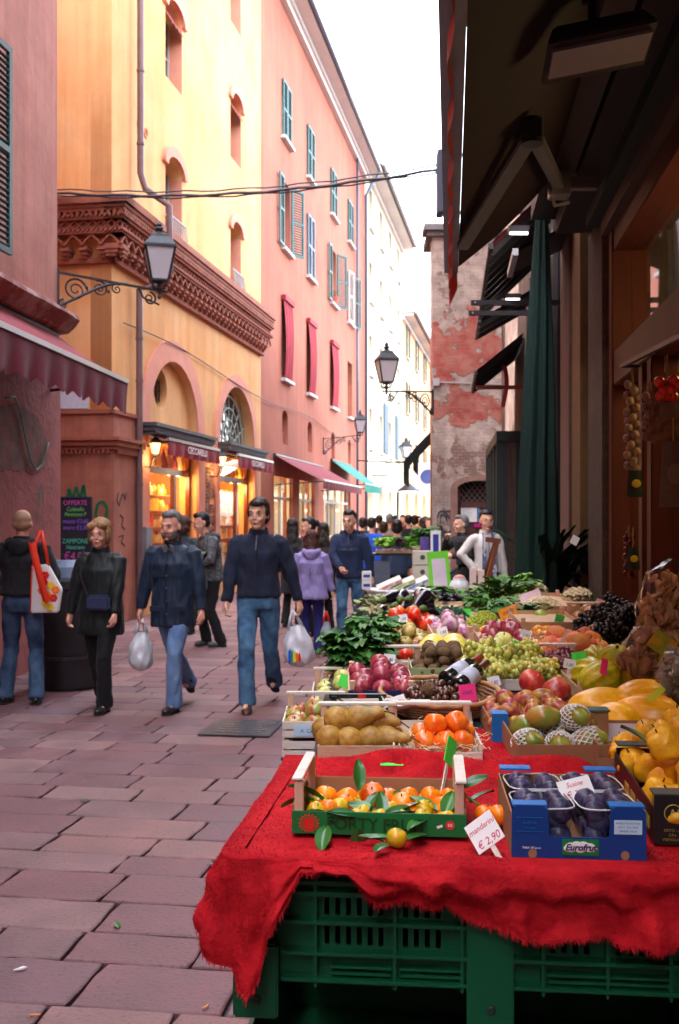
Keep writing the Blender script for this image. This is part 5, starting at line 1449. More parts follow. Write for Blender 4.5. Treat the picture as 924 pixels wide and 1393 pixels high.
    if beard: HM([((0,-.030,-.083),(.050,.056,.038)),((0,-.088,-.048),(.028,.014,.009)),((-.045,-.02,-.06),(.02,.045,.05)),((.045,-.02,-.06),(.02,.045,.05))], beard, nm='beard', fo=.004)
    if not lod:
        M = (Rh@tilt).to_euler()
        for sx in (-1,1):
            e = MB(); e.m=0; e.ell(HP((sx*.031,-.0835,.004)),[.0125*s,.006*s,.0065*s],10,8,rot=M); e.m=1; e.ell(HP((sx*.031,-.089,.004)),[.0062*s,.003*s,.0062*s],8,6,rot=M)
            e.build('eye', [eyew,eyed], t, smooth=True)
            e = MB(); e.ell(HP((sx*.033,-.094,.027)),[.020*s,.006*s,.0042*s],10,6,rot=M); e.build('eyebrow', hairm if hair!='bald' else shoe_br, t, smooth=True)
        e = MB(); e.ell(HP((0,-.0965,-.062)),[.021*s,.005*s,.0055*s],10,6,rot=M); e.build('mouth', lipm, t, smooth=True)
    if glasses:
        e = MB(); M=Rh@tilt
        for sx in (-1,1):
            e.tube([HP((sx*.032+.024*math.cos(a*math.pi/6),-.105,.004+.017*math.sin(a*math.pi/6))) for a in range(13)],.0016*s,5)
            e.tube([HP((sx*.056,-.105,.006)),HP((sx*.078,.0,.008))],.0016*s,5)
        e.tube([HP((-.01,-.106,.006)),HP((.01,-.106,.006))],.0016*s,5); e.build('glasses', mat('thin metal glasses',(.3,.28,.3),.3,metal=.7), t)
    t['_h'] = h
    info = dict(t=t, s=s, arms=arms, legs=legs, neck=neck, hd=hd, P=P, HP=HP, pel=pel, shz=shz, top=tm)
    del t['_h']
    return info
def face_vis(f): return abs(((f+math.pi)%(2*math.pi))-math.pi) < 1.2

navy = cloth_m('navy knit', lin((.08,.11,.20))); navyj = cloth_m('dark navy jacket', lin((.07,.14,.23)), .6); blackj = cloth_m('black green jacket', lin((.03,.06,.06)), .6)
blk = cloth_m('black cloth', (.005,.005,.006)); dkg = cloth_m('charcoal cloth', (.018,.018,.021)); lilac = cloth_m('lilac jacket', lin((.55,.50,.70)), .6); whitej = cloth_m('cream white jacket', (.62,.58,.55))
h_br = mat('dark brown hair', (.022,.013,.010), .5, .3, 40, stretch=(1,1,.3)); h_bk = mat('black hair', (.010,.008,.008), .45, .3, 40); h_gr = mat('grey hair', (.16,.15,.15), .6, .5, 50); h_bl = mat('short blond hair', lin((.58,.42,.27)), .55, .35, 40, stretch=(1,1,.3)); h_rd = mat('auburn hair', lin((.30,.17,.13)), .5, .3, 40, stretch=(1,1,.3))
beard_g = mat('grey stubble', (.13,.11,.10), .8, .4, 60); h_bd = mat('thin pale hair', lin((.66,.50,.40)), .6, .2, 30)

def bag(label, cat, top, w_, h_, d_, m, rz=0, handles=True, tilt=0, name='plastic_bag', deco=None, handlem=None):
    t = thing(name, label, cat, (top[0],top[1],top[2]-h_-.12), rz, rot=(0,tilt,rz))
    b = MB()
    rr=random.Random(int(top[0]*100))
    def fn(i,j):
        a=2*math.pi*i; z=h_*j; q = math.sin(min(1,j*3)*math.pi/2)**.5 if j<.34 else 1-.55*((j-.34)/.66)**1.5
        rx=w_/2*q*(1+.06*math.sin(a*5+j*6)); ry=d_/2*q*(1+.12*math.sin(a*4+j*9))
        n_=noise.noise(V((math.cos(a)*2,math.sin(a)*2,j*4)))*.02
        return ((rx+n_)*math.cos(a),(ry+n_)*math.sin(a),z)
    b.grid(fn,40,16); b.build('sack', m, t, smooth=True)
    if handles:
        b = MB()
        for sx in (-1,1): b.tube([(sx*w_*.2,0,h_*.97),(sx*w_*.12,0,h_+.06),(0,0,h_+.13)],[.022,.014,.012],6)
        b.build('handle', handlem or m, t, smooth=True)
    if deco: deco(t)
    return t
plastic = mat('white carrier plastic', (.62,.62,.66), .35, .12, 8, bump=.5, bscale=14, coat=.3, bdist=.02)
def gp(v, X=None): pass

# P1: bald man seen from behind at the left edge
def place(px, v, Hh=None):  # ground position from pixel of the feet
    Y = H*F/(v-CY); return (px-CX)/F*Y, Y
x,y = place(30,957)
p = person('bald man seen from behind in black padded jacket and blue jeans', x, y, R(184), 1.73, SKF, cloth_m('black padded jacket', (.010,.010,.013)), jean_d, shoe_b, h_bd, 'bald', top_len=.98, bulk=1.18,
       feet=((-.14,.03,0),(.15,-.03,0)), hands=((-.20,-.22,1.05),(.24,-.20,1.1)), collar=True, hood=True)
# orange cloth slung over shoulder and printed bag beside him
def orange():
    t = thing('shopping_bag','white shopping bag printed with red and yellow flowers hanging from the bald man\'s shoulder','bag', at(63,833,y-.12), R(6))
    k = F/(y-.12)
    b = MB(); w_=.27; h_=.42
    P4=[(-.14,0,.01),(.12,.02,-.02),(.15,.05,.22),(.0,.0,.44),(-.10,-.0,.44)]
    b.prism([(-.13,0),(.11,.0),(.14,.20),(.02,.42),(-.11,.42)],-.05,.05); b.build('sack', mat('white printed bag', (.68,.62,.6), .4, .06, 6), t, bevel=.012)
    rr=random.Random(6)
    fm=[mat('red flower print', lin((.85,.10,.10)), .45), mat('yellow flower print', lin((.95,.75,.15)), .45), mat('orange flower print', lin((.95,.45,.10)), .45)]
    b = MB()
    for k_,(fx,fz) in enumerate(((.0,.33),(.05,.24),(-.03,.2),(.07,.13),(.0,.09),(.09,.2),(-.01,.27),(.04,.05),(.02,.16))):
        b.m=k_%3; 
        for q in range(6): a=q*math.pi/3; b.ell((fx+.02*math.cos(a),-.054-.0004*k_,fz+.02*math.sin(a)),(.017,.002,.017),8,4)
    b.build('flower_print', fm, t)
    b = MB(); b.tube([(-.11,0,.0),(-.13,-.052,.0),(-.11,-.052,.42)],.006,5); b.tube([(-.1,-.02,.41),(-.09,.0,.6),(-.05,.02,.72)],.016,6); b.tube([(.02,.02,.41),(-.02,.02,.6),(-.05,.04,.72)],.016,6); b.build('strap', mat('orange red strap', lin((.88,.20,.08)), .5), t, smooth=True)
orange()
def sash():
    t = thing('orange_jumper','orange jumper slung over the bald man\'s right shoulder','jumper', (x+.13,y-.16,1.42), R(10))
    b = MB(); b.grid(lambda i,j: (-.02+.06*i+.13*j, -.06-.02*math.sin(i*3)-.07*math.sin(j*2.4), .02-.52*j+.01*math.sin(i*9)), 10, 14); b.build('cloth', mat('orange red knit', lin((.85,.18,.07)), .8, .15, 20), t, smooth=True, fixn=False)
sash()
# P2 blond woman
x,y = place(138,967)
p2 = person('short haired blond woman in dark jacket and black trousers walking', x, y, R(-6), 1.64, SKF, blackj, blk, shoe_b, h_bl, 'bob', fem=True, top_len=.70, bulk=1.22,
       feet=((-.10,.30,.05),(.06,-.12,0)), toe=(R(-25),0), hands=((-.33,-.04,.69),(.18,-.20,.76)), poles=((-.5,.3,0),(.6,.3,-.2)), glasses=True, head=(0,-.02), scarf=None)
m = MB(); m.cap(V((-.02,-.18,.72)),V((.13,-.19,.78)),.05,.05,12); me=remesh(m,.012,2)
o = thing('handbag','small navy handbag carried by the blond woman','bag',(x+.02,y-.19,.88), R(-6)); b=MB(); b.box((0,0,.06),(.20,.07,.13)); b.build('body', mat('navy leather',(.03,.04,.09),.35), o, bevel=.02)
b = MB(); b.tube([(-.1,0,.12),(-.16,.0,.3),(-.14,.02,.5)],.007,5); b.build('strap', shoe_b, o)
# P3 bearded man
x,y = place(236,966)
p3 = person('grey haired bearded man in navy jacket and light jeans carrying a plastic bag', x, y, R(-14), 1.71, SKF, navyj, jean_l, shoe_b, h_gr, 'short', top_len=.74, bulk=1.2, beard=beard_g,
       feet=((-.02,.40,.12),(.06,-.16,0)), toe=(R(-42),0), hands=((-.31,-.03,.82),(.30,-.06,.78)), poles=((-.6,.3,0),(.6,.3,0)), head=(0,-.03), headturn=R(-5))
b_ = V((x,y,0))
sp_ = p3['s']; hw = p3['arms'][0][2]*sp_
M3 = Matrix.Rotation(R(-14),3,'Z')
hp_ = M3@hw + V((x,y,0)); hp_.z -= .08
bag('knotted white plastic bag held by the bearded man','bag', hp_, .21, .34, .16, plastic, .2)
for (x_,z_,w_,h_) in ((-.085,1.20,.10,.045),(.085,1.20,.10,.045),(-.095,.90,.12,.05),(.095,.90,.12,.05)): b = MB(); b.box((x_*sp_,-.152*sp_,z_*sp_),(w_,.012,h_),rot=(R(4),0,0)); b.build('pocket_flap', navyj, p3['top'], bevel=.004)
b = MB()
for sx in (-1,1): b.box((sx*.03,-.112*sp_,1.425*sp_),(.05,.012,.07),rot=(R(28),R(sx*28),R(sx*-18)))
b.build('shirt_collar', mat('grey shirt',(.22,.22,.24),.8), p3['top'], bevel=.004)
b = MB()
for k in range(5): b.ell((0,-.155*sp_,(.86+.11*k)*sp_),(.008,.004,.008),8,6)
b.build('button', mat('dull button',(.12,.12,.13),.4), p3['top'])
# P4 front man
x,y = place(352,963)
p4 = person('dark haired man in navy sweater and washed blue jeans striding down the street', x, y, R(-4), 1.82, SK, navy, jean_m, shoe_br, h_br, 'fringe', top_len=.93, bulk=1.12,
       feet=((-.07,-.20,.0),(.08,.36,.10)), toe=(R(10),R(-38)), hands=((-.26,-.16,.80),(.36,.02,.80)), poles=((-.6,.3,0),(.5,.4,.1)), headturn=R(-8))
M4_ = Matrix.Rotation(R(-4),3,'Z'); hp_ = M4_@(p4['arms'][1][2]*p4['s'])+V((x,y,0)); hp_.z -= .09
def rainbow(t):
    b = MB(); cs=[(.1,.3,.8),(.1,.6,.4),(.9,.8,.1),(.95,.45,.1),(.8,.1,.1)]
    for k,c in enumerate(cs):
        b.m=k; b.quad((-.10+.022*k,-.118,.07),(-.078+.022*k,-.118,.07),(-.06+.018*k,-.118,.19-.012*k),(-.085+.02*k,-.118,.17-.01*k))
    b.build('printed_stripes', [mat('bag stripe %d'%k, lin(c), .4) for k,c in enumerate(cs)], t, fixn=False)
t = bag('large white plastic bag with a rainbow patch held by the striding man','bag', hp_+V((.03,0,0)), .27, .37, .2, plastic, 0, tilt=R(-9), deco=rainbow)
b = MB(); c = M4_@(p4['arms'][0][2]*p4['s'])+V((x,y,0)); b.box(c+V((.0,-.03,-.09)),(.05,.02,.06)); o=b.build('paper_slip', white_p, None, bevel=.003); tag(o,'small crumpled white paper in the striding man\'s hand','paper')
# P5 man looking down
x,y = place(288,879)
stripe = mat('grey marl hoodie', (.06,.06,.065), .85, .3, 14, c2=(.13,.13,.135), cscale=30, cmix=(.45,.55))
p5 = person('young man with black hair in grey hoodie looking down at his phone', x, y, R(-60), 1.72, SKF, stripe, blk, mat('grey trainers',(.08,.08,.085),.6,.4,30), h_bk, 'short', top_len=.86, bulk=1.1,
       feet=((-.12,-.05,0),(.12,.05,0)), hands=((-.10,-.34,1.08),(.10,-.30,1.06)), poles=((-.5,.2,-.4),(.5,.2,-.4)), head=(0,-.07), hood=True, lean=.12)
t = thing('draped_jacket','olive green jacket draped over the arm of the phone man','jacket',(x-.16,y-.28,.62),R(-20))
b = MB(); b.grid(lambda i,j: ((-.12+.26*i)*(1-.25*j)+.015*math.sin(j*9+i*3), -.05-.035*math.sin(i*9+j)-.04*j*(1-j), .58-.75*j), 20, 16); b.grid(lambda i,j: ((-.12+.26*i), -.05+.16*j, .58+.03*math.sin(j*3.1)), 10, 6); b.grid(lambda i,j: ((-.10+.2*i), .11, .58-.45*j), 6, 6); b.build('cloth', cloth_m('olive cloth', lin((.36,.40,.33))), t, smooth=True, fixn=False)
o = MB().box((x-.36,y-.2,1.14),(.075,.01,.14),rot=(R(-50),0,R(-60))).build('mobile_phone', darkmetal, None, bevel=.003); tag(o,'dark mobile phone held by the young man in grey hoodie','phone')
# P6 hoodie man
x,y = place(476,878)
p6 = person('dark haired man in navy hooded sweatshirt and blue jeans walking past the vegetables', x, y, R(-8), 1.75, SK, cloth_m('navy sweatshirt', lin((.10,.15,.27))), jean_m, shoe_b, h_bk, 'short', top_len=.88, bulk=1.1,
       feet=((-.08,-.12,0),(.12,.22,.03)), toe=(0,R(-15)), hands=((-.08,-.30,1.02),(.30,-.02,.80)), poles=((-.6,.2,-.3),(.5,.3,0)), head=(0,-.05), headturn=R(-10), hood=True)
text('CARHARTT', .05, mat('grey print',(.12,.14,.2),.7), p6['t'], (0,-.162,1.25), ext=.001)
# P7 girl with lilac jacket, from behind
x,y = place(424,889)
p7 = person('girl seen from behind with long brown hair and lilac hooded jacket', x, y, R(176), 1.50, SK, lilac, cloth_m('royal blue leggings', lin((.12,.12,.38))), mat('grey boots',(.12,.12,.13),.7), h_rd, 'long', fem=True, top_len=.78, bulk=1.28,
       feet=((-.10,.05,0),(.10,-.08,0)), hands=((-.30,-.05,.86),(.26,-.02,.9)), poles=((-.6,.3,0),(.6,.3,0)), hood=True, hemflare=1.12)
m = MB()
for (a,c) in (((0,0),(0,.14)),((0,.06),(-.05,.11)),((0,.08),(.05,.14)),((0,.03),(.06,.07)),((0,.05),(-.06,.06))): m.bar(V((a[0],.196,.92+a[1])),V((c[0],.196,.92+c[1])),.008,.003)
m.build('tree_print', mat('dark violet print',(.08,.07,.14),.8), p7['t'])
hp_ = at(444,832,y-.05)
bag('silver grey carrier bag held by the girl in lilac','bag', V((hp_.x+.0,hp_.y,hp_.z)), .16, .36, .1, mat('silver grey plastic',(.30,.32,.38),.3,.2,8,bump=.5,bscale=14), .1, handlem=mat('red handle', lin((.8,.15,.12)), .5))
# P8.. others near the girl
def pp(label, px, ytop, Y, h, face, top, hairm_, hair_, lod=1, **kw):
    X=(px-CX)/F*Y; kw.setdefault('trousers',blk)
    return person(label, X, Y, R(face), h, kw.pop('skin',SK), top, kw.pop('trousers'), shoe_b, hairm_, hair_, lod=lod, **kw)
pp('woman with black bun and pink scarf walking left behind the girl', 421,704,14.9,1.66,-70,dkg,h_bk,'bun',0,fem=True,top_len=.6,bulk=1.15, scarf=1)
X8=(421-CX)/F*14.9
o = MB(); 
for k in range(14): a=2*math.pi*k/14; o.ell((X8+.085*math.cos(a),14.9+.085*math.sin(a),1.405+.012*math.sin(a*3)),.042,8,6)
me = remesh(o,.012,2,fold=(.01,20,(1,1,1))); q = put('pink_scarf', me, cloth_m('dusty pink wool', lin((.75,.42,.47))), None); tag(q,'dusty pink scarf around the neck of the woman with the bun','scarf')
pp('long haired woman in dark coat seen from behind by the shop windows', 398,706,16.2,1.64,170,dkg,h_br,'long',0,fem=True,top_len=.55,bulk=1.15)
pp('woman in brown leather bag strap and dark coat right behind the girl', 440,716,15.6,1.58,190,blk,h_br,'long',0,fem=True,top_len=.6,bulk=1.2)
t = thing('brown_handbag','brown leather handbag on the back of the dark coated woman','bag',((443-CX)/F*15.3,15.35,.98)); b=MB(); b.box((0,0,.12),(.3,.1,.26)); b.build('body', mat('brown leather',(.08,.035,.02),.5), t, bevel=.03); b=MB(); b.tube([(-.12,0,.24),(-.04,.06,.5),(.12,0,.24)],.012,6); b.build('strap', MATS['brown leather'], t)
pp('curly haired person in dark jacket standing at the first shop window', 250,700,15.2,1.66,165,cloth_m('slate jacket',(.035,.045,.055)),h_rd,'curly',0,top_len=.8,bulk=1.15)
# white jacket woman
wj = pp('woman with dark hair in white jacket and blue checked scarf, hand on hip', 661,697,13.6,1.75,8,whitej,h_bk,'bun',0,fem=True,top_len=.80,bulk=1.02,glasses=True,
   hands=((-.17,-.08,1.0),(.26,-.02,.82)), poles=((-1,.25,0),(.5,.3,0)), trousers=blk, skirt=blk)
sc_m = mat('blue and white checked scarf', (.55,.56,.6), .85, .15, 10, c2=(.10,.14,.26), cscale=9, cmix=(.48,.52))
b = MB()
for sx in (-1,1): b.grid(lambda i,j: (sx*(.03+.055*i+.02*j), -.135-.03*math.sin(j*3)-.006*math.sin(i*8), 1.47-.86*j), 8, 20)
b.build('scarf', sc_m, wj['t'], smooth=True, fixn=False)
# seated man
st = pp('grey haired man in dark clothes perched on a high stool by the brown door', 636,702,15.6,1.72,-70,dkg,h_gr,'short',0,top_len=.98,bulk=1.1, pelvis=(0,0,.90),
   feet=((-.12,-.50,.22),(.12,-.42,.22)), hands=((-.08,-.30,1.38),(.08,-.28,1.12)), poles=((-.5,0,-.6),(.5,0,-.6)), lean=.2, kneepole=(0,-1,.6))
Xs=(636-CX)/F*15.6
t = thing('bar_stool','dark high stool under the grey haired man','stool',(Xs+.02,15.62,0)); b=MB(); b.lathe([(.17,.74),(.18,.76),(.18,.79),(.16,.81)],n=18); b.build('seat', darkmetal, t)
for k in range(4):
    a=k*math.pi/2+.4; b=MB(); b.tube([(.1*math.cos(a),.1*math.sin(a),.75),(.2*math.cos(a),.2*math.sin(a),.01)],.014,6); b.build('leg', darkmetal, t)
# crowd down the street
tops = {'blue': cloth_m('bright blue anorak', lin((.10,.32,.75))), 'beige': cloth_m('beige coat', lin((.55,.48,.42))), 'navy': cloth_m('slate blue coat', lin((.14,.20,.30))), 'black': blk, 'grey': dkg, 'fur': cloth_m('fawn fur trimmed coat', lin((.62,.50,.42))), 'white': cloth_m('off white top', (.5,.48,.47)), 'red': cloth_m('dark red jumper', lin((.4,.12,.14)))}
crowd = [
 ('person in bright blue anorak walking away past the teal awning',506,19.5,1.66,150,'blue',h_bk,'short'),
 ('stout person in pale beige coat walking away in the crowd',530,23,1.74,175,'beige',h_gr,'short'),
 ('dark haired woman in slate blue coat seen from behind at the lettuces',540,17.8,1.62,178,'navy',h_bk,'bob'),
 ('blond woman in fawn coat facing the lettuces',567,18.6,1.50,20,'fur',h_bl,'curly'),
 ('man in black jacket facing the camera beyond the lettuces',590-6,20.6,1.66,0,'navy',h_gr,'short'),
 ('tall man in black deep in the crowd',556,23.5,1.72,170,'black',h_bk,'short'),
 ('woman with loose brown hair and white top in the crowd',576,22,1.66,195,'white',h_br,'long'),
 ('man with black hair walking away beside the cream building',516,25,1.72,175,'grey',h_bk,'short'),
 ('person in black coat far behind the blond woman',564,27,1.72,170,'black',h_br,'bob'),
 ('man in dark red jumper far down the street',548,29,1.74,0,'red',h_bk,'short'),
 ('short woman in black coat next to the beige coat',522,21,1.58,180,'black',h_br,'bob'),
 ('grey coated man under the black awning',579,28,1.70,10,'grey',h_gr,'short'),
 ('dark coated woman passing the salmon shop windows',494,24,1.66,140,'grey',h_bk,'bob'),
 ('figure in navy at the very back of the crowd',538,33,1.74,180,'navy',h_bk,'short'),
 ('figure in black at the very back under the pale lit sign',553,36,1.74,180,'black',h_bk,'short'),
 ('figure in beige at the very back of the crowd',570,34,1.72,0,'beige',h_br,'short'),
]
for (lab,px,Y,hh,fc,tp,hm,hs) in crowd: pp(lab,px,0,Y,hh,fc,tops[tp],hm,hs,1,top_len=.75,bulk=1.15,collar=False,group='shoppers crowding the far street')
# ================================================================ THE STALL
S = lambda Y: .668+.06*Y if Y > 3.2 else .862
def sp(px, py, lift=0):
    Y = (.982-lift)/((py-CY)/F+.06)
    if Y < 3.2: Y = (H-.862-lift)*F/(py-CY)
    return V(((px-CX)/F*Y, Y, S(Y)+lift))
TILT = math.atan(.06)
woodc = mat('pale poplar wood', lin((.78,.66,.54)), .75, .15, 4, stretch=(1,8,8), bump=.25, bscale=30)
woodw = mat('whitewashed poplar wood', lin((.84,.80,.76)), .7, .12, 4, stretch=(1,8,8), bump=.25, bscale=30)
wood_pk = mat('pinkish poplar post', lin((.82,.66,.56)), .75, .12, 4, stretch=(8,8,1), bump=.25, bscale=30)
card = mat('brown cardboard', lin((.60,.43,.30)), .85, .1, 5, bump=.1)
leafm = mat('glossy citrus leaf', lin((.20,.42,.17)), .35, .25, 8, objvar=.35, coat=.2)
leafd = mat('dark spinach leaf', lin((.14,.36,.12)), .5, .4, 25, objvar=.2, c2=lin((.36,.58,.24)), cscale=14, cmix=(.45,.65))
leafl = mat('fresh green leaf', lin((.40,.58,.20)), .5, .3, 10, objvar=.2)
stemm = mat('brown stem', (.06,.035,.02), .8)
green_pl = mat('green bin plastic', lin((.0,.30,.18)), .42, .12, 3, bump=.05, bscale=30)
# ---- plastic pallet bins
def bin_():
    t = thing('plastic_bin', 'green ribbed plastic bin under the red cloth at the front of the stall', 'bin', (-.25,2.5,.48), R(-5.5), 'green pallet bins')
    W=1.2; Z0=.075; Z1=.37
    # front wall with slots
    holes=[]
    for (xa,xb) in ((.20,.37),(.385,.52)):
        for (za,zb) in ((.235,.285),(.165,.215)):
            x=xa+.012
            while x+.012<xb-.01: holes.append(rect(x,za,x+.012,zb)); x+=.0255
    for (xa,xb) in ((.70,.86),(.875,1.03)):
        for (za,zb) in ((.235,.285),(.165,.215)):
            x=xa+.012
            while x+.012<xb-.01: holes.append(rect(x,za,x+.012,zb)); x+=.0255
    curve_plate('front_wall', [(0,Z0),(W,Z0),(W,Z1),(0,Z1)], holes, .012, green_pl, t, .035)
    b = MB()
    b.b2((0,.047,Z0),(.012,.9,Z1)); b.b2((W-.012,.047,Z0),(W,.9,Z1)); b.b2((0,.9,Z0),(W,.912,Z1)); b.b2((.012,.047,Z0),(W-.012,.9,Z0+.012))
    b.build('side_wall', green_pl, t)
    b = MB()
    b.b2((-.012,-.012,Z1-.02),(W+.012,.05,Z1)); b.build('rim', green_pl, t, bevel=.004)
    for (z0,z1) in ((.315,.325),(.288,.300),(.222,.232),(.150,.160),(.088,.098)):
        b = MB(); b.b2((.115,0,z0),(.545,.036,z1)); b.build('rib', green_pl, t, bevel=.002)
        b = MB(); b.b2((.652,0,z0),(1.085,.036,z1)); b.build('rib', green_pl, t, bevel=.002)
    for x in (.19,.375,.53,.715,.86,1.0,1.07):
        b = MB(); b.b2((x,.004,Z0),(x+.008,.036,Z1-.02)); b.build('upright_rib', green_pl, t, bevel=.002)
    for x in (.30,.46,.80,.93):
        for z in (.105,.12): 
            b = MB(); b.b2((x-.07,.01,z),(x+.07,.036,z+.006)); b.build('rib', green_pl, t)
    for x in (0,.545,1.09):
        for y in (.4,.8): b = MB(); b.b2((x,y,0),(x+.107,y+.1,Z0-.002)); b.build('foot', green_pl, t)
        b = MB(); b.b2((x,-.004,.0),(x+.107,.10,Z1-.021 if x==.545 else Z0+.10)); f_ = b.build('foot', green_pl, t, bevel=.005)
        b = MB(); b.lathe([(.011,0),(.011,.004),(.006,.006)],c=(x+.055,-.004,.045),n=12,M=Euler((R(90),0,0)).to_matrix()); b.build('plug', mat('dark plug',(.01,.03,.02),.5), f_)
    return t
bn = bin_()
dup(bn, loc=(-.25,2.53,-.005), label='lower green ribbed plastic bin, standing on the paving beneath the front one')
dup(bn, loc=(.965,2.383,.48), label='green plastic bin at the right end of the stall front, mostly outside the picture')
# ---- display table (sloping boards on trestles)
def table():
    t = thing('stall_table', 'sloping boarded stall table hidden under the produce crates', 'table', (0,3.42,0))
    b = MB()
    def lft(Y): return -.09+.03*(Y-3.4)+(0 if Y<4.7 else min(.14,(Y-4.7)*.17))
    def rgt(Y): return .90+.1*Y
    for dz in (-.004,-.04): b.grid(lambda i,j: (lft(3.42+3.58*j)+(rgt(3.42+3.58*j)-lft(3.42+3.58*j))*i,3.58*j,S(3.42+3.58*j)+dz),4,24)
    b.build('board', mat('dark stained boards',(.05,.04,.035),.8,.3,6), t)
    for (x,y) in ((lft(3.5)+.05,.1),(rgt(3.5)-.1,.1),(lft(5.2)+.05,1.8),(rgt(5.2)-.1,1.8),(lft(6.9)+.06,3.45),(rgt(6.9)-.1,3.45)):
        b = MB(); b.b2((x-.03,y-.03,0),(x+.03,y+.03,S(y+3.42)-.04)); b.build('leg', darkmetal, t)
    # dark skirt hung along the street side
    b = MB(); b.grid(lambda i,j: (lft(3.42+3.58*i)+.02+.012*math.sin(i*60), 3.58*i, (S(3.42+3.58*i)-.04)*(1-j)+.12*j), 60, 4); b.build('skirt', mat('black skirt cloth',(.02,.02,.022),.9), t, fixn=False)
table()
# ---- red cloth
redm = mat('crushed red fleece', (.34,.004,.010), .85, .22, 14, spec=.12, bump=.6, bscale=60, bdist=.01, c2=(.46,.010,.016), cscale=9, cmix=(.4,.6))
def cloth():
    CL=V((-.25,2.5,0)); RL=Matrix.Rotation(R(-5.5),3,'Z')
    t = thing('red_cloth', 'shaggy red cloth with a frayed hem draped over the front of the stall', 'cloth', CL-RL@CL, R(-5.5))
    zt = .8625
    hem = [(268,1262),(285,1275),(300,1268),(310,1335),(338,1352),(358,1318),(370,1262),(383,1240),(400,1208),(411,1180),(470,1180),(488,1203),(515,1224),(555,1226),(600,1240),(640,1262),(700,1284),(740,1290),(800,1283),(850,1297),(900,1297),(960,1290),(1200,1290)]
    def hemL(px,Yw=2.47):
        for (a,b_) in zip(hem,hem[1:]):
            if a[0]<=px<=b_[0]:
                q=(px-a[0])/(b_[0]-a[0]); return max(.02,(a[1]+(b_[1]-a[1])*q-CY)/F*Yw-.7875-(.02 if px>600 else 0))
        return .17
    # perimeter path
    path=[]
    n1=40
    for k in range(n1): 
        q=k/n1; Y=3.46-(3.46-2.58)*q; path.append((V((-.262-.013*q,Y)), V((-1,-.1)), .08+.10*q))
    for k in range(14):
        a=math.pi*(1+.5*k/13)
        path.append((V((-.215+.062*math.cos(a),2.53+.062*math.sin(a))), V((math.cos(a),math.sin(a))), None))
    x=-.20
    while x<1.36: path.append((V((x,2.468)),V((0,-1)),None)); x+=.009
    N_=len(path); T_=22; TI=26
    verts=[]; g={}
    rr=random.Random(12)
    for i,(p,nrm,L) in enumerate(path):
        pw=RL@(V((p.x,p.y,0))-CL)+CL; px=CX+F*pw.x/pw.y
        if L is None:
            q=(i-n1)/14
            if i<n1+14: L=.17+ (.33-.17)*max(0,(q-.3)) if q>.3 else .17; L=.18+.12*max(0,min(1,q)); 
            else: L=hemL(px,pw.y)
        corner=max(0,1-abs(i-(n1+10))/26)
        L*=1+.10*noise.noise(V((i*.13,0,0)))
        for j in range(-1,T_+1):
            if j<0:
                q2=p-nrm.normalized()*.05; verts.append(V((q2.x,q2.y,zt+.007))); g[(i,-1)]=len(verts)-1; continue
            tt=j/T_
            wv=(.028*math.sin(i*.33+1.2*math.sin(i*.05))+.016*math.sin(i*.81+2))*min(1,tt*1.4)*(.45+.9*corner)
            off=.012*math.sin(min(1,tt*3)*math.pi/2)+wv+.05*corner*tt**1.2+.02*noise.noise(V((i*.12,tt*4,1)))*min(1,tt*3)
            # diagonal swags along the front
            if i>n1+30: off+=(.026*math.sin(i*.052+tt*4.2+1.5*math.sin(i*.017))+.010*math.sin(i*.16-tt*6))*min(1,tt*1.6)+.012
            z=zt+.003*(1-tt)-L*tt+(.004*noise.noise(V((p.x*9,p.y*9,5))))*(1-tt)
            q2=p+nrm.normalized()*max(off,.004)
            verts.append(V((q2.x,q2.y,z))); g[(i,j)]=len(verts)-1
    mb=MB(); mb.v=verts
    for i in range(N_-1):
        for j in range(-1,T_): mb.f.append([g[(i,j)],g[(i+1,j)],g[(i+1,j+1)],g[(i,j+1)]]); mb.mi.append(0)
    # top sheet: from path inward. Build as grid spanning X,Y with wrinkles
    nx,ny=150,96
    def top(i,j):
        Y=2.463+(3.86-2.463)*j; xl=-.282+.013*(Y-2.58)/.88; xl=max(xl,-.282) if Y<3.47 else -.04; 
        if Y<2.53: xl=-.215-math.sqrt(max(0,.068**2-(2.53-Y)**2))
        X=xl+(1.36-xl)*i
        e=min(1,i*12)*min(1,j*9)
        w_=.010*noise.noise(V((X*7,Y*7,0)))+.006*noise.noise(V((X*18,Y*14,2)))
        ridge=.045*math.exp(-((Y-3.36-.02*math.sin(X*9))/.045)**2)*(1+.3*math.sin(X*14))
        w_+=0
        zs=max(0,Y-3.2)*.06
        ridge*= 1 if X<.66 else max(0,1-(X-.66)/.1)
        clear=0
        for (x0,x1,y0,y1) in ((-.16,.35,2.58,2.96),(.37,.73,2.42,2.86),(.72,1.3,2.5,3.1)):
            if x0<X<x1 and y0<Y<y1: clear=1
        w_ = -.004 if clear else w_
        if clear==0: w_+=.008*noise.noise(V((X*9,Y*9,5)))*(1-min(1,min(i*12,j*9)))
        return (X,Y,zt+zs-.002*(Y>3.5)+max(w_,-.003)*e+(0 if e>=1 else .008*noise.noise(V((X*9,Y*9,5)))*(1-e))+ridge*min(1,(i*1.6/.12)) )
    mb.grid(top,nx,ny)
    o=mb.build('fabric', redm, t, smooth=True, fixn=False)
    # frayed fringe
    fr=MB()
    for i in range(0,N_-1):
        for k in range(5):
            a=verts[g[(i,T_)]].lerp(verts[g[(i+1,T_)]],rr.random()); l=rr.uniform(.003,.017); d=V((rr.uniform(-.007,.007),rr.uniform(-.006,.002),-l)); wd=rr.uniform(.001,.003)
            fr.add([a+V((-wd,0,.006)),a+V((wd,0,.006)),a+d],[(0,1,2)])
    fr.build('fringe', redm, t, fixn=False)
    # pile: short fleece strands all over
    pl=MB()
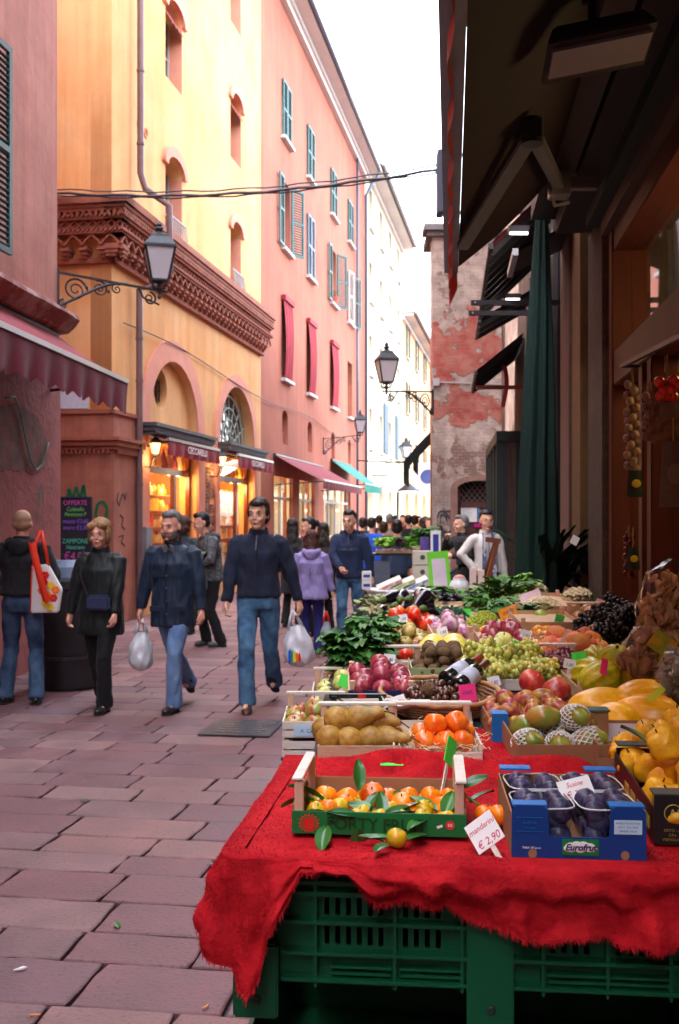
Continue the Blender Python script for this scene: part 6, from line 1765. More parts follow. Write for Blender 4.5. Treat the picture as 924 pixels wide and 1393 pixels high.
    me=o.data; polys=me.polygons; areas=[p_.area for p_ in polys]
    tot=sum(areas); want=52000
    for p_ in polys:
        nn=p_.area/tot*want; nn=int(nn)+(1 if rr.random()<nn-int(nn) else 0)
        if not nn: continue
        c=p_.center; vs=[me.vertices[v].co for v in p_.vertices]; nr=p_.normal
        if nr.z<0 and abs(nr.z)>.5: nr=-nr
        if c.z<zt-.01 and nr.dot(V((-.3,-1,0)))<0: nr=-nr
        if (c.x>.39 and c.x<.71 and c.y>2.44 and c.y<2.85) or (-.13<c.x<.33 and 2.6<c.y<2.93): continue
        for _ in range(nn):
            a,b_=rr.random(),rr.random(); q=vs[0].lerp(vs[1],a).lerp(vs[3].lerp(vs[2],a),b_)
            d=(nr*rr.uniform(.3,1)+V((rr.uniform(-1,1),rr.uniform(-1,1),rr.uniform(-1.2,.3)))*.75).normalized()*rr.uniform(.004,.010)
            s_=V((rr.uniform(-1,1),rr.uniform(-.4,.4),rr.uniform(-1,1))).normalized()*.0009
            pl.add([q-s_,q+s_,q+d],[(0,1,2)])
    o2=pl.build('pile', redm, t, fixn=False); o2['kind']='stuff'
cloth()

# ---- fruit prototypes: (mesh, radius)
def proto(mb, ms, smooth=True, vox=None):
    o = mb.build('proto', ms, None, smooth=smooth); me=o.data; bpy.data.objects.remove(o); return me
def apple_like(r, ms, squash=.9, dim=.22, stem=True, lump=0, ribs=0, n=22):
    b = MB(); pr=[]
    for k in range(13):
        t_=-math.pi/2+math.pi*k/12
        rr_=r*math.cos(t_)**.85 if math.cos(t_)>0 else 0
        z=r*squash*math.sin(t_)
        d=math.exp(-(rr_/(r*.30))**2)
        z-= r*dim*d*(1 if t_>0 else -.7)
        pr.append((max(rr_,.0005),z))
    b.lathe(pr,n=n)
    for i,v in enumerate(b.v):
        a=math.atan2(v.y,v.x)
        if ribs: f=1+.06*math.cos(a*ribs); v.x*=f; v.y*=f
        if lump: 
            f=1+lump*noise.noise(v/r*1.4+V((lump*9,0,0))); b.v[i]=v*f
    if stem: b.m=1; b.tube([(0,0,r*squash*.55),(r*.05,0,r*squash*1.15)],r*.05,5)
    return proto(b, ms)
def fm(name, c, c2=None, rough=.35, **k): return mat(name, lin(c), rough, k.pop('var',.15), k.pop('scale',130), c2=lin(c2) if c2 else None, cscale=3*k.pop('cscale',12), cmix=k.pop('cmix',(.4,.62)), objvar=k.pop('objvar',.14), coat=k.pop('coat',.25), **k)
M_red = fm('dark red apple skin',(.52,.10,.20),(.68,.30,.34),hue=.01); M_rg = fm('red green apple skin',(.66,.22,.22),(.62,.68,.30),hue=.02,cscale=9); M_yel = fm('pale yellow apple skin',(.80,.80,.48),(.72,.74,.36)); M_grn = fm('green apple skin',(.53,.67,.18),(.66,.74,.30),hue=.01)
M_or = fm('mandarin skin',(.97,.55,.05),(.95,.45,.03),bump=.3,bscale=220,bdist=.002,hue=.012); M_org = fm('greenish mandarin skin',(.92,.66,.08),(.62,.68,.12),cscale=11,bump=.3,bscale=220,bdist=.002); M_per = fm('persimmon skin',(.96,.40,.06),(.98,.52,.12),coat=.5)
M_tom = fm('tomato skin',(.88,.20,.08),(.92,.42,.14),coat=.5,hue=.012); M_tg = fm('pale salad tomato skin',(.80,.62,.34),(.66,.66,.34)); M_plum = fm('bloomy plum skin',(.13,.10,.22),(.30,.28,.42),rough=.45,coat=.1,cscale=22); M_plr = fm('reddish plum skin',(.30,.08,.16),(.2,.1,.2))
M_quin = fm('quince skin',(.96,.72,.12),(.90,.64,.10),rough=.5); M_cit = fm('citron skin',(.82,.75,.12),(.64,.68,.12),rough=.45,bump=.4,bscale=60,bdist=.005,cscale=8); M_mel = fm('canary melon skin',(.99,.76,.06),(.97,.68,.04),rough=.4,bump=.3,bscale=30,bdist=.006)
M_man = fm('mango skin',(.46,.56,.20),(.72,.48,.18),cscale=8); M_pom = fm('pomegranate skin',(.70,.12,.15),(.86,.42,.32),cscale=8,coat=.3); M_prk = fm('prickly pear skin',(.58,.20,.24),(.74,.52,.22),cscale=11,rough=.5,hue=.03); M_kiwi = fm('kiwi skin',(.42,.32,.20),(.36,.27,.17),rough=.85,coat=0,bump=.3,bscale=200)
M_pear = fm('russet pear skin',(.68,.52,.20),(.56,.40,.17),rough=.55,coat=.05,cscale=16); M_peary = fm('yellow pear skin',(.80,.72,.30),(.70,.66,.26)); M_peach = fm('blushed peach skin',(.84,.38,.28),(.86,.62,.34),rough=.6,coat=.05,cscale=8,hue=.015); M_apr = fm('yellow plum skin',(.95,.68,.18),(.92,.56,.16))
M_egg = fm('aubergine skin',(.07,.03,.10),None,rough=.15,coat=.6); M_ches = fm('chestnut shell',(.28,.13,.08),(.36,.19,.12),rough=.3); M_turn = fm('turnip skin',(.86,.80,.76),(.66,.30,.58),cscale=8); M_beet = fm('purple onion skin',(.60,.25,.42),(.74,.55,.55),cscale=9); M_ygm = fm('yellow melon skin',(.92,.86,.42),(.86,.80,.38))
apple_r = apple_like(.040,[M_red,stemm]); apple_rg = apple_like(.036,[M_rg,stemm]); apple_y = apple_like(.038,[M_yel,stemm]); apple_g = apple_like(.040,[M_grn,stemm])
mand = apple_like(.030,[M_or,leafm],.85,.12,ribs=9); mandg = apple_like(.026,[M_org,leafm],.88,.12); pers = apple_like(.040,[M_per,leafd],.85,.1,ribs=4)
tom = apple_like(.042,[M_tom,leafd],.78,.2,ribs=5); tomg = apple_like(.038,[M_tg,leafd],.8,.2,ribs=5); plum = apple_like(.027,[M_plum,stemm],1.05,.08,stem=False); quince = apple_like(.044,[M_quin,stemm],1.02,.16,lump=.35)
pome = apple_like(.056,[M_pom,M_pom],.92,.05,ribs=5,stem=False); peach = apple_like(.052,[M_peach,stemm],.92,.2,ribs=0,lump=.1); apric = apple_like(.030,[M_apr,stemm],.95,.15,stem=False); turnip = apple_like(.040,[M_turn,leafl],.9,.1); beet = apple_like(.036,[M_beet,stemm],1.05,.05); ymel = apple_like(.075,[M_ygm,stemm],.95,.03,stem=False)
def ellp(r, ms, lump=.05, crown=None, bend=0, n=16):
    b = MB(); b.ell((0,0,0), r, n, 12)
    for i,v in enumerate(b.v):
        q=v*(1+lump*noise.noise(v/max(r)*1.7)); q.x+=bend*(q.z/r[2])**2; b.v[i]=q
    if crown: crown(b)
    return proto(b, ms)
def ribbed(rx, rz, nr, amp, ms, tip=.0, seed=0):
    b = MB()
    def fn(i,j):
        a=2*math.pi*i; t_=-math.pi/2+math.pi*j; c=max(math.cos(t_),.0001)
        r=rx*c**.8*(1+amp*math.cos(a*nr+.8*math.sin(j*4))); z=rz*math.sin(t_)
        z+= tip*max(0,math.sin(t_))**6; f=1+.10*noise.noise(V((math.cos(a)+seed,math.sin(a),j*2)))
        return (r*math.cos(a)*f,r*math.sin(a)*f,z)
    b.grid(fn,44,20); b.m=1; b.tube([(0,0,rz*.97),(0.0,0,rz*1.1+tip)],.007,6)
    return proto(b, ms)
kiwi = ellp((.025,.025,.034),[M_kiwi]); prk = ellp((.026,.026,.040),[M_prk],.12); mango = ellp((.044,.038,.062),[M_man],.12,bend=.008); citron = ribbed(.072,.084,10,.07,[M_cit,stemm],.012); melon = ribbed(.085,.115,11,.018,[M_mel,stemm],.0,3); ches = ellp((.016,.013,.013),[M_ches],.15,n=8)
def pearm(ms, s=1):
    b = MB(); pr=[(.0005,-.048),(.014,-.047),(.030,-.040),(.038,-.025),(.040,-.008),(.035,.010),(.024,.026),(.0165,.044),(.013,.060),(.008,.071),(.0005,.073)]
    b.lathe([(r*s,z*s) for r,z in pr],n=18)
    for i,v in enumerate(b.v): b.v[i]=v+V((.10*max(0,v.z)**1.0*max(0,v.z)/.06*.5,0,0))
    b.m=1; b.tube([(.0,0,.069*s),(.008*s,0,.086*s),(.018*s,0,.10*s)],.0022,5); return proto(b,ms)
pear_r = pearm([M_pear,stemm],1.12); pear_y = pearm([M_peary,stemm],.95)
def eggp():
    b = MB(); pr=[(.0005,-.105),(.022,-.100),(.036,-.08),(.040,-.05),(.036,-.01),(.028,.035),(.020,.07),(.015,.088),(.0005,.09)]
    b.lathe(pr,n=18)
    for v in b.v: v.x += .9*(v.z)**2
    b.m=1; b.lathe([(.026,.066),(.022,.084),(.014,.098),(.008,.12),(.0005,.121)],c=(.006,0,0),n=8); return proto(b,[M_egg, mat('green calyx', lin((.32,.40,.18)), .6)])
egg = eggp()
def bunch(ms, n, r, L, W, seed):
    b = MB(); rr=random.Random(seed); pts=[]
    tries=0
    while len(pts)<n and tries<6000:
        tries+=1
        z=rr.uniform(0,1); w_=W*(1-.65*z)*rr.random()**.4; a=rr.uniform(0,6.28)
        p=V((L*(z-.5),w_*math.cos(a),w_*.7*math.sin(a)))
        if all((p-q).length>r*1.55 for q in pts): pts.append(p)
    for p in pts: q=r*rr.uniform(.85,1.12); b.ell(p,(q,q,q*1.08),10,7)
    b.m=1; b.tube([(-L*.45,0,0),(-L*.62,0,.02)],.003,5)
    return proto(b, ms)
M_wg = mat('white grape skin', lin((.70,.72,.34)), .25, .2, 30, objvar=.15, coat=.4, sss=.15, c2=lin((.78,.70,.30)), cscale=18, cmix=(.5,.6)); M_rgp = mat('red grape skin', lin((.34,.08,.16)), .3, .3, 40, objvar=.15, coat=.3, c2=lin((.50,.18,.26)), cscale=25, cmix=(.4,.6)); M_bg = mat('black grape skin', lin((.08,.08,.12)), .4, .3, 40, coat=.2)
bun_w = [bunch([M_wg,leafl],52,.0148,.20,.055,k) for k in (1,2)]; bun_r=[bunch([M_rgp,stemm],60,.0115,.17,.05,k) for k in (3,4)]; bun_b=[bunch([M_bg,stemm],60,.0125,.18,.055,k) for k in (5,6)]
def leafmesh(L, W, ms, curl=.3):
    b = MB(); b.grid(lambda i,j: ((i-.5)*W*math.sin(math.pi*(j*.92+.04))**.8, L*j, curl*L*(-(j-.3)**2)+abs(i-.5)*W*.35), 6, 10); return proto(b, ms)
leaf = leafmesh(.075,.034,[leafm]); sleaf = leafmesh(.12,.075,[leafd],.5)

def item(name, me, loc, label, cat, group=None, rot=None, s=1, rr=rnd):
    o = bpy.data.objects.new(name, me); col.objects.link(o); o.location = loc
    o.rotation_euler = rot if rot else (rr.uniform(-.6,.6),rr.uniform(-.6,.6),rr.uniform(0,6.3)); o.scale=(s,)*3
    return tag(o,label,cat,group)
def fill(M, w, d, z0, r, protos, name, label, group, layers=2, margin=.012, heap=True, squash=.85, lying=False, maxn=999, rr=None, skip=0):
    rr = rr or random.Random(int(w*1000+d*777+r*9999)); n=0
    for l in range(layers):
        ins=margin+(l*r*.9 if heap else 0)+ (r if l%2 else 0)*.5; nx=max(1,int((w-2*ins)/(2*r*.96))); ny=max(1,int((d-2*ins)/(2*r*.96)))
        for i in range(nx):
            for j in range(ny):
                if n>=maxn or rr.random()<skip: continue
                x=-w/2+ins+r+(w-2*ins-2*r)*(i/(nx-1) if nx>1 else .5); y=ins+r+(d-2*ins-2*r)*(j/(ny-1) if ny>1 else .5)
                if (j%2) and nx>1: x+=r*.45*(1 if i<nx-1 else 0)
                p=M@V((x+rr.uniform(-.12,.12)*r,y+rr.uniform(-.12,.12)*r,z0+r*squash+l*r*1.2+rr.uniform(-.1,.15)*r))
                rot=(R(90)+rr.uniform(-.4,.4),rr.uniform(-.3,.3),rr.uniform(0,6.3)) if lying else None
                item(name, protos[n%len(protos)], p, label, name.replace('_',' ') if len(name.split('_'))<3 else name.split('_')[-1], group, rot, rr.uniform(.9,1.08), rr); n+=1
    return n
def mtx(loc, rz=0, tilt=TILT): return Matrix.Translation(loc)@Euler((tilt,0,rz)).to_matrix().to_4x4()
def crate(label, loc, w, d, h, m=None, rz=0, posts=None, rear_bar=False, front_bar=False, tilt=TILT, slat=True, name='wooden_crate', group=None, base_z=.01, postm=None, frontm=None, sidem=None, cat='crate', front_h=None, th=.006):
    """origin at the middle of the front bottom edge"""
    m = m or woodc; postm = postm or wood_pk
    t = thing(name, label, cat, loc, rot=(tilt,0,rz), group=group)
    fh = front_h or h
    def panel(n_, a, b_, hh, mm):
        b = MB()
        if slat and hh>.06:
            b.b2((a[0],a[1],.004),(b_[0],b_[1],hh*.46)); b.b2((a[0],a[1],hh*.54),(b_[0],b_[1],hh))
        else: b.b2((a[0],a[1],.004),(b_[0],b_[1],hh))
        return b.build(n_, mm, t, bevel=.0015)
    t2=th
    panel('front_panel',(-w/2,0),(w/2,t2),fh,frontm or m); panel('rear_panel',(-w/2,d-t2),(w/2,d),h,m)
    panel('side_panel',(-w/2,t2),(-w/2+t2,d-t2),h,sidem or m); panel('side_panel',(w/2-t2,t2),(w/2,d-t2),h,sidem or m)
    b = MB(); b.b2((-w/2+t2,t2,base_z-.006),(w/2-t2,d-t2,base_z)); b.build('base', m, t)
    if posts:
        for (x,y) in (((-w/2+t2,t2),(w/2-t2-.022,t2)) if not rear_bar else ())+((-w/2+t2,d-t2-.022),(w/2-t2-.022,d-t2-.022)):
            b = MB(); b.b2((x,y,.012),(x+.022,y+.022,posts)); b.build('corner_post', postm, t, bevel=.0015)
    if rear_bar:
        b = MB(); b.b2((-w/2,d-t2-.025,posts),(w/2,d-t2+.004,posts+.010)); b.build('top_bar', woodw, t, bevel=.0015)
    if front_bar:
        b = MB(); b.b2((-w/2,-.002,posts),(w/2,.026,posts+.010)); b.build('top_bar', woodw, t, bevel=.0015)
    return t, mtx(loc, rz, tilt)
def C(px0, px1, py, **k):
    a = sp(px0,py); b_ = sp(px1,py); return V(((a.x+b_.x)/2,a.y,a.z+.001)), b_.x-a.x

# 1 ---- mandarin crate
Y1=2.617; X0,X1=(396-CX)/F*Y1,(634-CX)/F*Y1
wf=X1-X0
grn = mat('green printed front', lin((.03,.42,.20)), .5, .08, 6)
loc=V(((X0+X1)/2,Y1,.8665))
t,Mx = crate('open mandarin crate with green lettered front panel on the red cloth', loc, wf, .30, .075, card, rz=R(-5), tilt=0, slat=False, posts=.135, frontm=grn, front_h=.06)
for sx in (-1,1):
    b = MB(); b.b2((sx*(wf/2)-.026 if sx>0 else -wf/2,-.0,.135),(sx*wf/2 if sx>0 else -wf/2+.026,.30,.141)); b.build('end_bar', woodw, t, bevel=.0015)
dkgreen = mat('dark green print', lin((.06,.26,.07)), .5)
text('FORTY FRUIT', .041, dkgreen, t, (-.005,-.001,.030), ext=.0008, sx=1.0, bold=.001)
redp = mat('red print', lin((.80,.15,.12)), .5)
b = MB()
for k in range(16):
    a=k*math.pi/8; c=V((-.172,-.001,.031)); d=V((math.cos(a),0,math.sin(a)*.9)); q=V((-math.sin(a),0,math.cos(a)))
    b.add([c+d*.019-q*.004,c+d*.019+q*.004,c+d*.028],[(0,1,2)])
b.build('ray_print', redp, t, fixn=False)
b = MB(); b.lathe([(.015,0),(.015,.002)],c=(-.172,.001,.030),n=20,M=Euler((R(90),0,0)).to_matrix()@Matrix.Diagonal((1,1,1))); b.build('fruit_print', redp, t)
b = MB(); b.lathe([(.011,0),(.011,.002)],c=(.175,.001,.034),n=16,M=Euler((R(90),0,0)).to_matrix()); b.build('seal_print', redp, t)
text('SG', .010, white_p, t, (.175,-.0022,.034), ext=.0004)
b = MB(); b.box((.15,-.001,.03),(.014,.001,.006),rot=(0,R(-20),0)); b.build('leaf_print', white_p, t)
gM='mandarins in the green fronted crate'
rr=random.Random(31)
base = fill(Mx, wf-.03, .27, .012, .027, [mandg,mand], 'mandarin', 'small orange or yellow green mandarin among leaves in the green fronted crate', gM, 1, margin=.01)
for (px,py,s_,pr) in ((507,1081,1.12,mand),(548,1093,1.05,mand),(462,1097,.95,mandg),(470,1093,.9,mand),(530,1100,.9,mandg),(522,1098,.9,mand),(578,1101,1.0,mandg),(602,1095,.9,mand),(587,1083,.9,mand),(430,1103,.95,mandg),(447,1100,.9,mand),(494,1106,.85,mandg),(560,1106,.85,mand),(612,1083,.8,mand)):
    p=at(px,py,2.66+.12*(1110-py)/30); item('mandarin', pr, p, 'orange mandarin heaped on top in the green fronted crate', 'mandarin', 'mandarins heaped on top in the green fronted crate', None, s_, rr)
lcount=0
for (px,py,Y,rz,tl,s_) in ((488,1075,2.72,20,75,1.05),(500,1106,2.66,-30,35,1),(513,1108,2.66,60,20,1.1),(535,1110,2.65,-70,25,1),(570,1104,2.66,110,10,1.2),(596,1104,2.68,60,25,1.1),(604,1112,2.65,-20,40,1.15),(618,1106,2.70,20,30,1),(440,1088,2.74,100,30,1.3),(428,1088,2.7,70,-10,1.2),(452,1110,2.64,70,10,.9),(468,1116,2.63,-60,-5,1.1),(455,1118,2.62,20,-10,1),(490,1112,2.63,90,15,1.1),(545,1112,2.64,-110,10,1),(582,1114,2.63,140,0,1.1),(520,1112,2.66,10,50,1),(563,1094,2.75,40,20,1),(640,1092,2.75,-60,20,1.1),(627,1074,2.82,-70,30,1.1),(444,1124,2.61,170,-20,1.2)):
    p=at(px,py,Y); item('citrus_leaf', leaf, p, 'glossy green citrus leaf among the mandarins in the green fronted crate', 'leaf', 'leaves in the mandarin crate', (R(tl),R(rr.uniform(-25,25)),R(rz)), s_, rr)
# dark leaf hanging over the front, small mandarin on the cloth
item('citrus_leaf', leaf, at(487,1128,2.60), 'dark leaf hanging down over the green crate front above the loose mandarin', 'leaf', None, (R(-82),0,R(0)), 1.35)
p=at(540,1157,2.54); p.z=.888; item('mandarin', mandg, p, 'single yellow green mandarin lying on the red cloth below the green crate', 'mandarin', None, (.3,.2,1), 1.0)
for (dx,dy,rz,lab) in ((-.03,-.005,60,'dark leaf left of the loose mandarin on the red cloth'),(.02,-.0,-50,'bright leaf right of the loose mandarin on the red cloth'),(-.01,.02,100,'leaf behind the loose mandarin on the red cloth'),(-.02,-.03,150,'leaf curling in front of the loose mandarin on the red cloth')):
    item('citrus_leaf', leaf, p+V((dx,dy,-.008)), lab, 'leaf', None, (R(8),0,R(rz)), .95)
# pair of tangerines on cloth by the price card
for (px,py,lab) in ((661,1101,'left of the two small oranges lying between the crates'),(680,1094,'right of the two small oranges lying between the crates')):
    p=at(px,py,2.72); p.z=.893; item('small_orange', mand, p, lab, 'orange', None, (.2,.1,1), .98)
b = MB(); p=at(652,1095,2.7); b.tube([p,p+V((-.03,0,.02)),p+V((-.05,-.01,.045))],.003,6); o=b.build('orange_twig', leafl, None); tag(o,'green twig attached to the two small oranges','twig')

# ---- price tags
def ptag(label, px, py, Y, w_, h_, m, txt='', rz=0, ry=0, rx=-15, stick=None, size=None, tm=None, lines=None, name='price_tag'):
    c = at(px,py,Y); t = thing(name, label, 'price tag', c, rot=(R(rx),R(ry),R(rz)), group=None)
    b = MB(); b.b2((-w_/2,-.001,-h_/2),(w_/2,.001,h_/2)); 
    b.build('card', m, t)
    tm = tm or mat('red marker', lin((.75,.10,.30)), .6)
    if lines:
        for k,(s_,sz) in enumerate(lines): text(s_, sz, tm, t, (0,-.0016,h_*.5-h_*(k+.62)/len(lines)), ext=.0003, shear=.2, sx=.9)
    if stick: b = MB(); b.b2((-.006,.0012,-h_/2-stick),(.006,.005,-h_*.1)); b.build('stick', woodw, t)
    return t
pinkp = mat('fluorescent pink card', lin((.95,.20,.52)), .6, .03, 5); greenp = mat('fluorescent green card', lin((.30,.88,.30)), .6, .03, 5); orangep = mat('fluorescent orange card', lin((.98,.62,.12)), .6, .03, 5); yellp = mat('fluorescent yellow card', lin((.85,.92,.15)), .6, .03, 5)
blu = mat('blue marker', lin((.18,.22,.55)), .6)
ptag('white price card leaning on the red cloth between the two front crates', 659,1132,2.50, .075,.075, white_p, lines=(('mandarini',.020),('€ 2,90',.026)), ry=-38, rx=-35, rz=-10, stick=.05)
ptag('white price card lying on the plum punnets', 783,1072,2.62, .082,.052, white_p, lines=(('Susine',.018),('€ 3,80',.024)), ry=-14, rx=-40)
ptag('bright green card on a long stick stuck in the mandarin crate', 613,1022,2.92, .05,.075, greenp, ry=35, rx=-10, rz=50, stick=.10)

# 2 ---- blue fruit box with plum punnets
Y2=2.448; X0,X1=(697-CX)/F*Y2,(878-CX)/F*Y2; wb=X1-X0; D2=.40
bluem = mat('blue printed cardboard', lin((.04,.22,.50)), .5, .08, 6); blueb = mat('bright blue cardboard flap', lin((.08,.42,.72)), .5, .08, 6)
t = thing('fruit_box','blue cardboard fruit box with a white cloud logo holding plum punnets','box',((X0+X1)/2,Y2,.8665), R(-4))
w2=wb/2
fp=[(-w2,0),(w2,0),(w2,.110),(w2-.012,.122),(w2-.07,.122),(w2-.080,.112),(w2-.083,.055),(w2-.09,.05),(-w2+.094,.05),(-w2+.086,.055),(-w2+.083,.112),(-w2+.073,.122),(-w2+.012,.122),(-w2,.110)]
curve_plate('front_panel', fp, [], .004, bluem, t, 0)
b = MB(); b.b2((-w2,.004,0),(-w2+.004,D2,.10)); b.build('side_panel', card, t); b = MB(); b.b2((w2-.004,.004,0),(w2,D2,.10)); b.build('side_panel', card, t)
b = MB(); b.b2((-w2+.004,D2-.004,0),(w2-.004,D2,.10)); b.build('rear_panel', card, t); b = MB(); b.b2((-w2+.004,.004,.002),(w2-.004,D2-.004,.006)); b.build('base', card, t)
for (x0_,x1_) in ((-w2+.002,-w2+.082),(w2-.082,w2-.002)):
    for y_ in (0.0,D2-.045):
        b = MB(); b.b2((x0_,y_+.002,.118),(x1_,y_+.044,.1235)); b.build('corner_flap', blueb, t)
b = MB(); b.b2((-.038,-.0025,.010),(.045,-.0005,.046)); b.build('logo_field', mat('logo green', lin((.05,.48,.24)), .5), t)
b = MB()
for (x,z,r_) in ((-.018,.028,.014),(-.005,.031,.014),(.010,.031,.014),(.024,.028,.013),(.003,.026,.013),(-.026,.026,.009),(.033,.026,.009)): b.ell((x,-.0025,z),(r_,.0012,r_*.8),14,8)
b.build('logo_cloud', white_p, t)
text('Eurofrut', .0205, mat('logo navy', lin((.05,.08,.35)), .5), t, (.0035,-.0045,.028), ext=.0004, shear=.3, bold=.0006)
b = MB(); b.b2((w2-.073,-.002,.060),(w2-.010,-.0003,.092)); lb=b.build('label', mat('pale blue label', lin((.75,.85,.92)), .6), t)
for k,s_ in enumerate(('PRODOTTO IN ITALIA','CAT. I   CAL. 45/50','ORIGINE  ITALIA')): text(s_, .0055, blu, lb, (w2-.042,-.0026,.085-.009*k), ext=.0002)
b = MB(); b.b2((-w2+.010,-.002,.062),(-w2+.072,-.0003,.0625)); b.b2((-w2+.010,-.002,.094),(-w2+.072,-.0003,.0945)); b.build('printed_line', blueb, t)
text('SUSINE', .010, blueb, t, (-w2+.041,-.002,.083), ext=.0003); text('E PRUGNE', .006, blueb, t, (-w2+.041,-.002,.071), ext=.0003); text('TARA 300 g a x', .0065, white_p, t, (-w2+.045,-.002,.025), ext=.0003)
for x in (-.105+.0,.105): b = MB(); b.lathe([(.010,0),(.010,.002)],c=(x,.0005,.011),n=16,M=Euler((R(90),0,0)).to_matrix()); b.build('foot_hole', card, t)
clear = glass_mat('clear punnet plastic',(.95,.96,.97),.90,.08)
Mb = mtx(V(((X0+X1)/2,Y2,.8665)), R(-4), 0)
k_=0
for (cx_,cy_,lab) in ((-.073,.105,'front left clear punnet of plums in the blue box'),(.075,.105,'front right clear punnet of plums in the blue box'),(-.073,.285,'rear left clear punnet of plums in the blue box'),(.075,.285,'rear right clear punnet of plums in the blue box')):
    q=Mb@V((cx_,cy_,.012)); pt=thing('punnet', lab, 'punnet', q)
    b = MB()
    def pf(i,j,sc_=1):
        a=2*math.pi*i; z=.003+.092*j; rx=(.056+.014*j); ry=(.068+.014*j); e=.45
        return (rx*math.copysign(abs(math.cos(a))**e,math.cos(a)), ry*math.copysign(abs(math.sin(a))**e,math.sin(a)), z)
    b.grid(pf,48,8); b.build('tray', clear, pt, smooth=True, fixn=False)
    b = MB(); b.tube([V(pf(i/40,1))+V((0,0,.001)) for i in range(41)],.0022,6,caps=False); b.build('rim', mat('punnet rim plastic',(.6,.62,.65),.15,.05,5,coat=.5), pt, smooth=True)
    Mp=mtx(q+V((0,-.072,0)),0,0); rr=random.Random(k_)
    fill(Mp,.118,.144,.004,.024,[plum],'plum','dark blue plum '+('in the '+lab.split(' of plums')[0]),'plums in the '+lab.split(' of plums')[0],3,margin=.0,heap=False,rr=rr,skip=.06); k_+=1

# 3 ---- black box of quinces
t = thing('fruit_box','black cardboard box with a gold emblem heaped with quinces','box',(.965,2.54,.8665), R(-6))
bk = mat('black printed cardboard', (.012,.012,.014), .4, .2, 8); w3=.21; D3=.62
curve_plate('front_panel', [(-w3,0),(w3,0),(w3,.118),(w3-.09,.118),(w3-.10,.06),(-w3+.10,.06),(-w3+.09,.118),(-w3,.118)], [], .004, bk, t, 0)
for sx in (-1,1): b = MB(); b.b2((sx*w3-(.004 if sx>0 else 0),.004,0),(sx*w3+(.004 if sx<0 else 0),D3,.085)); b.build('side_panel', bk, t)
b = MB(); b.b2((-w3+.004,D3-.004,0),(w3-.004,D3,.10)); b.build('rear_panel', bk, t)
b = MB(); b.b2((-w3+.004,.004,.002),(w3-.004,D3-.004,.006)); b.build('base', card, t)
for y_ in (.002,D3-.06): 
    b = MB(); b.b2((-w3,y_,.116),(-w3+.085,y_+.06,.121)); b.build('corner_flap', mat('grey green flap', lin((.25,.30,.28)), .5), t)
gold = mat('gold print', lin((.70,.66,.25)), .5)
b = MB(); b.tube([(-w3+.045+.021*math.cos(a*math.pi/12),-.001,.075+.021*math.sin(a*math.pi/12)) for a in range(25)],.0013,5); b.build('emblem_ring', gold, t)
text('N', .026, gold, t, (-w3+.045,-.001,.075), ext=.0004, shear=.3, bold=.0005)
for k,s_ in enumerate(('ORTO - ALLA','S.R.L.  A','VIGNOLA (MO)')): text(s_, .009, gold, t, (-w3+.05,-.001,.034-.011*k), ext=.0003)
b = MB()
for k in range(4): b.b2((-w3-.0016,.06+.10*k,.02),(-w3-.0004,.13+.10*k,.05))
b.build('side_print', gold, t)
Mq=mtx(V((.965,2.54,.8665)),R(-6),0)
fill(Mq, .40,.60,.03,.044,[quince],'quince','golden quince heaped in the black cardboard box','quinces in the black box',2,margin=.0,skip=.05)
fill(mtx(V((.97,2.72,.955)),R(-6),0), .34,.42,.06,.044,[quince],'quince','golden quince heaped in the black cardboard box','quinces in the black box',1,margin=.0,skip=.15)
item('dry_leaf', leaf, at(893,1025,3.0), 'dried grey leaf stuck on top of the quinces', 'leaf', None, (R(30),R(20),R(40)), 1.9)

# second row ----------------------------------------------------------------
def straw(t, w, d, z, n, seed):
    rr=random.Random(seed); b=MB()
    for _ in range(n):
        x=rr.uniform(-w/2,w/2); y=rr.uniform(.01,d-.01); a=rr.uniform(0,6.3); p=V((x,y,z+rr.uniform(0,.03))); pts=[p]
        for k in range(4): a+=rr.uniform(-.9,.9); p=p+V((math.cos(a)*.018,math.sin(a)*.018,rr.uniform(-.008,.010))); pts.append(p)
        b.tube(pts,.0011,3,caps=False)
    o=b.build('wood_wool', mat('wood wool', lin((.86,.76,.60)), .8), t, fixn=False); o['kind']='stuff'
c,w_=C(432,545,1036); 
t,Mx=crate('small wooden crate of brown pears just behind the red cloth', c, w_, .30, .05, woodc, posts=.115, rear_bar=True, slat=False)
rr=random.Random(5)
for k,(x,y,z,rz,py_) in enumerate(((-.09,.06,.06,150,85),(-.02,.05,.055,95,88),(.05,.06,.055,60,85),(.10,.07,.055,40,80),(-.10,.15,.065,110,80),(-.03,.14,.07,70,70),(.04,.14,.07,50,80),(.10,.16,.065,30,85),(.01,.10,.115,55,70),(-.06,.10,.11,80,85),(.07,.12,.105,40,88),(-.05,.22,.06,20,88),(.05,.23,.06,60,88))):
    item('pear', pear_r, Mx@V((x,y,z)), 'brown russet pear in the small crate just behind the red cloth', 'pear', 'brown pears in the small crate', (0,R(py_),R(rz-90+rr.uniform(-20,20))), 1.0, rr)
ptag('round fluorescent green card tucked in front of the brown pears', 533,1037,3.30, .07,.03, greenp, rx=-60)
c,w_=C(535,657,1037)
t,Mx=crate('white wooden crate of persimmons bedded in wood wool', c, w_, .32, .055, woodw, posts=.115, rear_bar=True, slat=False, front_h=.03)
straw(t, w_-.03, .30, .02, 420, 4)
for (x,y,z) in ((-.04,.07,.05),(.03,.06,.05),(.10,.07,.05),(-.045,.15,.055),(.04,.14,.055),(.11,.16,.055),(.07,.22,.06),(.0,.1,.10),(.08,.12,.10)):
    item('persimmon', pers, Mx@V((x*.9,y,z)), 'ripe orange persimmon bedded in wood wool in the white crate', 'persimmon', 'persimmons in the white crate', None, .95, rr)
c,w_=C(703,832,1046)
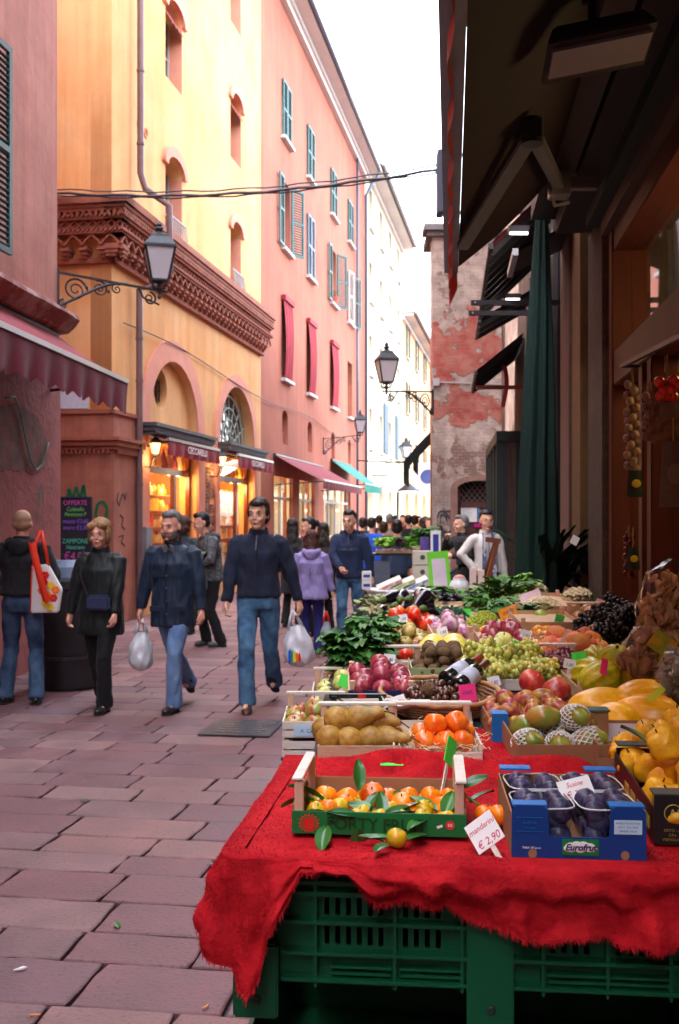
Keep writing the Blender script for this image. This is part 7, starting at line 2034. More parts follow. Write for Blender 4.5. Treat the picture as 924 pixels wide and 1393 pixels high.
t,Mx=crate('brown cardboard tray of green mangoes in white foam nets', c, w_, .34, .075, card, slat=False, name='cardboard_tray', cat='tray')
netm = mat('white foam net', (.75,.75,.73), .7)
def net(p, r, rot, label):
    t = thing('foam_net', label, 'foam net', p, rot=rot); b=MB(); n=15; rows=9
    for sgn in (1,-1):
        for k in range(n):
            pts=[]
            for j in range(rows*2+1):
                q=j/(rows*2); th=-1.45+q*(2.2); a=2*math.pi*k/n+sgn*q*2.4
                pts.append((r[0]*1.06*math.cos(th)*math.cos(a), r[1]*1.06*math.cos(th)*math.sin(a), r[2]*1.06*math.sin(th)))
            b.tube(pts,.0021,4,caps=False)
    b.build('mesh', netm, t, fixn=False)
for n_,(x,y,z,s_,rot,nn) in enumerate(((-.10,.09,.06,1,(70,10,20),1),(.0,.07,.055,1.05,(80,0,-10),1),(.09,.08,.06,1.1,(60,20,60),1),(-.09,.20,.075,1.1,(60,-20,0),0),(.02,.19,.08,1.1,(75,10,40),1),(.11,.21,.08,1.15,(50,30,-30),0),(-.04,.15,.125,1.0,(80,0,70),0),(.06,.13,.13,1.0,(75,20,10),1))):
    p=Mx@V((x,y,z)); rt=tuple(R(q) for q in rot)
    item('mango', mango, p, ['green mango lying bare in the cardboard tray','green mango wrapped in a foam net in the cardboard tray'][nn], 'mango', ['bare mangoes in the tray','netted mangoes in the tray'][nn], rt, s_, rr)
    if nn:
        o=None; net(p,(.044*s_,.040*s_,.062*s_),rt,'white foam net around a mango in the cardboard tray'); 
for o in [o for o in sc.objects if o.name.startswith('foam_net')]: o['group']='foam nets around the mangoes'
# prickly pears and pomegranates in a blue-tabbed box
c,w_=C(668,792,1010)
t,Mx=crate('cardboard box with blue corner tabs full of prickly pears', c, w_, .36, .07, card, slat=False, name='fruit_box', cat='box')
for x in (-w_/2+.002,): 
    b = MB(); b.b2((x,-.004,0),(x+.055,-.001,.095)); b.b2((x,-.004,.095),(x+.055,.05,.099)); b.build('corner_flap', blueb, t)
fill(Mx, w_-.01,.35,.03,.030,[prk],'prickly_pear','reddish prickly pear in the box with blue corner tabs','prickly pears in the blue tabbed box',2,margin=.0,squash=.9,lying=True)
ptag('white price card standing in the prickly pears below the pomegranates', 746,955,3.92, .095,.05, white_p, lines=(('fichi d\'india',.018),('€ 4,50',.022)), rx=-35, ry=12, stick=.05, tm=blu)
for (px,py,Y,s_,lab) in ((723,927,4.2,.92,'dark red pomegranate, topmost of its heap'),(757,940,4.1,1.02,'big light red pomegranate right of the dark one'),(715,958,4.05,.95,'pink pomegranate low in front of the dark one'),(698,962,4.05,.85,'leftmost pink pomegranate by the basket'),(735,955,4.15,.9,'pomegranate half hidden behind the white card'),(752,965,4.05,.8,'small pomegranate right behind the white card')):
    p=at(px,py,Y); item('pomegranate', pome, p, lab, 'pomegranate', None, None, s_, rr)
    b = MB(); q=at(px-4,py-17*s_,Y-.02)
# left stack of crates
def stack(px0, px1, zf, Y, label, d=.34, h=.065, **k):
    a=(px0-CX)/F*Y; b_=(px1-CX)/F*Y
    return crate(label, V(((a+b_)/2,Y,zf)), b_-a, d, h, k.pop('m',woodw), tilt=0, **k)
t,Mx=stack(384,470,.752,3.98,'lower of the two white crates stacked at the street edge, blue inside',posts=.07)
b = MB(); b.b2((-.08,.02,.01),(.08,.3,.06)); b.build('blue_liner', mat('ultramarine liner',(.03,.04,.25),.5), t)
t,Mx=stack(384,470,.826,3.98,'upper white crate of red and green apples with a name label',posts=.115,rear_bar=True)
b = MB(); b.b2((-.075,-.003,.012),(.02,-.001,.052)); lb=b.build('label', mat('pale blue label'), t); text('A. Cava', .020, blu, lb, (-.02,-.0035,.030), ext=.0004, shear=.2)
t2_=thing('prop_stand','dark metal stand holding up the stacked white crates','stand',(-.12,4.0,0)); 
for x in (-.06,.10): b=MB(); b.b2((x-.02,0,0),(x+.02,.04,.74)); b.build('leg', darkmetal, t2_)
b=MB(); b.b2((-.1,0,.74),(.14,.34,.75)); b.build('plate', darkmetal, t2_)
fill(Mx, .235,.33,.02,.034,[apple_rg],'apple','red and green apple in the upper white crate at the street edge','apples in the name labelled crate',2,margin=.005)
t,Mx=stack(424,508,.862,4.40,'whitewashed crate of pale yellow apples with a green tag',posts=.12,rear_bar=True,d=.33)
fill(Mx, .24,.31,.02,.036,[apple_y],'apple','pale yellow apple in the whitewashed crate with the green tag','yellow apples in the whitewashed crate',2,margin=.005)
ptag('green card on a wooden stick over the pale yellow apples', 470,927,4.42, .055,.05, greenp, ry=20, stick=.06)
# clementine tray behind pears
c,w_=C(447,530,1008)
t,Mx=crate('black rimmed tray of clementines with leaves behind the brown pears', c, w_, .26, .07, mat('black tray', (.02,.02,.022), .5), slat=False, name='cardboard_tray', cat='tray', postm=bk, posts=.10, rear_bar=False)
b = MB(); b.b2((-w_/2,.245,.09),(w_/2,.262,.105)); rb=b.build('rim', bk, t); b=MB(); b.b2((.0,.242,.088),(.03,.2445,.106)); b.build('red_stripe', redp, rb)
b = MB(); b.b2((-w_/2+.01,.236,.0),(w_/2-.01,.24,.09)); b.build('white_liner', white_p, t)
fill(Mx, w_-.02,.23,.02,.026,[mandg],'clementine','yellow clementine in the black rimmed tray behind the pears','clementines in the black tray',1)
for k in range(14): item('citrus_leaf', leaf, Mx@V((rr.uniform(-.08,.08),rr.uniform(.03,.2),.06+rr.uniform(0,.03))), 'green leaf among the clementines in the black rimmed tray','leaf','leaves in the clementine tray',(R(rr.uniform(-20,40)),R(rr.uniform(-30,30)),rr.uniform(0,6.3)),.9,rr)
# yellow pears
for (px,py) in ((483,963),(497,969),(513,971),(489,972)): item('pear', pear_y, at(px,py,4.02), 'yellow pear lying in front of the dark red apples','pear','yellow pears before the red apples',None,.85,rr)
# red apples
c,w_=C(474,566,962)
t,Mx=crate('wooden crate with navy front heaped with dark red apples', c, w_, .42, .065, woodc, posts=.10, frontm=mat('navy printed front', lin((.12,.14,.34)), .5))
b = MB(); b.box((.02,-.002,.03),(.03,.001,.03)); b.build('front_print', redp, t); text('S·M', .03, white_p, t, (-.03,-.001,.03), ext=.0004)
fill(Mx, w_-.02,.40,.03,.038,[apple_r],'apple','dark red apple heaped in the navy fronted crate','dark red apples in the navy fronted crate',2,margin=.0)
ptag('white paper bag printed with a grey pattern beside the red apples', 565,958,3.95, .12,.045, white_p, rx=-50, name='paper_label')
# chestnut basket
def basket(label, c, rx, ry, h, rz=0, tilt=TILT):
    t = thing('wicker_basket', label, 'basket', c, rot=(tilt,0,rz)); wm = mat('wicker', lin((.56,.38,.24)), .7, .3, 20, bump=.3)
    b = MB(); n=36
    for j in range(6):
        q=j/5; b.tube([((rx*(.8+.2*q)+(.004 if k%2 else -.004))*math.cos(2*math.pi*k/n),(ry*(.8+.2*q)+(.004 if k%2 else -.004))*math.sin(2*math.pi*k/n),.01+h*q) for k in range(n+1)],.006,5,caps=False)
    b.build('weave', wm, t)
    b = MB(); b.tube([(rx*1.02*math.cos(2*math.pi*k/n),ry*1.02*math.sin(2*math.pi*k/n),h+.01+.004*(k%2)) for k in range(n+1)],.010,6,caps=False); b.build('rim', mat('pale wicker rim', lin((.72,.52,.34)), .6,.2,20), t, smooth=True)
    b = MB(); b.lathe([(rx*.8,0),(rx*.8,.008)],n=24,M=Matrix.Diagonal((1,ry/rx,1))); b.build('base', wm, t); return t
cb=sp(607,988); cb=V((cb.x+.0,cb.y+.24,S(cb.y+.24)+.003))
basket('shallow wicker basket of chestnuts with a pink price tag', cb, .225, .25, .06)
Mb_=mtx(cb)
rr=random.Random(77); n=0
for l,(zz,rad) in enumerate(((.035,1),(.052,.9),(.07,.72),(.085,.5))):
    for k in range(int(95*rad*rad)):
        a=rr.uniform(0,6.3); q=math.sqrt(rr.random())*rad*.95; item('chestnut', ches, Mb_@V((.19*q*math.cos(a),.22*q*math.sin(a),zz)), 'shiny brown chestnut in the shallow wicker basket','chestnut','chestnuts in the wicker basket',None,rr.uniform(.85,1.15),rr); n+=1
ptag('fluorescent pink price tag reading 5.90 over the chestnuts', 637,948,3.88, .062,.092, pinkp, lines=(('cast.',.024),('5.90',.036)), ry=-6, rx=-5, stick=.05, tm=blu)
# white scoop
t = thing('plastic_scoop','white plastic scoop lying on the chestnuts','scoop', at(530,968,3.85), rot=(R(10),R(-8),R(25)))
b = MB(); b.grid(lambda i,j: ((.10*j-.01), (.055*(1-.25*(1-j)))*(i-.5)*2, .03*((i-.5)*2)**2+.02*(1-j)**6), 12, 10); b.build('bowl', mat('white scoop plastic',(.75,.75,.76),.3), t, smooth=True, fixn=False)
b = MB(); b.tube([(0,0,.005),(-.05,0,.018),(-.11,.0,.03)],[.016,.011,.013],8); b.build('handle', MATS['white scoop plastic'], t, smooth=True)
# rough walnuts / burr husks beside
for (px,py,lab) in ((648,955,'spiky brown chestnut husk right of the pink tag'),(637,963,'small rough chestnut husk under the pink tag'),(583,938,'brown husk left of the wine bottles')):
    b = MB(); b.ell((0,0,0),.028,12,8); rq=random.Random(px)
    for _ in range(120):
        d=V((rq.gauss(0,1),rq.gauss(0,1),rq.gauss(0,1))).normalized(); u_=d.orthogonal().normalized()*.002; b.add([d*.026-u_,d*.026+u_,d*.040],[(0,1,2)])
    o=b.build('chestnut_husk', mat('husk brown', lin((.40,.30,.20)), .9,.3,20), None, fixn=False); o.location=at(px,py,4.0); tag(o,lab,'husk')
# wine bottles
def bottle(label, a, b_, foil):
    a=V(a); e=V(b_); d=(e-a).normalized(); t=thing('wine_bottle', label, 'bottle', a, rot=d.to_track_quat('Z','Y').to_euler())
    b=MB(); b.lathe([(.03,0),(.037,.006),(.037,.17),(.034,.19),(.018,.225),(.0145,.24),(.0145,.30)],n=20); b.build('body', mat('dark bottle glass',(.01,.012,.01),.06,.1,4,coat=.6), t, smooth='auto')
    b=MB(); b.lathe([(.0155,.235),(.016,.30),(.0165,.305),(.010,.306)],n=16); b.build('capsule', foil, t, smooth='auto')
    b=MB(); b.lathe([(.0374,.05),(.0374,.145)],n=24); b.build('label', mat('bottle label', lin((.72,.74,.82)), .6), t, smooth=True)
bottle('wine bottle with dark label, upper of the two lying by the kiwis', at(606,932,4.25)+V((0,0,.02)), at(655,903,4.5)+V((0,0,.03)), mat('red capsule', lin((.5,.05,.08)), .35))
bottle('wine bottle with gold band, lower of the two lying by the kiwis', at(622,942,4.12)+V((0,0,.02)), at(658,912,4.35)+V((0,0,.02)), mat('dark red capsule', lin((.32,.04,.08)), .35))
# kiwis
c,w_=C(560,652,928)
t,Mx=crate('low crate of kiwis with a greenish side board', c, w_, .36, .06, mat('mossy board', lin((.62,.66,.48)), .7), slat=False)
fill(Mx, w_-.02,.34,.02,.028,[kiwi],'kiwi','brown kiwi heaped in the low crate by the wine bottles','kiwis by the wine bottles',3,margin=.0,lying=True)
ptag('white card on a stick slanting over the kiwis', 624,903,4.75, .05,.07, white_p, ry=35, rx=-15, stick=.07)
# tomatoes
c,w_=C(492,574,916)
t,Mx=crate('white trayed crate of three big red tomatoes in a row', c, w_, .20, .06, woodw, posts=.115, rear_bar=False, front_bar=True, slat=False)
fill(Mx, w_-.04,.18,.02,.043,[tom],'tomato','ripe orange red tomato in the white crate below the green tomatoes','red tomatoes in the white crate',1)
c,w_=C(500,585,893)
t,Mx=crate('wooden crate of pale salad tomatoes between the red ones', c, w_, .34, .05, woodc, posts=.07)
fill(Mx, w_-.01,.32,.03,.036,[tomg],'tomato','pale green and pink salad tomato in the middle crate','pale salad tomatoes',2,margin=.0)
c,w_=C(512,592,872)
t,Mx=crate('wooden crate of large orange tomatoes in front of the aubergines', c, w_, .30, .05, woodc, posts=.07)
fill(Mx, w_-.01,.28,.04,.042,[tom],'tomato','large orange red tomato in front of the aubergines','large tomatoes before the aubergines',2,margin=.0)
ptag('brown card label among the large orange tomatoes', 562,873,5.5, .07,.05, mat('brown label', lin((.55,.30,.22)), .6), rx=-20)
# melons
c,w_=C(567,640,914)
t,Mx=crate('brown cardboard box of pale yellow melons behind the kiwis', c, w_, .26, .10, card, slat=False, name='fruit_box', cat='box', front_h=.05, frontm=white_p)
for (x,y) in ((-.06,.09),(.07,.09),(-.03,.19),(.08,.2)): item('yellow_melon', ymel, Mx@V((x*.85,y,.075)), 'round pale yellow melon in the brown box behind the kiwis','melon','round yellow melons in the brown box',None,.88,rr)
# turnips crate
c,w_=C(588,645,886)
t,Mx=crate('peach coloured crate of turnips and purple onions with a printed front', c, w_, .42, .09, mat('peach plywood', lin((.88,.72,.58)), .6,.06,4), slat=False, posts=.12)
b = MB(); b.ell((-.05,-.001,.035),(.018,.001,.016)); b.ell((-.02,-.001,.045),(.014,.001,.014)); b.build('fruit_print', redp, t)
fill(Mx, w_-.01,.40,.05,.036,[turnip,beet],'turnip','white and purple turnip in the peach coloured crate','turnips in the peach coloured crate',2,margin=.0)
ptag('round fluorescent green disc above the turnips', 634,835,6.2, .06,.06, greenp, rx=-10)
# aubergines
c,w_=C(505,592,862)
t,Mx=crate('crate of glossy black aubergines near the white table', c, w_, .40, .07, woodc, posts=.1)
rr=random.Random(15)
for k in range(20): item('aubergine', egg, Mx@V((rr.uniform(-.12,.13),.06+.27*(k/20),.07+.035*(k%3)+.02)), 'glossy black aubergine lying on the heap near the white table','aubergine','aubergines near the white table',(R(100+rr.uniform(-15,15)),R(rr.uniform(-20,20)),R(-30+rr.uniform(-25,25))),1.0,rr)
# leafy greens
def leafy(label, px, py, Y, n, rad, hgt, m, L=.12, W=.07, seed=1, name='leafy_bunch', cat='greens', up=.6, stems=None, curl=.5):
    t = thing(name, label, cat, at(px,py,Y)); b = MB(); rr=random.Random(seed)
    for k in range(n):
        a=rr.uniform(0,6.3); r0=rad*math.sqrt(rr.random())*.6; p=V((r0*math.cos(a),r0*math.sin(a),rr.uniform(-.3,.8)*hgt)); l=L*rr.uniform(.6,1.1); w_=W*rr.uniform(.6,1.1)
        d=V((math.cos(a),math.sin(a),up+rr.uniform(-.5,.6))).normalized(); s_=d.cross(V((rr.uniform(-.3,.3),rr.uniform(-.3,.3),1))).normalized(); u_=s_.cross(d)
        o_=len(b.v); nu,nv=4,6; rr2=rr.uniform(-.2,.6)
        for j in range(nv+1):
            for i in range(nu+1):
                q=j/nv; x=(i/nu-.5)*w_*math.sin(math.pi*(q*.84+.08))**.5; b.v.append(p+d*l*q+s_*x+u_*(-curl*l*q*q+abs(x)*rr2+.010*math.sin(i*2.6+j*2.1+k)))
        for j in range(nv):
            for i in range(nu): a_=o_+j*(nu+1)+i; b.f.append([a_,a_+1,a_+nu+2,a_+nu+1]); b.mi.append(0)
    b.build('leaves', m, t, smooth=True, fixn=False)
    if stems:
        b = MB()
        for k in range(stems): a=rr.uniform(0,6.3); b.tube([(0,0,-hgt*.4),(rad*.5*math.cos(a),rad*.5*math.sin(a),hgt*.6)],.004,5)
        b.build('stems', leafl, t)
    return t
leafy('big bunch of dark spinach leaves hanging over the street edge of the stall', 486,893,4.85, 150,.15,.10, leafd, .10,.10, 3)
leafy('second bunch of dark green leaves higher up beside the tomatoes', 507,868,5.2, 80,.12,.09, leafd, .09,.08, 4)
leafy('pale leafy bunch between the spinach and the aubergines', 500,852,5.6, 50,.10,.06, mat('grey green leaf', lin((.42,.52,.36)), .5,.3,10), .08,.045, 5)
item('radish', beet, at(476,915,4.7), 'purple red radish hanging below the spinach','radish',None,None,.95)
c_=sp(448,921); t,Mx=stack(438,500,.905,4.72,'small slatted crate under the spinach leaves',posts=.06,d=.3,h=.04,m=woodc)
leafy('leek and herb stalks lying behind the aubergines', 545,830,6.5, 60,.20,.05, mat('pale stalk green', lin((.62,.68,.46)), .6,.3,10), .2,.02, 6, up=.1, curl=.1)
leafy('bundle of dried herbs left behind the aubergines', 520,828,6.6, 60,.13,.05, mat('dry herb', lin((.60,.55,.42)), .8,.3,10), .12,.012, 16, up=.3, curl=.1)
def floret(label, px, py, Y, r, m, seed, name, cat, n=60, fr=.3, leaves=None, flat=.7):
    t = thing(name, label, cat, at(px,py,Y)); b = MB(); rr=random.Random(seed)
    for k in range(n):
        z=1-(k+.5)/n*1.1; a=k*2.39996; q=math.sqrt(max(0,1-z*z)); p=V((q*math.cos(a),q*math.sin(a),z*flat))*r
        b.ell(p,r*fr*rr.uniform(.7,1.15),8,6)
        for _ in range(3): b.ell(p+V((rr.gauss(0,1),rr.gauss(0,1),rr.gauss(0,1))).normalized()*r*fr*.8,r*fr*.4,6,5)
    b.ell((0,0,0),(r*.92,r*.92,r*.8*flat),14,10)
    b.build('head', m, t, smooth=True, fixn=False)
    if leaves:
        b = MB()
        for k in range(10):
            a=k*.63+rr.uniform(-.2,.2); d=V((math.cos(a),math.sin(a),0)); s_=V((-math.sin(a),math.cos(a),0))
            b.grid(lambda i,j: d*r*(.75+.45*j)+s_*(i-.5)*r*1.0*math.sin(math.pi*(j*.8+.15))+V((0,0,-r*.5+r*1.1*j*(1-.2*j))),5,6)
        b.build('outer_leaves', leaves, t, smooth=True, fixn=False)
    return t
M_bro = mat('broccoli green', lin((.13,.32,.22)), .8, .3, 40, bump=.6, bscale=150); M_cau = mat('cauliflower curd', lin((.86,.80,.66)), .8, .12, 30, bump=.6, bscale=120); M_rom = mat('romanesco green', lin((.62,.66,.20)), .7, .25, 30, bump=.4, bscale=120)
for k,(px,py,Y,r) in enumerate(((592,846,6.0,.075),(612,842,6.1,.085),(601,850,5.9,.06),(626,846,6.1,.06))): floret('dark green broccoli head, %s of four behind the turnips'%['leftmost','third from left','second from left','rightmost'][k],px,py,Y,r,M_bro,k,'broccoli','broccoli',70,.22)
for k,(px,py,Y,r,lab) in enumerate(((738,832,6.3,.105,'large cream cauliflower in the middle of the back row'),(722,838,6.2,.07,'smaller cauliflower left of the large one'),(786,815,6.6,.085,'cauliflower half hidden in leaves at the right of the back row'),(710,822,6.7,.08,'greenish cauliflower under the checked paper'),(727,806,7.0,.08,'white cabbage like cauliflower at the very back'))): floret(lab,px,py,Y,r,M_cau if k!=3 else mat('greenish curd', lin((.68,.72,.48)), .8,.15,30,bump=.6,bscale=120),20+k,'cauliflower','cauliflower',70,.2,leaves=leafl)
ptag('pinkish checked paper lying over the cauliflowers', 722,812,6.4, .13,.07, mat('checked pink paper', lin((.86,.76,.82)), .7,.2,60), rx=-30, ry=-20, name='paper_label')
for k,(px,py,lab) in enumerate(((645,862,'yellow green sprout cluster lowest of four by the turnips'),(650,850,'second yellow green sprout cluster by the turnips'),(660,843,'third yellow green sprout cluster under the dark leaves'),(640,872,'yellow green sprout cluster nearest the street'))): floret(lab,px,py,5.75+.1*k,.06,M_rom,40+k,'romanesco','romanesco',60,.2)
leafy('dark green leek leaves behind the orange price tag', 668,832,6.5, 90,.17,.09, mat('leek green', lin((.30,.50,.20)), .5,.3,8),   .12,.03, 8, up=.8, curl=.7)
leafy('upright chard leaves beside the red pepper', 686,822,6.8, 70,.12,.16, mat('chard green', lin((.26,.42,.16)), .5,.3,8), .13,.05, 9, up=1.2, curl=.5)
leafy('dark crisp greens left of the cauliflowers', 700,838,6.2, 60,.13,.05, leafd, .12,.05, 10)
leafy('purple radicchio and artichoke heads behind the broccoli', 612,826,6.9, 130,.20,.09, mat('purple radicchio', lin((.24,.17,.28)), .5,.35,8), .09,.05, 11)
leafy('green fennel fronds above the radicchio', 628,815,7.1, 60,.18,.06, mat('frond green', lin((.36,.50,.26)), .6,.3,8), .16,.02, 12, up=.3)
leafy('dark curly greens below the orange price tag', 700,800,7.0, 50,.14,.09, leafl, .10,.06, 13)
for (px,py,lab) in ((705,816,'shiny red pepper behind the cauliflowers'),(701,822,'second red pepper lower in the back row')): item('red_pepper', apple_like(.05,[fm('pepper red',(.80,.08,.06),coat=.6),leafd],1.0,.2,ribs=4), at(px,py,6.75), lab,'pepper',None,(.2,.3,0),.95)
ptag('fluorescent orange price card in the leek leaves', 692,836,6.0, .10,.085, orangep, lines=(('porri',.03),('1,80',.03)), ry=-20, rx=-10, tm=blu)
# heap of apples and pears centre right
g_='mixed apples piled above the white grapes'
rr=random.Random(52)
def heap(items, label, cat, group, name):
    for (px,py,Y,s_,pr) in items: item(name, pr, at(px,py,Y), label, cat, group, None, s_, rr)
heap([(665,860,5.45,1.0,apple_r),(680,855,5.5,1.05,apple_r),(697,858,5.45,1.3,apple_r),(662,872,5.3,1.05,apple_r),(673,866,5.35,1.1,apple_r),(655,880,5.2,1.0,apple_r),(710,866,5.4,1.1,apple_r),(712,872,5.3,.95,apple_r),(668,852,5.65,.9,apple_r),(690,850,5.65,.9,apple_r)],'dark red apple piled behind the green apples and white grapes','apple','dark red apples behind the white grapes','apple')
heap([(685,872,5.2,1.25,apple_y),(672,888,5.05,1.2,apple_g),(663,882,5.1,1.0,apple_g),(690,888,5.05,1.1,apple_y),(702,884,5.15,1.0,apple_y),(658,895,4.95,1.0,apple_g),(712,892,5.0,1.15,apple_y),(719,884,5.2,.95,apple_g),(700,878,5.25,1.0,apple_y),(676,878,5.15,1.0,apple_y),(655,904,4.9,1.0,apple_g)],'green or yellow apple piled just behind the white grapes','apple','green apples behind the white grapes','apple')
heap([(711,852,5.9,1.1,apple_g),(723,853,5.85,1.1,apple_g),(733,853,5.85,1.1,apple_g),(736,840,6.0,1.15,apple_g),(745,852,5.9,1.0,apple_g),(755,848,5.95,1.0,apple_g),(768,848,5.95,1.0,apple_g),(728,842,6.05,.95,apple_g),(775,853,5.8,1.0,apple_g),(718,846,6.0,.9,apple_g)],'bright green apple in the row before the cauliflowers','apple','green apples before the cauliflowers','apple')
heap([(723,866,5.5,1.1,apric),(735,864,5.5,1.1,apric),(745,866,5.45,1.1,apric),(728,874,5.4,1.1,apric),(740,872,5.4,1.1,apric),(752,862,5.5,1.1,apric),(718,872,5.45,1.1,apric),(731,858,5.6,1.1,apric),(744,858,5.6,1.1,apric),(729,879,5.3,1.2,apric),(662,860,5.6,1.3,apric)],'yellow plum piled between the green apples and the peaches','plum','yellow plums in the middle of the stall','yellow_plum')
heap([(759,867,5.1,1.15,peach),(748,880,5.0,1.05,peach),(768,883,4.95,1.1,peach),(785,877,4.95,1.25,peach),(798,880,5.0,1.1,peach),(795,865,5.2,.95,peach),(806,870,5.1,.9,peach),(815,882,5.0,.9,peach),(777,868,5.2,.9,peach),(740,888,4.95,.8,peach),(810,860,5.3,.8,peach),(822,870,5.3,.8,peach)],'blushed peach in the heap behind the red grapes','peach','peaches behind the red grapes','peach')
ptag('green price tag standing among the bright green apples', 760,848,5.7, .05,.095, greenp, lines=(('mele',.02),('1,60',.024)), ry=15, rx=-10, tm=blu)
ptag('white card edge on a stick among the peaches', 763,876,4.85, .012,.13, woodw, ry=28, rx=-10)
ptag('green card beside the pears above the white grapes', 700,880,5.0, .035,.06, greenp, ry=30)
ptag('pink price tag between the black grapes and the peaches', 807,847,5.6, .075,.075, pinkp, lines=(('uva',.024),('2,90',.026)), rx=-10, stick=.03, tm=blu)
ptag('grey white card leaning in front of the black grapes', 828,838,5.7, .07,.08, mat('grey card', lin((.70,.70,.78)), .7), ry=20, stick=.06)
ptag('small pink scribbled card at the back of the black grapes', 816,822,6.1, .05,.06, mat('pale pink card', lin((.88,.74,.80)), .7), ry=20)
# boxes under these heaps so that nothing floats
def support(px0,px1,py,d,h,label,m=woodc):
    c,w_=C(px0,px1,py); return crate(label, c, w_, d, h, m, posts=h+.02, slat=False, base_z=h-.02)
support(650,728,930,.28,.055,'wooden crate under the green apples',card)
support(655,722,892,.42,.07,'cardboard box under the dark red apples')
support(708,790,872,.42,.10,'wooden crate holding the bright green apples')
support(712,760,898,.34,.06,'small crate under the yellow plums',card)
support(742,838,902,.36,.06,'wooden crate under the peaches')
support(700,790,848,.60,.10,'long crate of cauliflowers in the back row')
support(640,700,862,.60,.06,'crate of leeks and sprouts')
support(512,700,846,.50,.05,'long low crate of radicchio and herbs')
# white grapes
rr=random.Random(61); c,w_=C(650,738,941)
t,Mx=crate('tray of white grapes with a pale rim', c, w_, .36, .05, woodw, slat=False, front_h=.05)
for k in range(13):
    x=-.12+.24*(k%4)/3; y=.05+.28*(k//4)/3; item('grape_bunch', bun_w[k%2], Mx@V((x,y,.07+.008*(k//4))), 'bunch of greenish white grapes in the pale rimmed tray','grapes','white grape bunches',(rr.uniform(-.3,.3),rr.uniform(-.4,.4),rr.uniform(0,6.3)),1.0,rr)
for k in range(3): item('grape_bunch', bun_w[k%2], Mx@V((-.06+.07*k,.22,.11)), 'bunch of greenish white grapes in the pale rimmed tray','grapes','white grape bunches',(0,.2,k*2),1.0,rr)
ptag('curved white card at the right edge of the white grapes', 707,915,4.55, .03,.09, white_p, ry=50)
# red grapes
c,w_=C(738,800,930)
t,Mx=crate('wooden crate of red grapes with a pale top bar', c, w_, .26, .06, woodc, posts=.12, rear_bar=True, slat=False)
for k in range(8): item('grape_bunch', bun_r[k%2], Mx@V((-.06+.12*(k%3)/2,.04+.17*(k//3)/2,.075)), 'bunch of dark red grapes in the crate with the pale bar','grapes','red grape bunches',(rr.uniform(-.3,.3),rr.uniform(-.4,.4),rr.uniform(0,6.3)),.95,rr)
# black grapes
c,w_=C(822,905,893)
t,Mx=crate('green crate heaped with black grapes by the shop door', c, w_, .42, .10, mat('green crate board', lin((.05,.22,.14)), .5), slat=False)
b = MB(); b.b2((-.07,-.002,.03),(.08,-.0005,.075)); lb=b.build('label', mat('grey green label', lin((.35,.45,.38)), .6), t); text('UVA', .03, mat('dark label ink',(.02,.05,.03),.6), lb, (0,-.0025,.052), ext=.0004)
for k in range(22):
    q=k/22; item('grape_bunch', bun_b[k%2], Mx@V((-.14+.28*((k*5)%7)/6,.05+.32*((k*3)%5)/4,.12+.06*(1-abs(((k*5)%7)/3-1))+ .03*(k>14))), 'bunch of black grapes heaped by the shop door','grapes','black grape bunches',(rr.uniform(-.4,.4),rr.uniform(-.5,.5),rr.uniform(0,6.3)),1.05,rr)
# potatoes crate behind peaches
c,w_=C(788,836,872)
t,Mx=crate('small crate of onions beside the black grapes', c, w_, .34, .09, woodc, posts=.15, rear_bar=True, slat=False)
fill(Mx, w_-.02,.32,.05,.035,[apple_like(.036,[fm('brown onion skin',(.72,.48,.30),(.80,.62,.45)),stemm],1.05,.05)],'onion','brown onion in the small crate beside the black grapes','onions beside the black grapes',2,margin=.0)
# citrons, canary melons
for (px,py,Y,s_,rot,lab) in ((803,918,4.35,1.0,(70,20,10),'lopsided yellow citron, leftmost of the citrons'),(815,925,4.25,1.0,(40,50,60),'citron with a greener side, front left'),(835,905,4.5,1.05,(30,-20,30),'citron standing behind the pink card'),(862,918,4.3,1.18,(15,10,0),'largest ribbed citron at the right of the citrons'),(872,900,4.5,1.0,(60,30,90),'citron at the right behind the largest one'),(812,898,4.6,.9,(80,0,0),'citron at the back beside the green card')):
    item('citron', citron, at(px,py,Y), lab, 'citron', None, tuple(R(q) for q in rot), s_)
for (px,py,Y,s_,rot,lab) in ((818,970,3.85,1.08,(85,10,70),'smooth orange yellow melon at the left of the three'),(872,958,3.95,1.05,(80,0,100),'orange yellow melon at the back right'),(880,978,3.75,1.05,(85,20,60),'orange yellow melon in front on the right'),(835,985,3.72,.9,(80,0,30),'orange yellow melon lowest behind the brown box')):
    item('canary_melon', melon, at(px,py,Y), lab, 'melon', None, tuple(R(q) for q in rot), s_)
support(785,900,955,.40,.06,'open crate under the citrons')
c,w_=C(780,925,1012)
t,Mx=crate('cardboard box under the orange yellow melons with a red corner', c, w_, .34, .06, card, slat=False, name='fruit_box', cat='box')
b = MB(); b.b2((-w_/2-.002,-.002,0),(-w_/2+.02,.0,.11)); b.build('red_corner', redp, t)
ptag('pink card between the two front citrons', 822,907,4.1, .035,.065, pinkp, ry=25, rz=30)
ptag('ragged fluorescent green card on the rear citron', 788,893,4.4, .06,.04, greenp, ry=-10)
ptag('yellow green card stuck in the orange yellow melons', 892,945,3.7, .075,.022, yellp, ry=-40)
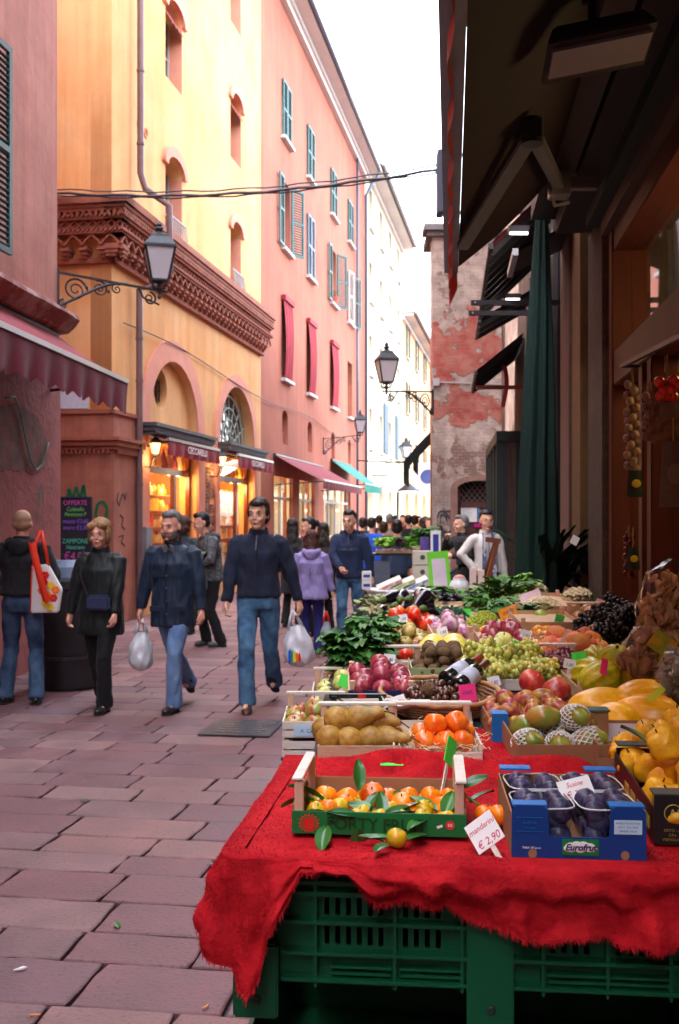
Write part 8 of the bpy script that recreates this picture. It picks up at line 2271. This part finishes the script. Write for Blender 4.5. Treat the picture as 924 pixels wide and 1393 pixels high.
# brown cardboard box with label (between melons and quinces)
t = thing('fruit_box','open brown cardboard box with white label behind the quinces','box',(.99,3.24,.868), R(-4))
w4=.20
for (n_,a,b_) in (('front_panel',(-w4,0,0),(w4,.005,.05)),('rear_panel',(-w4,.30,0),(w4,.305,.11)),('side_panel',(-w4,.005,0),(-w4+.005,.30,.09)),('side_panel',(w4-.005,.005,0),(w4,.30,.09)),('base',(-w4,.005,0),(w4,.3,.006))):
    b = MB(); b.b2(a,b_); b.build(n_, card, t)
b = MB(); b.b2((-w4+.075,.297,.04),(w4-.1,.2995,.10)); lb=b.build('label', white_p, t)
for x in (-w4+.002,w4-.075): b = MB(); b.b2((x,.23,.0),(x+.07,.296,.150)); f_=b.build('corner_post', card, t, bevel=.003); b=MB(); b.b2((x-.001,.225,.150),(x+.074,.298,.156)); b.build('green_edge', mat('green grey edge', lin((.25,.38,.34)), .5), f_)
fill(mtx(V((.97,3.22,.875)),0,0), .30,.20,.01,.044,[quince],'quince','quince spilling over at the back of the black box','quinces behind the black box',2)
# dried goods bags and packets on the right
def packet(label, px, py, Y, w_, h_, d_, m, inner, rot, name='bag_of_dried_mushrooms'):
    t = thing(name, label, 'bag', at(px,py,Y), rot=tuple(R(q) for q in rot)); b = MB(); rr=random.Random(px)
    for k in range(90):
        p=V((rr.uniform(-.42,.42)*w_,rr.uniform(-.4,.4)*d_,rr.uniform(.02,.9)*h_)); r_=rr.uniform(.012,.028)
        s_=len(b.v); b.ell(p,(r_,r_*.35,r_*1.5),8,6,rot=(rr.uniform(-1,1),rr.uniform(-1,1),rr.uniform(0,6)))
    b.build('dried_mushrooms', inner, t, smooth=True, fixn=False)
    b = MB()
    def fn(i,j):
        a=2*math.pi*i; q=math.sin(min(1,j*4)*math.pi/2)**.5*(1-.5*max(0,j-.75)/.25); e=.6
        return (w_/2*1.1*q*math.copysign(abs(math.cos(a))**e,math.cos(a))*(1+.05*math.sin(a*9+j*20)), d_/2*1.15*q*math.copysign(abs(math.sin(a))**e,math.sin(a)), h_*1.05*j)
    b.grid(fn,48,20); b.build('cellophane', m, t, smooth=True, fixn=False)
    return t
cello = glass_mat('cellophane',(.97,.96,.95),.95,.15)
shroom = mat('dried mushroom', lin((.70,.52,.36)), .8, .4, 30, c2=lin((.70,.55,.40)), cscale=30, cmix=(.5,.6))
packet('tall clear bag of dried mushrooms leaning at the right edge', 900,868,4.3, .24,.30,.12, cello, shroom, (0,18,0))
t=packet('smaller clear bag of dried mushrooms with a green and yellow label', 862,915,4.15, .17,.19,.09, cello, mat('dark dried mushroom', lin((.55,.38,.26)), .8, .4, 30), (0,35,0))
b=MB(); b.box((.01,-.06,.15),(.10,.003,.075)); b.build('label', mat('green yellow label', lin((.55,.58,.15)), .4,.4,12,c2=lin((.85,.55,.15)),cscale=14), t)
packet('crinkled clear bag with blue label beneath the tall mushroom bag', 915,945,3.85, .16,.16,.10, cello, mat('pale dried goods', lin((.55,.52,.45)), .8,.3,30), (0,30,20))
support(850,924,962,.5,.07,'crate under the bags of dried mushrooms',card)
# leafy plants and black crates at the back
leafy('tall dark plant with long pointed leaves behind the cauliflowers', 752,800,7.3, 46,.12,.16, mat('dark aspidistra leaf', lin((.07,.16,.10)), .4,.3,6), .42,.07, 14, name='dark_plant', cat='plant', up=2.2, curl=.35)
leafy('low dark plant beside the stone pillar', 795,805,7.4, 40,.16,.10, mat('dark aspidistra leaf'  ,(.01,.02,.012),.4), .3,.07, 15, name='dark_plant', cat='plant', up=1.2, curl=.5)
t=thing('plastic_crate','black plastic crate under the dark plants','crate',(1.45,7.12,0)); b=MB(); b.b2((-.35,0,.62),(.2,.3,.98)); b.build('body', darkmetal, t, bevel=.01); b=MB(); b.b2((-.35,0,0),(.2,.3,.61)); b.build('base', darkmetal, t, bevel=.01)
ptag('white price flag standing in the dark plant', 782,735,6.9, .05,.06, white_p, ry=30)

# ---- behind the stall: white table, trays of books/tins, signs, pot
c = at(540,812,11.5); zt_=1.65-(803-CY)/F*11.5
t = thing('white_table','white round edged plastic table in the street behind the aubergines','table',(c.x+.1,11.7,0))
b=MB(); b.lathe([(.42,zt_-.02),(.44,zt_-.015),(.44,zt_),(.42,zt_+.003)],n=32,M=Matrix.Diagonal((1,.75,1))); b.build('tabletop', white_p, t, smooth='auto')
b=MB(); b.lathe([(.41,zt_-.1),(.42,zt_-.02)],n=32,M=Matrix.Diagonal((1,.75,1))); b.build('apron', mat('white skirt',(.6,.58,.58),.8), t)
for (x,y) in ((-.30,-.1),(.3,-.1),(-.2,.2),(.2,.2)): b=MB(); b.b2((x-.04,y-.03,0),(x+.04,y+.03,zt_-.02)); b.build('leg', white_p, t)
for (px,lab,c1) in ((530,'slanted tray with pink and yellow packets, leftmost of three on the white table',(.75,.35,.5)),(548,'slanted tray with green and white packets, middle of three on the white table',(.55,.72,.4)),(566,'slanted tray with blue and yellow packets, rightmost of three on the white table',(.15,.45,.75))):
    q=at(px,797,11.5); t=thing('slanted_tray',lab,'tray',q,rot=(R(8),R(-24),0)); b=MB(); b.b2((-.13,0,-.02),(.15,.22,.02)); b.build('tray', woodw, t, bevel=.003)
    b=MB(); b.b2((-.12,-.004,-.012),(.14,-.001,.016)); b.build('label', mat('packet colour %d'%px, lin(c1), .5,.3,30,c2=(.6,.55,.3),cscale=25), t)
q=at(499,802,11.4); t=thing('stacked_tubs','two small white printed tubs stacked at the left end of the white table','tubs',q); 
for k in range(2): b=MB(); b.b2((-.05,0,.10*k),(.05,.08,.10*k+.095)); lb=b.build('tub', white_p, t, bevel=.004); b=MB(); b.b2((-.035,-.002,.10*k+.03),(.035,0,.10*k+.06)); b.build('print', blu, lb)
# vegetable stand further away
def stand():
    Y=15.8; k=F/Y; X=lambda u:(u-CX)/k; Z=lambda v:H-(v-CY)/k
    t=thing('vegetable_stand','dark topped stand of lettuces in the middle of the street','stand',(X(548),Y,0)); x0,x1=X(505)-X(548),X(592)-X(548); zt=Z(753)
    b=MB(); b.b2((x0,0,zt-.03),(x1,.6,zt)); b.build('top', darkmetal, t)
    for x in (x0+.03,x1-.03): b=MB(); b.b2((x-.02,.02,0),(x+.02,.06,zt-.03)); b.build('leg', darkmetal, t)
    b=MB(); b.b2((x0,.02,.3),(x1,.6,.33)); b.build('shelf', woodc, t)
    bg = mat('blue grey plastic crate', (.13,.15,.20), .5, .15, 6)
    for cx_ in (518,578):
        for n_ in range(4):
            q=thing('plastic_crate','blue grey plastic crate in a stack under the lettuce stand','crate',(X(cx_),Y-.02,.331+.17*n_),group='blue grey crates under the lettuce stand'); 
            b=MB(); b.b2((-.13,0,0),(.13,.3,.155))
            for z in (.03,.07,.11,.15): b.b2((-.138,-.008,z),(.138,.308,z+.012))
            for x in (-.13,-.065,0,.065,.122): b.b2((x,-.009,.0),(x+.01,.0,.155))
            b.build('body', bg, q)
    for n_,(cx_,v) in enumerate(((522,748),(542,748),(562,748))):
        q,_=crate('shallow wooden crate of lettuces, %s of three on the dark stand'%('left','middle','right')[n_], V((X(cx_),Y-.03,zt+.002)), .21,.4,.05,woodc,tilt=0,slat=False,posts=.06)
        b=MB(); b.b2((-.02,-.004,.05),(.04,0,.075)); b.build('tag_card', white_p, q)
        leafy('%s head of lettuce on the dark stand'%('pale green frilly','dark purple frilly','bright green frilly')[n_], cx_, 741, Y, 150,.13,.10,[mat('lettuce pale', lin((.62,.80,.30)), .5,.3,10),mat('lettuce purple', lin((.25,.16,.16)), .5,.3,10),mat('lettuce bright', lin((.50,.78,.25)), .5,.3,10)][n_],.09,.08,60+n_,name='lettuce',cat='lettuce')
    leafy('second pale lettuce beside the purple one', 532,740,Y,110,.10,.09,MATS['lettuce bright'],.09,.07,70,name='lettuce',cat='lettuce')
    leafy('bushy dark green plant with glossy leaves at the right of the lettuces', 580,733,Y,130,.18,.16,mat('mid green leaf', lin((.22,.42,.14)), .45,.3,8),.16,.06,71,name='bushy_plant',cat='plant')
    q=thing('tin_can','violet tin standing at the right end of the lettuce stand','tin',at(578,765,15.3)); b=MB(); b.lathe([(.07,0),(.07,.36)],n=14); b.build('body', mat('violet tin', lin((.35,.28,.55)), .5,.3,20), q)
    q=thing('tall_box','tall blue and white carton beside the violet tin','carton',at(593,765,15.2)); b=MB(); b.b2((-.07,0,0),(.07,.08,.45)); bb=b.build('body', white_p, q); b=MB(); b.b2((-.04,-.003,.06),(.04,0,.4)); b.build('print', blu, bb)
    for n_ in range(3):
        q=thing('picture_box','white box with a small dark emblem, %s of the stack right of the crates'%('lowest','middle','top')[n_],'box',at(575,808,14.6)+V((0,0,.20*n_))); b=MB(); b.b2((-.13,0,0),(.13,.2,.19)); bb=b.build('body', mat('cream carton', lin((.80,.78,.70)), .6), q, bevel=.004); b=MB(); b.lathe([(.035,0),(.035,.003)],c=(0,.001,.1),n=12,M=Euler((R(90),0,0)).to_matrix()); b.build('emblem', mat('dark green emblem',(.04,.08,.05),.6), bb)
stand()
q=at(601,812,11.6); t=thing('notice_board','bright green framed board with a blank white sheet leaning beside the white table','board',q,rot=(R(-8),R(-4),R(4))); b=MB(); b.b2((-.115,0,0),(.115,.02,.50)); b.build('frame', mat('lime green frame', lin((.42,.78,.15)), .5), t); b=MB(); b.b2((-.075,-.004,.05),(.075,-.001,.42)); b.build('sheet', mat('mauve white sheet', lin((.80,.74,.78)), .7), t)
t=thing('prop_box','dark box propping up the green framed board and pots','box',(at(615,812,11.6).x,11.75,0)); b=MB(); b.b2((-.3,-.2,0),(.75,.2,at(600,812,11.6).z-.01)); b.build('body', darkmetal, t); 
q=at(625,814,11.2); t=thing('ceramic_pot','white speckled ceramic pot with something pink inside','pot',q); b=MB(); b.lathe([(.06,0),(.10,.05),(.11,.12),(.09,.18),(.065,.20),(.07,.215)],n=22); b.build('body', mat('white ceramic',(.65,.64,.66),.25,.15,40), t, smooth=True); b=MB(); b.ell((0,0,.22),(.06,.06,.03),12,8); b.build('contents', mat('pink contents', lin((.85,.55,.5)), .6), t)
q=at(649,822,9.8); t=thing('gift_box','patterned cream box with two tall white cartons on it','box',q); b=MB(); b.b2((-.06,0,0),(.085,.14,.16)); b.build('body', mat('patterned cream card', lin((.90,.82,.62)), .6,.2,30,c2=lin((.75,.80,.70)),cscale=22), t, bevel=.003)
for (x,h_,lab) in ((-.03,.17,'taller white carton on the patterned cream box'),(.045,.15,'shorter white carton on the patterned cream box')): q2=thing('white_carton',lab,'carton',q+V((x,.03,.162))); b=MB(); b.b2((-.028,0,0),(.028,.06,h_)); bb=b.build('body', mat('cream white carton', lin((.88,.80,.76)), .6), q2, bevel=.003); b=MB(); b.b2((.0285,.01,.0),(.0295,.05,h_)); b.build('orange_edge', mat('orange edge', lin((.9,.5,.3)), .6), bb)
a_=at(655,825,10.6); t=thing('easel','tall brown wooden frame leaning beside the woman in white','frame',a_); b=MB(); top_=at(677,735,10.6)-a_; b.bar((0,0,0),top_,.06,.04); b.build('upright', mat('brown frame wood', lin((.45,.24,.15)), .5), t); b=MB(); b.bar(top_+V((-.12,0,.01)),top_+V((.03,0,-.01)),.03,.05); b.build('top_rail', MATS['brown frame wood'], t); b=MB(); b.bar(V((.0,.5,-.02)),top_+V((-.01,.0,0)),.04,.03); b.build('rear_strut', MATS['brown frame wood'], t)

# ---- goods hanging at the shop door
def wallpt(px,py,out=.12):
    # point on a plane 'out' in front of the right wall
    k0=1.0-out; Y=k0/((px-CX)/F-.102); return at(px,py,Y)
def hook(t, z): 
    b=MB(); b.tube([(0,0,z),(0,0,z+.10)],.003,5); b.build('string', mat('jute string', lin((.6,.5,.35)), .8), t)
def braid(label, px, py0, py1, m, r, name, cat, n=22):
    a=wallpt(px,py0); e=wallpt(px,py1); L_=a.z-e.z; t=thing(name,label,cat,(a.x,a.y,e.z)); rr=random.Random(px); b=MB(); b.m=0
    for k in range(n):
        z=L_*(k+.5)/n*.85; an=k*2.4; p=V((r*.9*math.cos(an),r*.9*math.sin(an),z)); b.ell(p,(r*.75,r*.75,r*.85),10,8,rot=(rr.uniform(-.5,.5),rr.uniform(-.5,.5),0))
    b.build('bulbs', m, t, smooth=True, fixn=False)
    b=MB(); b.tube([(0,0,0),(.005,0,L_*.5),(0,0,L_)],[.010,.014,.006],6); b.build('stalks', mat('dry stalk', lin((.55,.45,.30)), .8), t); return t
garl = mat('garlic skin', lin((.62,.50,.42)), .6, .25, 20); chil = mat('dried chili', lin((.40,.08,.06)), .4, .3, 20)
braid('long garlic braid hanging at the left of the wooden shop door',860,500,640,garl,.026,'garlic_braid','garlic',26)
braid('bunch of garlic with purple tint right of the long braid',884,520,600,mat('purple garlic', lin((.55,.40,.40)), .6,.25,20),.024,'garlic_braid','garlic',14)
braid('bunch of dried red chillies hanging low at the door',856,715,785,chil,.020,'chili_bunch','chillies',20)
def packet2(label, px, py0, py1, w_, m1, m2, name='hanging_packet', out=.12):
    a=wallpt(px,py0,out); e=wallpt(px,py1,out); L_=a.z-e.z; t=thing(name,label,'packet',(a.x,a.y,e.z),R(8)); b=MB(); b.grid(lambda i,j:((i-.5)*w_*(1-.25*j), -.012*math.sin(math.pi*i)-.002*math.sin(i*20), L_*j),8,8); b.grid(lambda i,j:((i-.5)*w_*(1-.25*j), .012*math.sin(math.pi*i), L_*j),8,8); b.build('sachet', m1, t, smooth=True, fixn=False)
    b=MB(); b.ell((0,-.016,L_*.5),(w_*.28,.003,L_*.16),12,6); b.build('emblem', m2, t); hook(t,L_*.96); return t
dkpk=mat('black green sachet',(.015,.03,.022),.35); ylw=mat('yellow emblem', lin((.80,.70,.20)), .5)
packet2('dark green spice sachet with a yellow emblem under the garlic braid',864,640,676,.085,dkpk,ylw)
packet2('dark sachet with yellow emblem beneath the dried chillies',861,745,775,.07,dkpk,ylw)
packet2('yellow and brown packet hanging beside the purple garlic',896,545,600,.10,mat('ochre packet', lin((.55,.40,.20)), .4,.4,20,c2=lin((.35,.22,.15)),cscale=16),ylw)
packet2('grey brown cloth bag hanging at the right edge of the picture',916,600,690,.12,mat('grey cloth bag', lin((.42,.34,.28)), .8,.3,10),mat('faded emblem', lin((.5,.42,.35)), .7))
packet2('pale net of dried figs hanging at the top right of the door',908,520,600,.16,mat('dried fig net', lin((.58,.44,.34)), .8,.5,30,c2=lin((.35,.24,.18)),cscale=30),mat('faded emblem'))
rr=random.Random(9)
c_=wallpt(908,526); t=thing('cherry_tomato_cluster','cluster of orange red little tomatoes hanging at the right edge','tomatoes',c_); b=MB()
for k in range(11): b.ell((rr.uniform(-.045,.045),rr.uniform(-.03,.03),rr.uniform(-.05,.05)),.023,10,8)
b.build('tomatoes', M_tom, t, smooth=True, fixn=False); hook(t,.03)
# rod for the hanging goods
a_=wallpt(846,498); e_=wallpt(960,440); t=thing('hanging_rail','thin metal rail over the shop door for the hanging goods','rail',a_); b=MB(); b.bar((0,0,0),(e_-a_),.02,.02); b.build('rail', darkmetal, t); b=MB(); b.bar((0,0,0),(.1,.01,0),.015); b.build('bracket', darkmetal, t)
# no smoking sign
c_=wallpt(896,476,-.03); t=thing('no_smoking_sign','white no smoking notice behind the shop door glass','sign',c_,FR.ang); b=MB(); b.b2((-.16,-.002,-.13),(.16,.0,.10)); b.build('sheet', mat('cream sheet', lin((.80,.76,.62)), .6), t)
b=MB(); n=24; b.tube([(-.09+.045*math.cos(2*math.pi*k/n),-.006,.02+.045*math.sin(2*math.pi*k/n)) for k in range(n+1)],.005,5); b.bar((-.12,-.006,.05),(-.06,-.006,-.01),.009,.004); b.build('red_ring', redp, t)
b=MB(); b.box((-.09,-.004,.02),(.055,.002,.012),rot=(0,R(20),0)); b.build('cigarette_mark', black_p, t); text('VIETATO',.036,mat('green print', lin((.1,.4,.25)),.6),t,(.055,-.004,.055),ext=.0005); text('FUMARE',.036,MATS['green print'],t,(.055,-.004,.01),ext=.0005)
# litter on the paving
for (px,py,lab,m_,sz,rz) in ((28,1321,'crumpled white paper scrap on the paving at the lower left',white_p,(.05,.02,.008),30),(48,1384,'orange tipped cigarette end at the bottom left',mat('cigarette orange', lin((.85,.55,.35)), .7),(.035,.008,.008),5),(280,1373,'cigarette end close to the green bin foot',mat('cigarette orange'),(.035,.008,.008),60)):
    Y=H*F/(py-CY); p=V(((px-CX)/F*Y,Y,.008)); b=MB(); b.tube([(-sz[0]/2,0,0),(sz[0]*.2,0,0.0),(sz[0]/2,.002,0)],[sz[2]/2,sz[2]/2,sz[2]/2.2] if sz[1]<.01 else [.003,.009,.002],8)
    o=b.build('cigarette_end' if 'cig' in lab else 'paper_scrap', m_, None, smooth=True); o.location=p; o.rotation_euler=(0,0,R(rz)); tag(o,lab,'litter')
for (px,py,lab,rz) in ((122,1091,'small green leaf lying on the paving in mid street',80),(161,1264,'small green leaf on the paving at the lower left',20),(291,1181,'tiny green leaf on the paving beside the red cloth',10)):
    Y=H*F/(py-CY); item('fallen_leaf', leaf, V(((px-CX)/F*Y,Y,.004)), lab, 'leaf', None, (R(8),0,R(rz)), .8)

for (px,py,Y,ry,lab) in ((588,889,5.0,10,'small white card between the tomatoes and the yellow melons'),(602,868,5.3,-15,'small white card on the peach coloured crate of turnips'),(530,905,4.9,5,'small white card in the row of big red tomatoes'),(672,936,4.5,-12,'small white card at the front rim of the white grapes'),(775,912,4.6,12,'small white card on the pale bar of the red grapes'),(548,850,5.8,-10,'small white card among the black aubergines'),(716,872,5.2,20,'small white card between the yellow plums and dark red apples')):
    ptag(lab, px, py-9, Y-.22, .05,.04, white_p, lines=(('1,80',.02),), ry=ry, rx=-15, tm=blu, stick=.03)
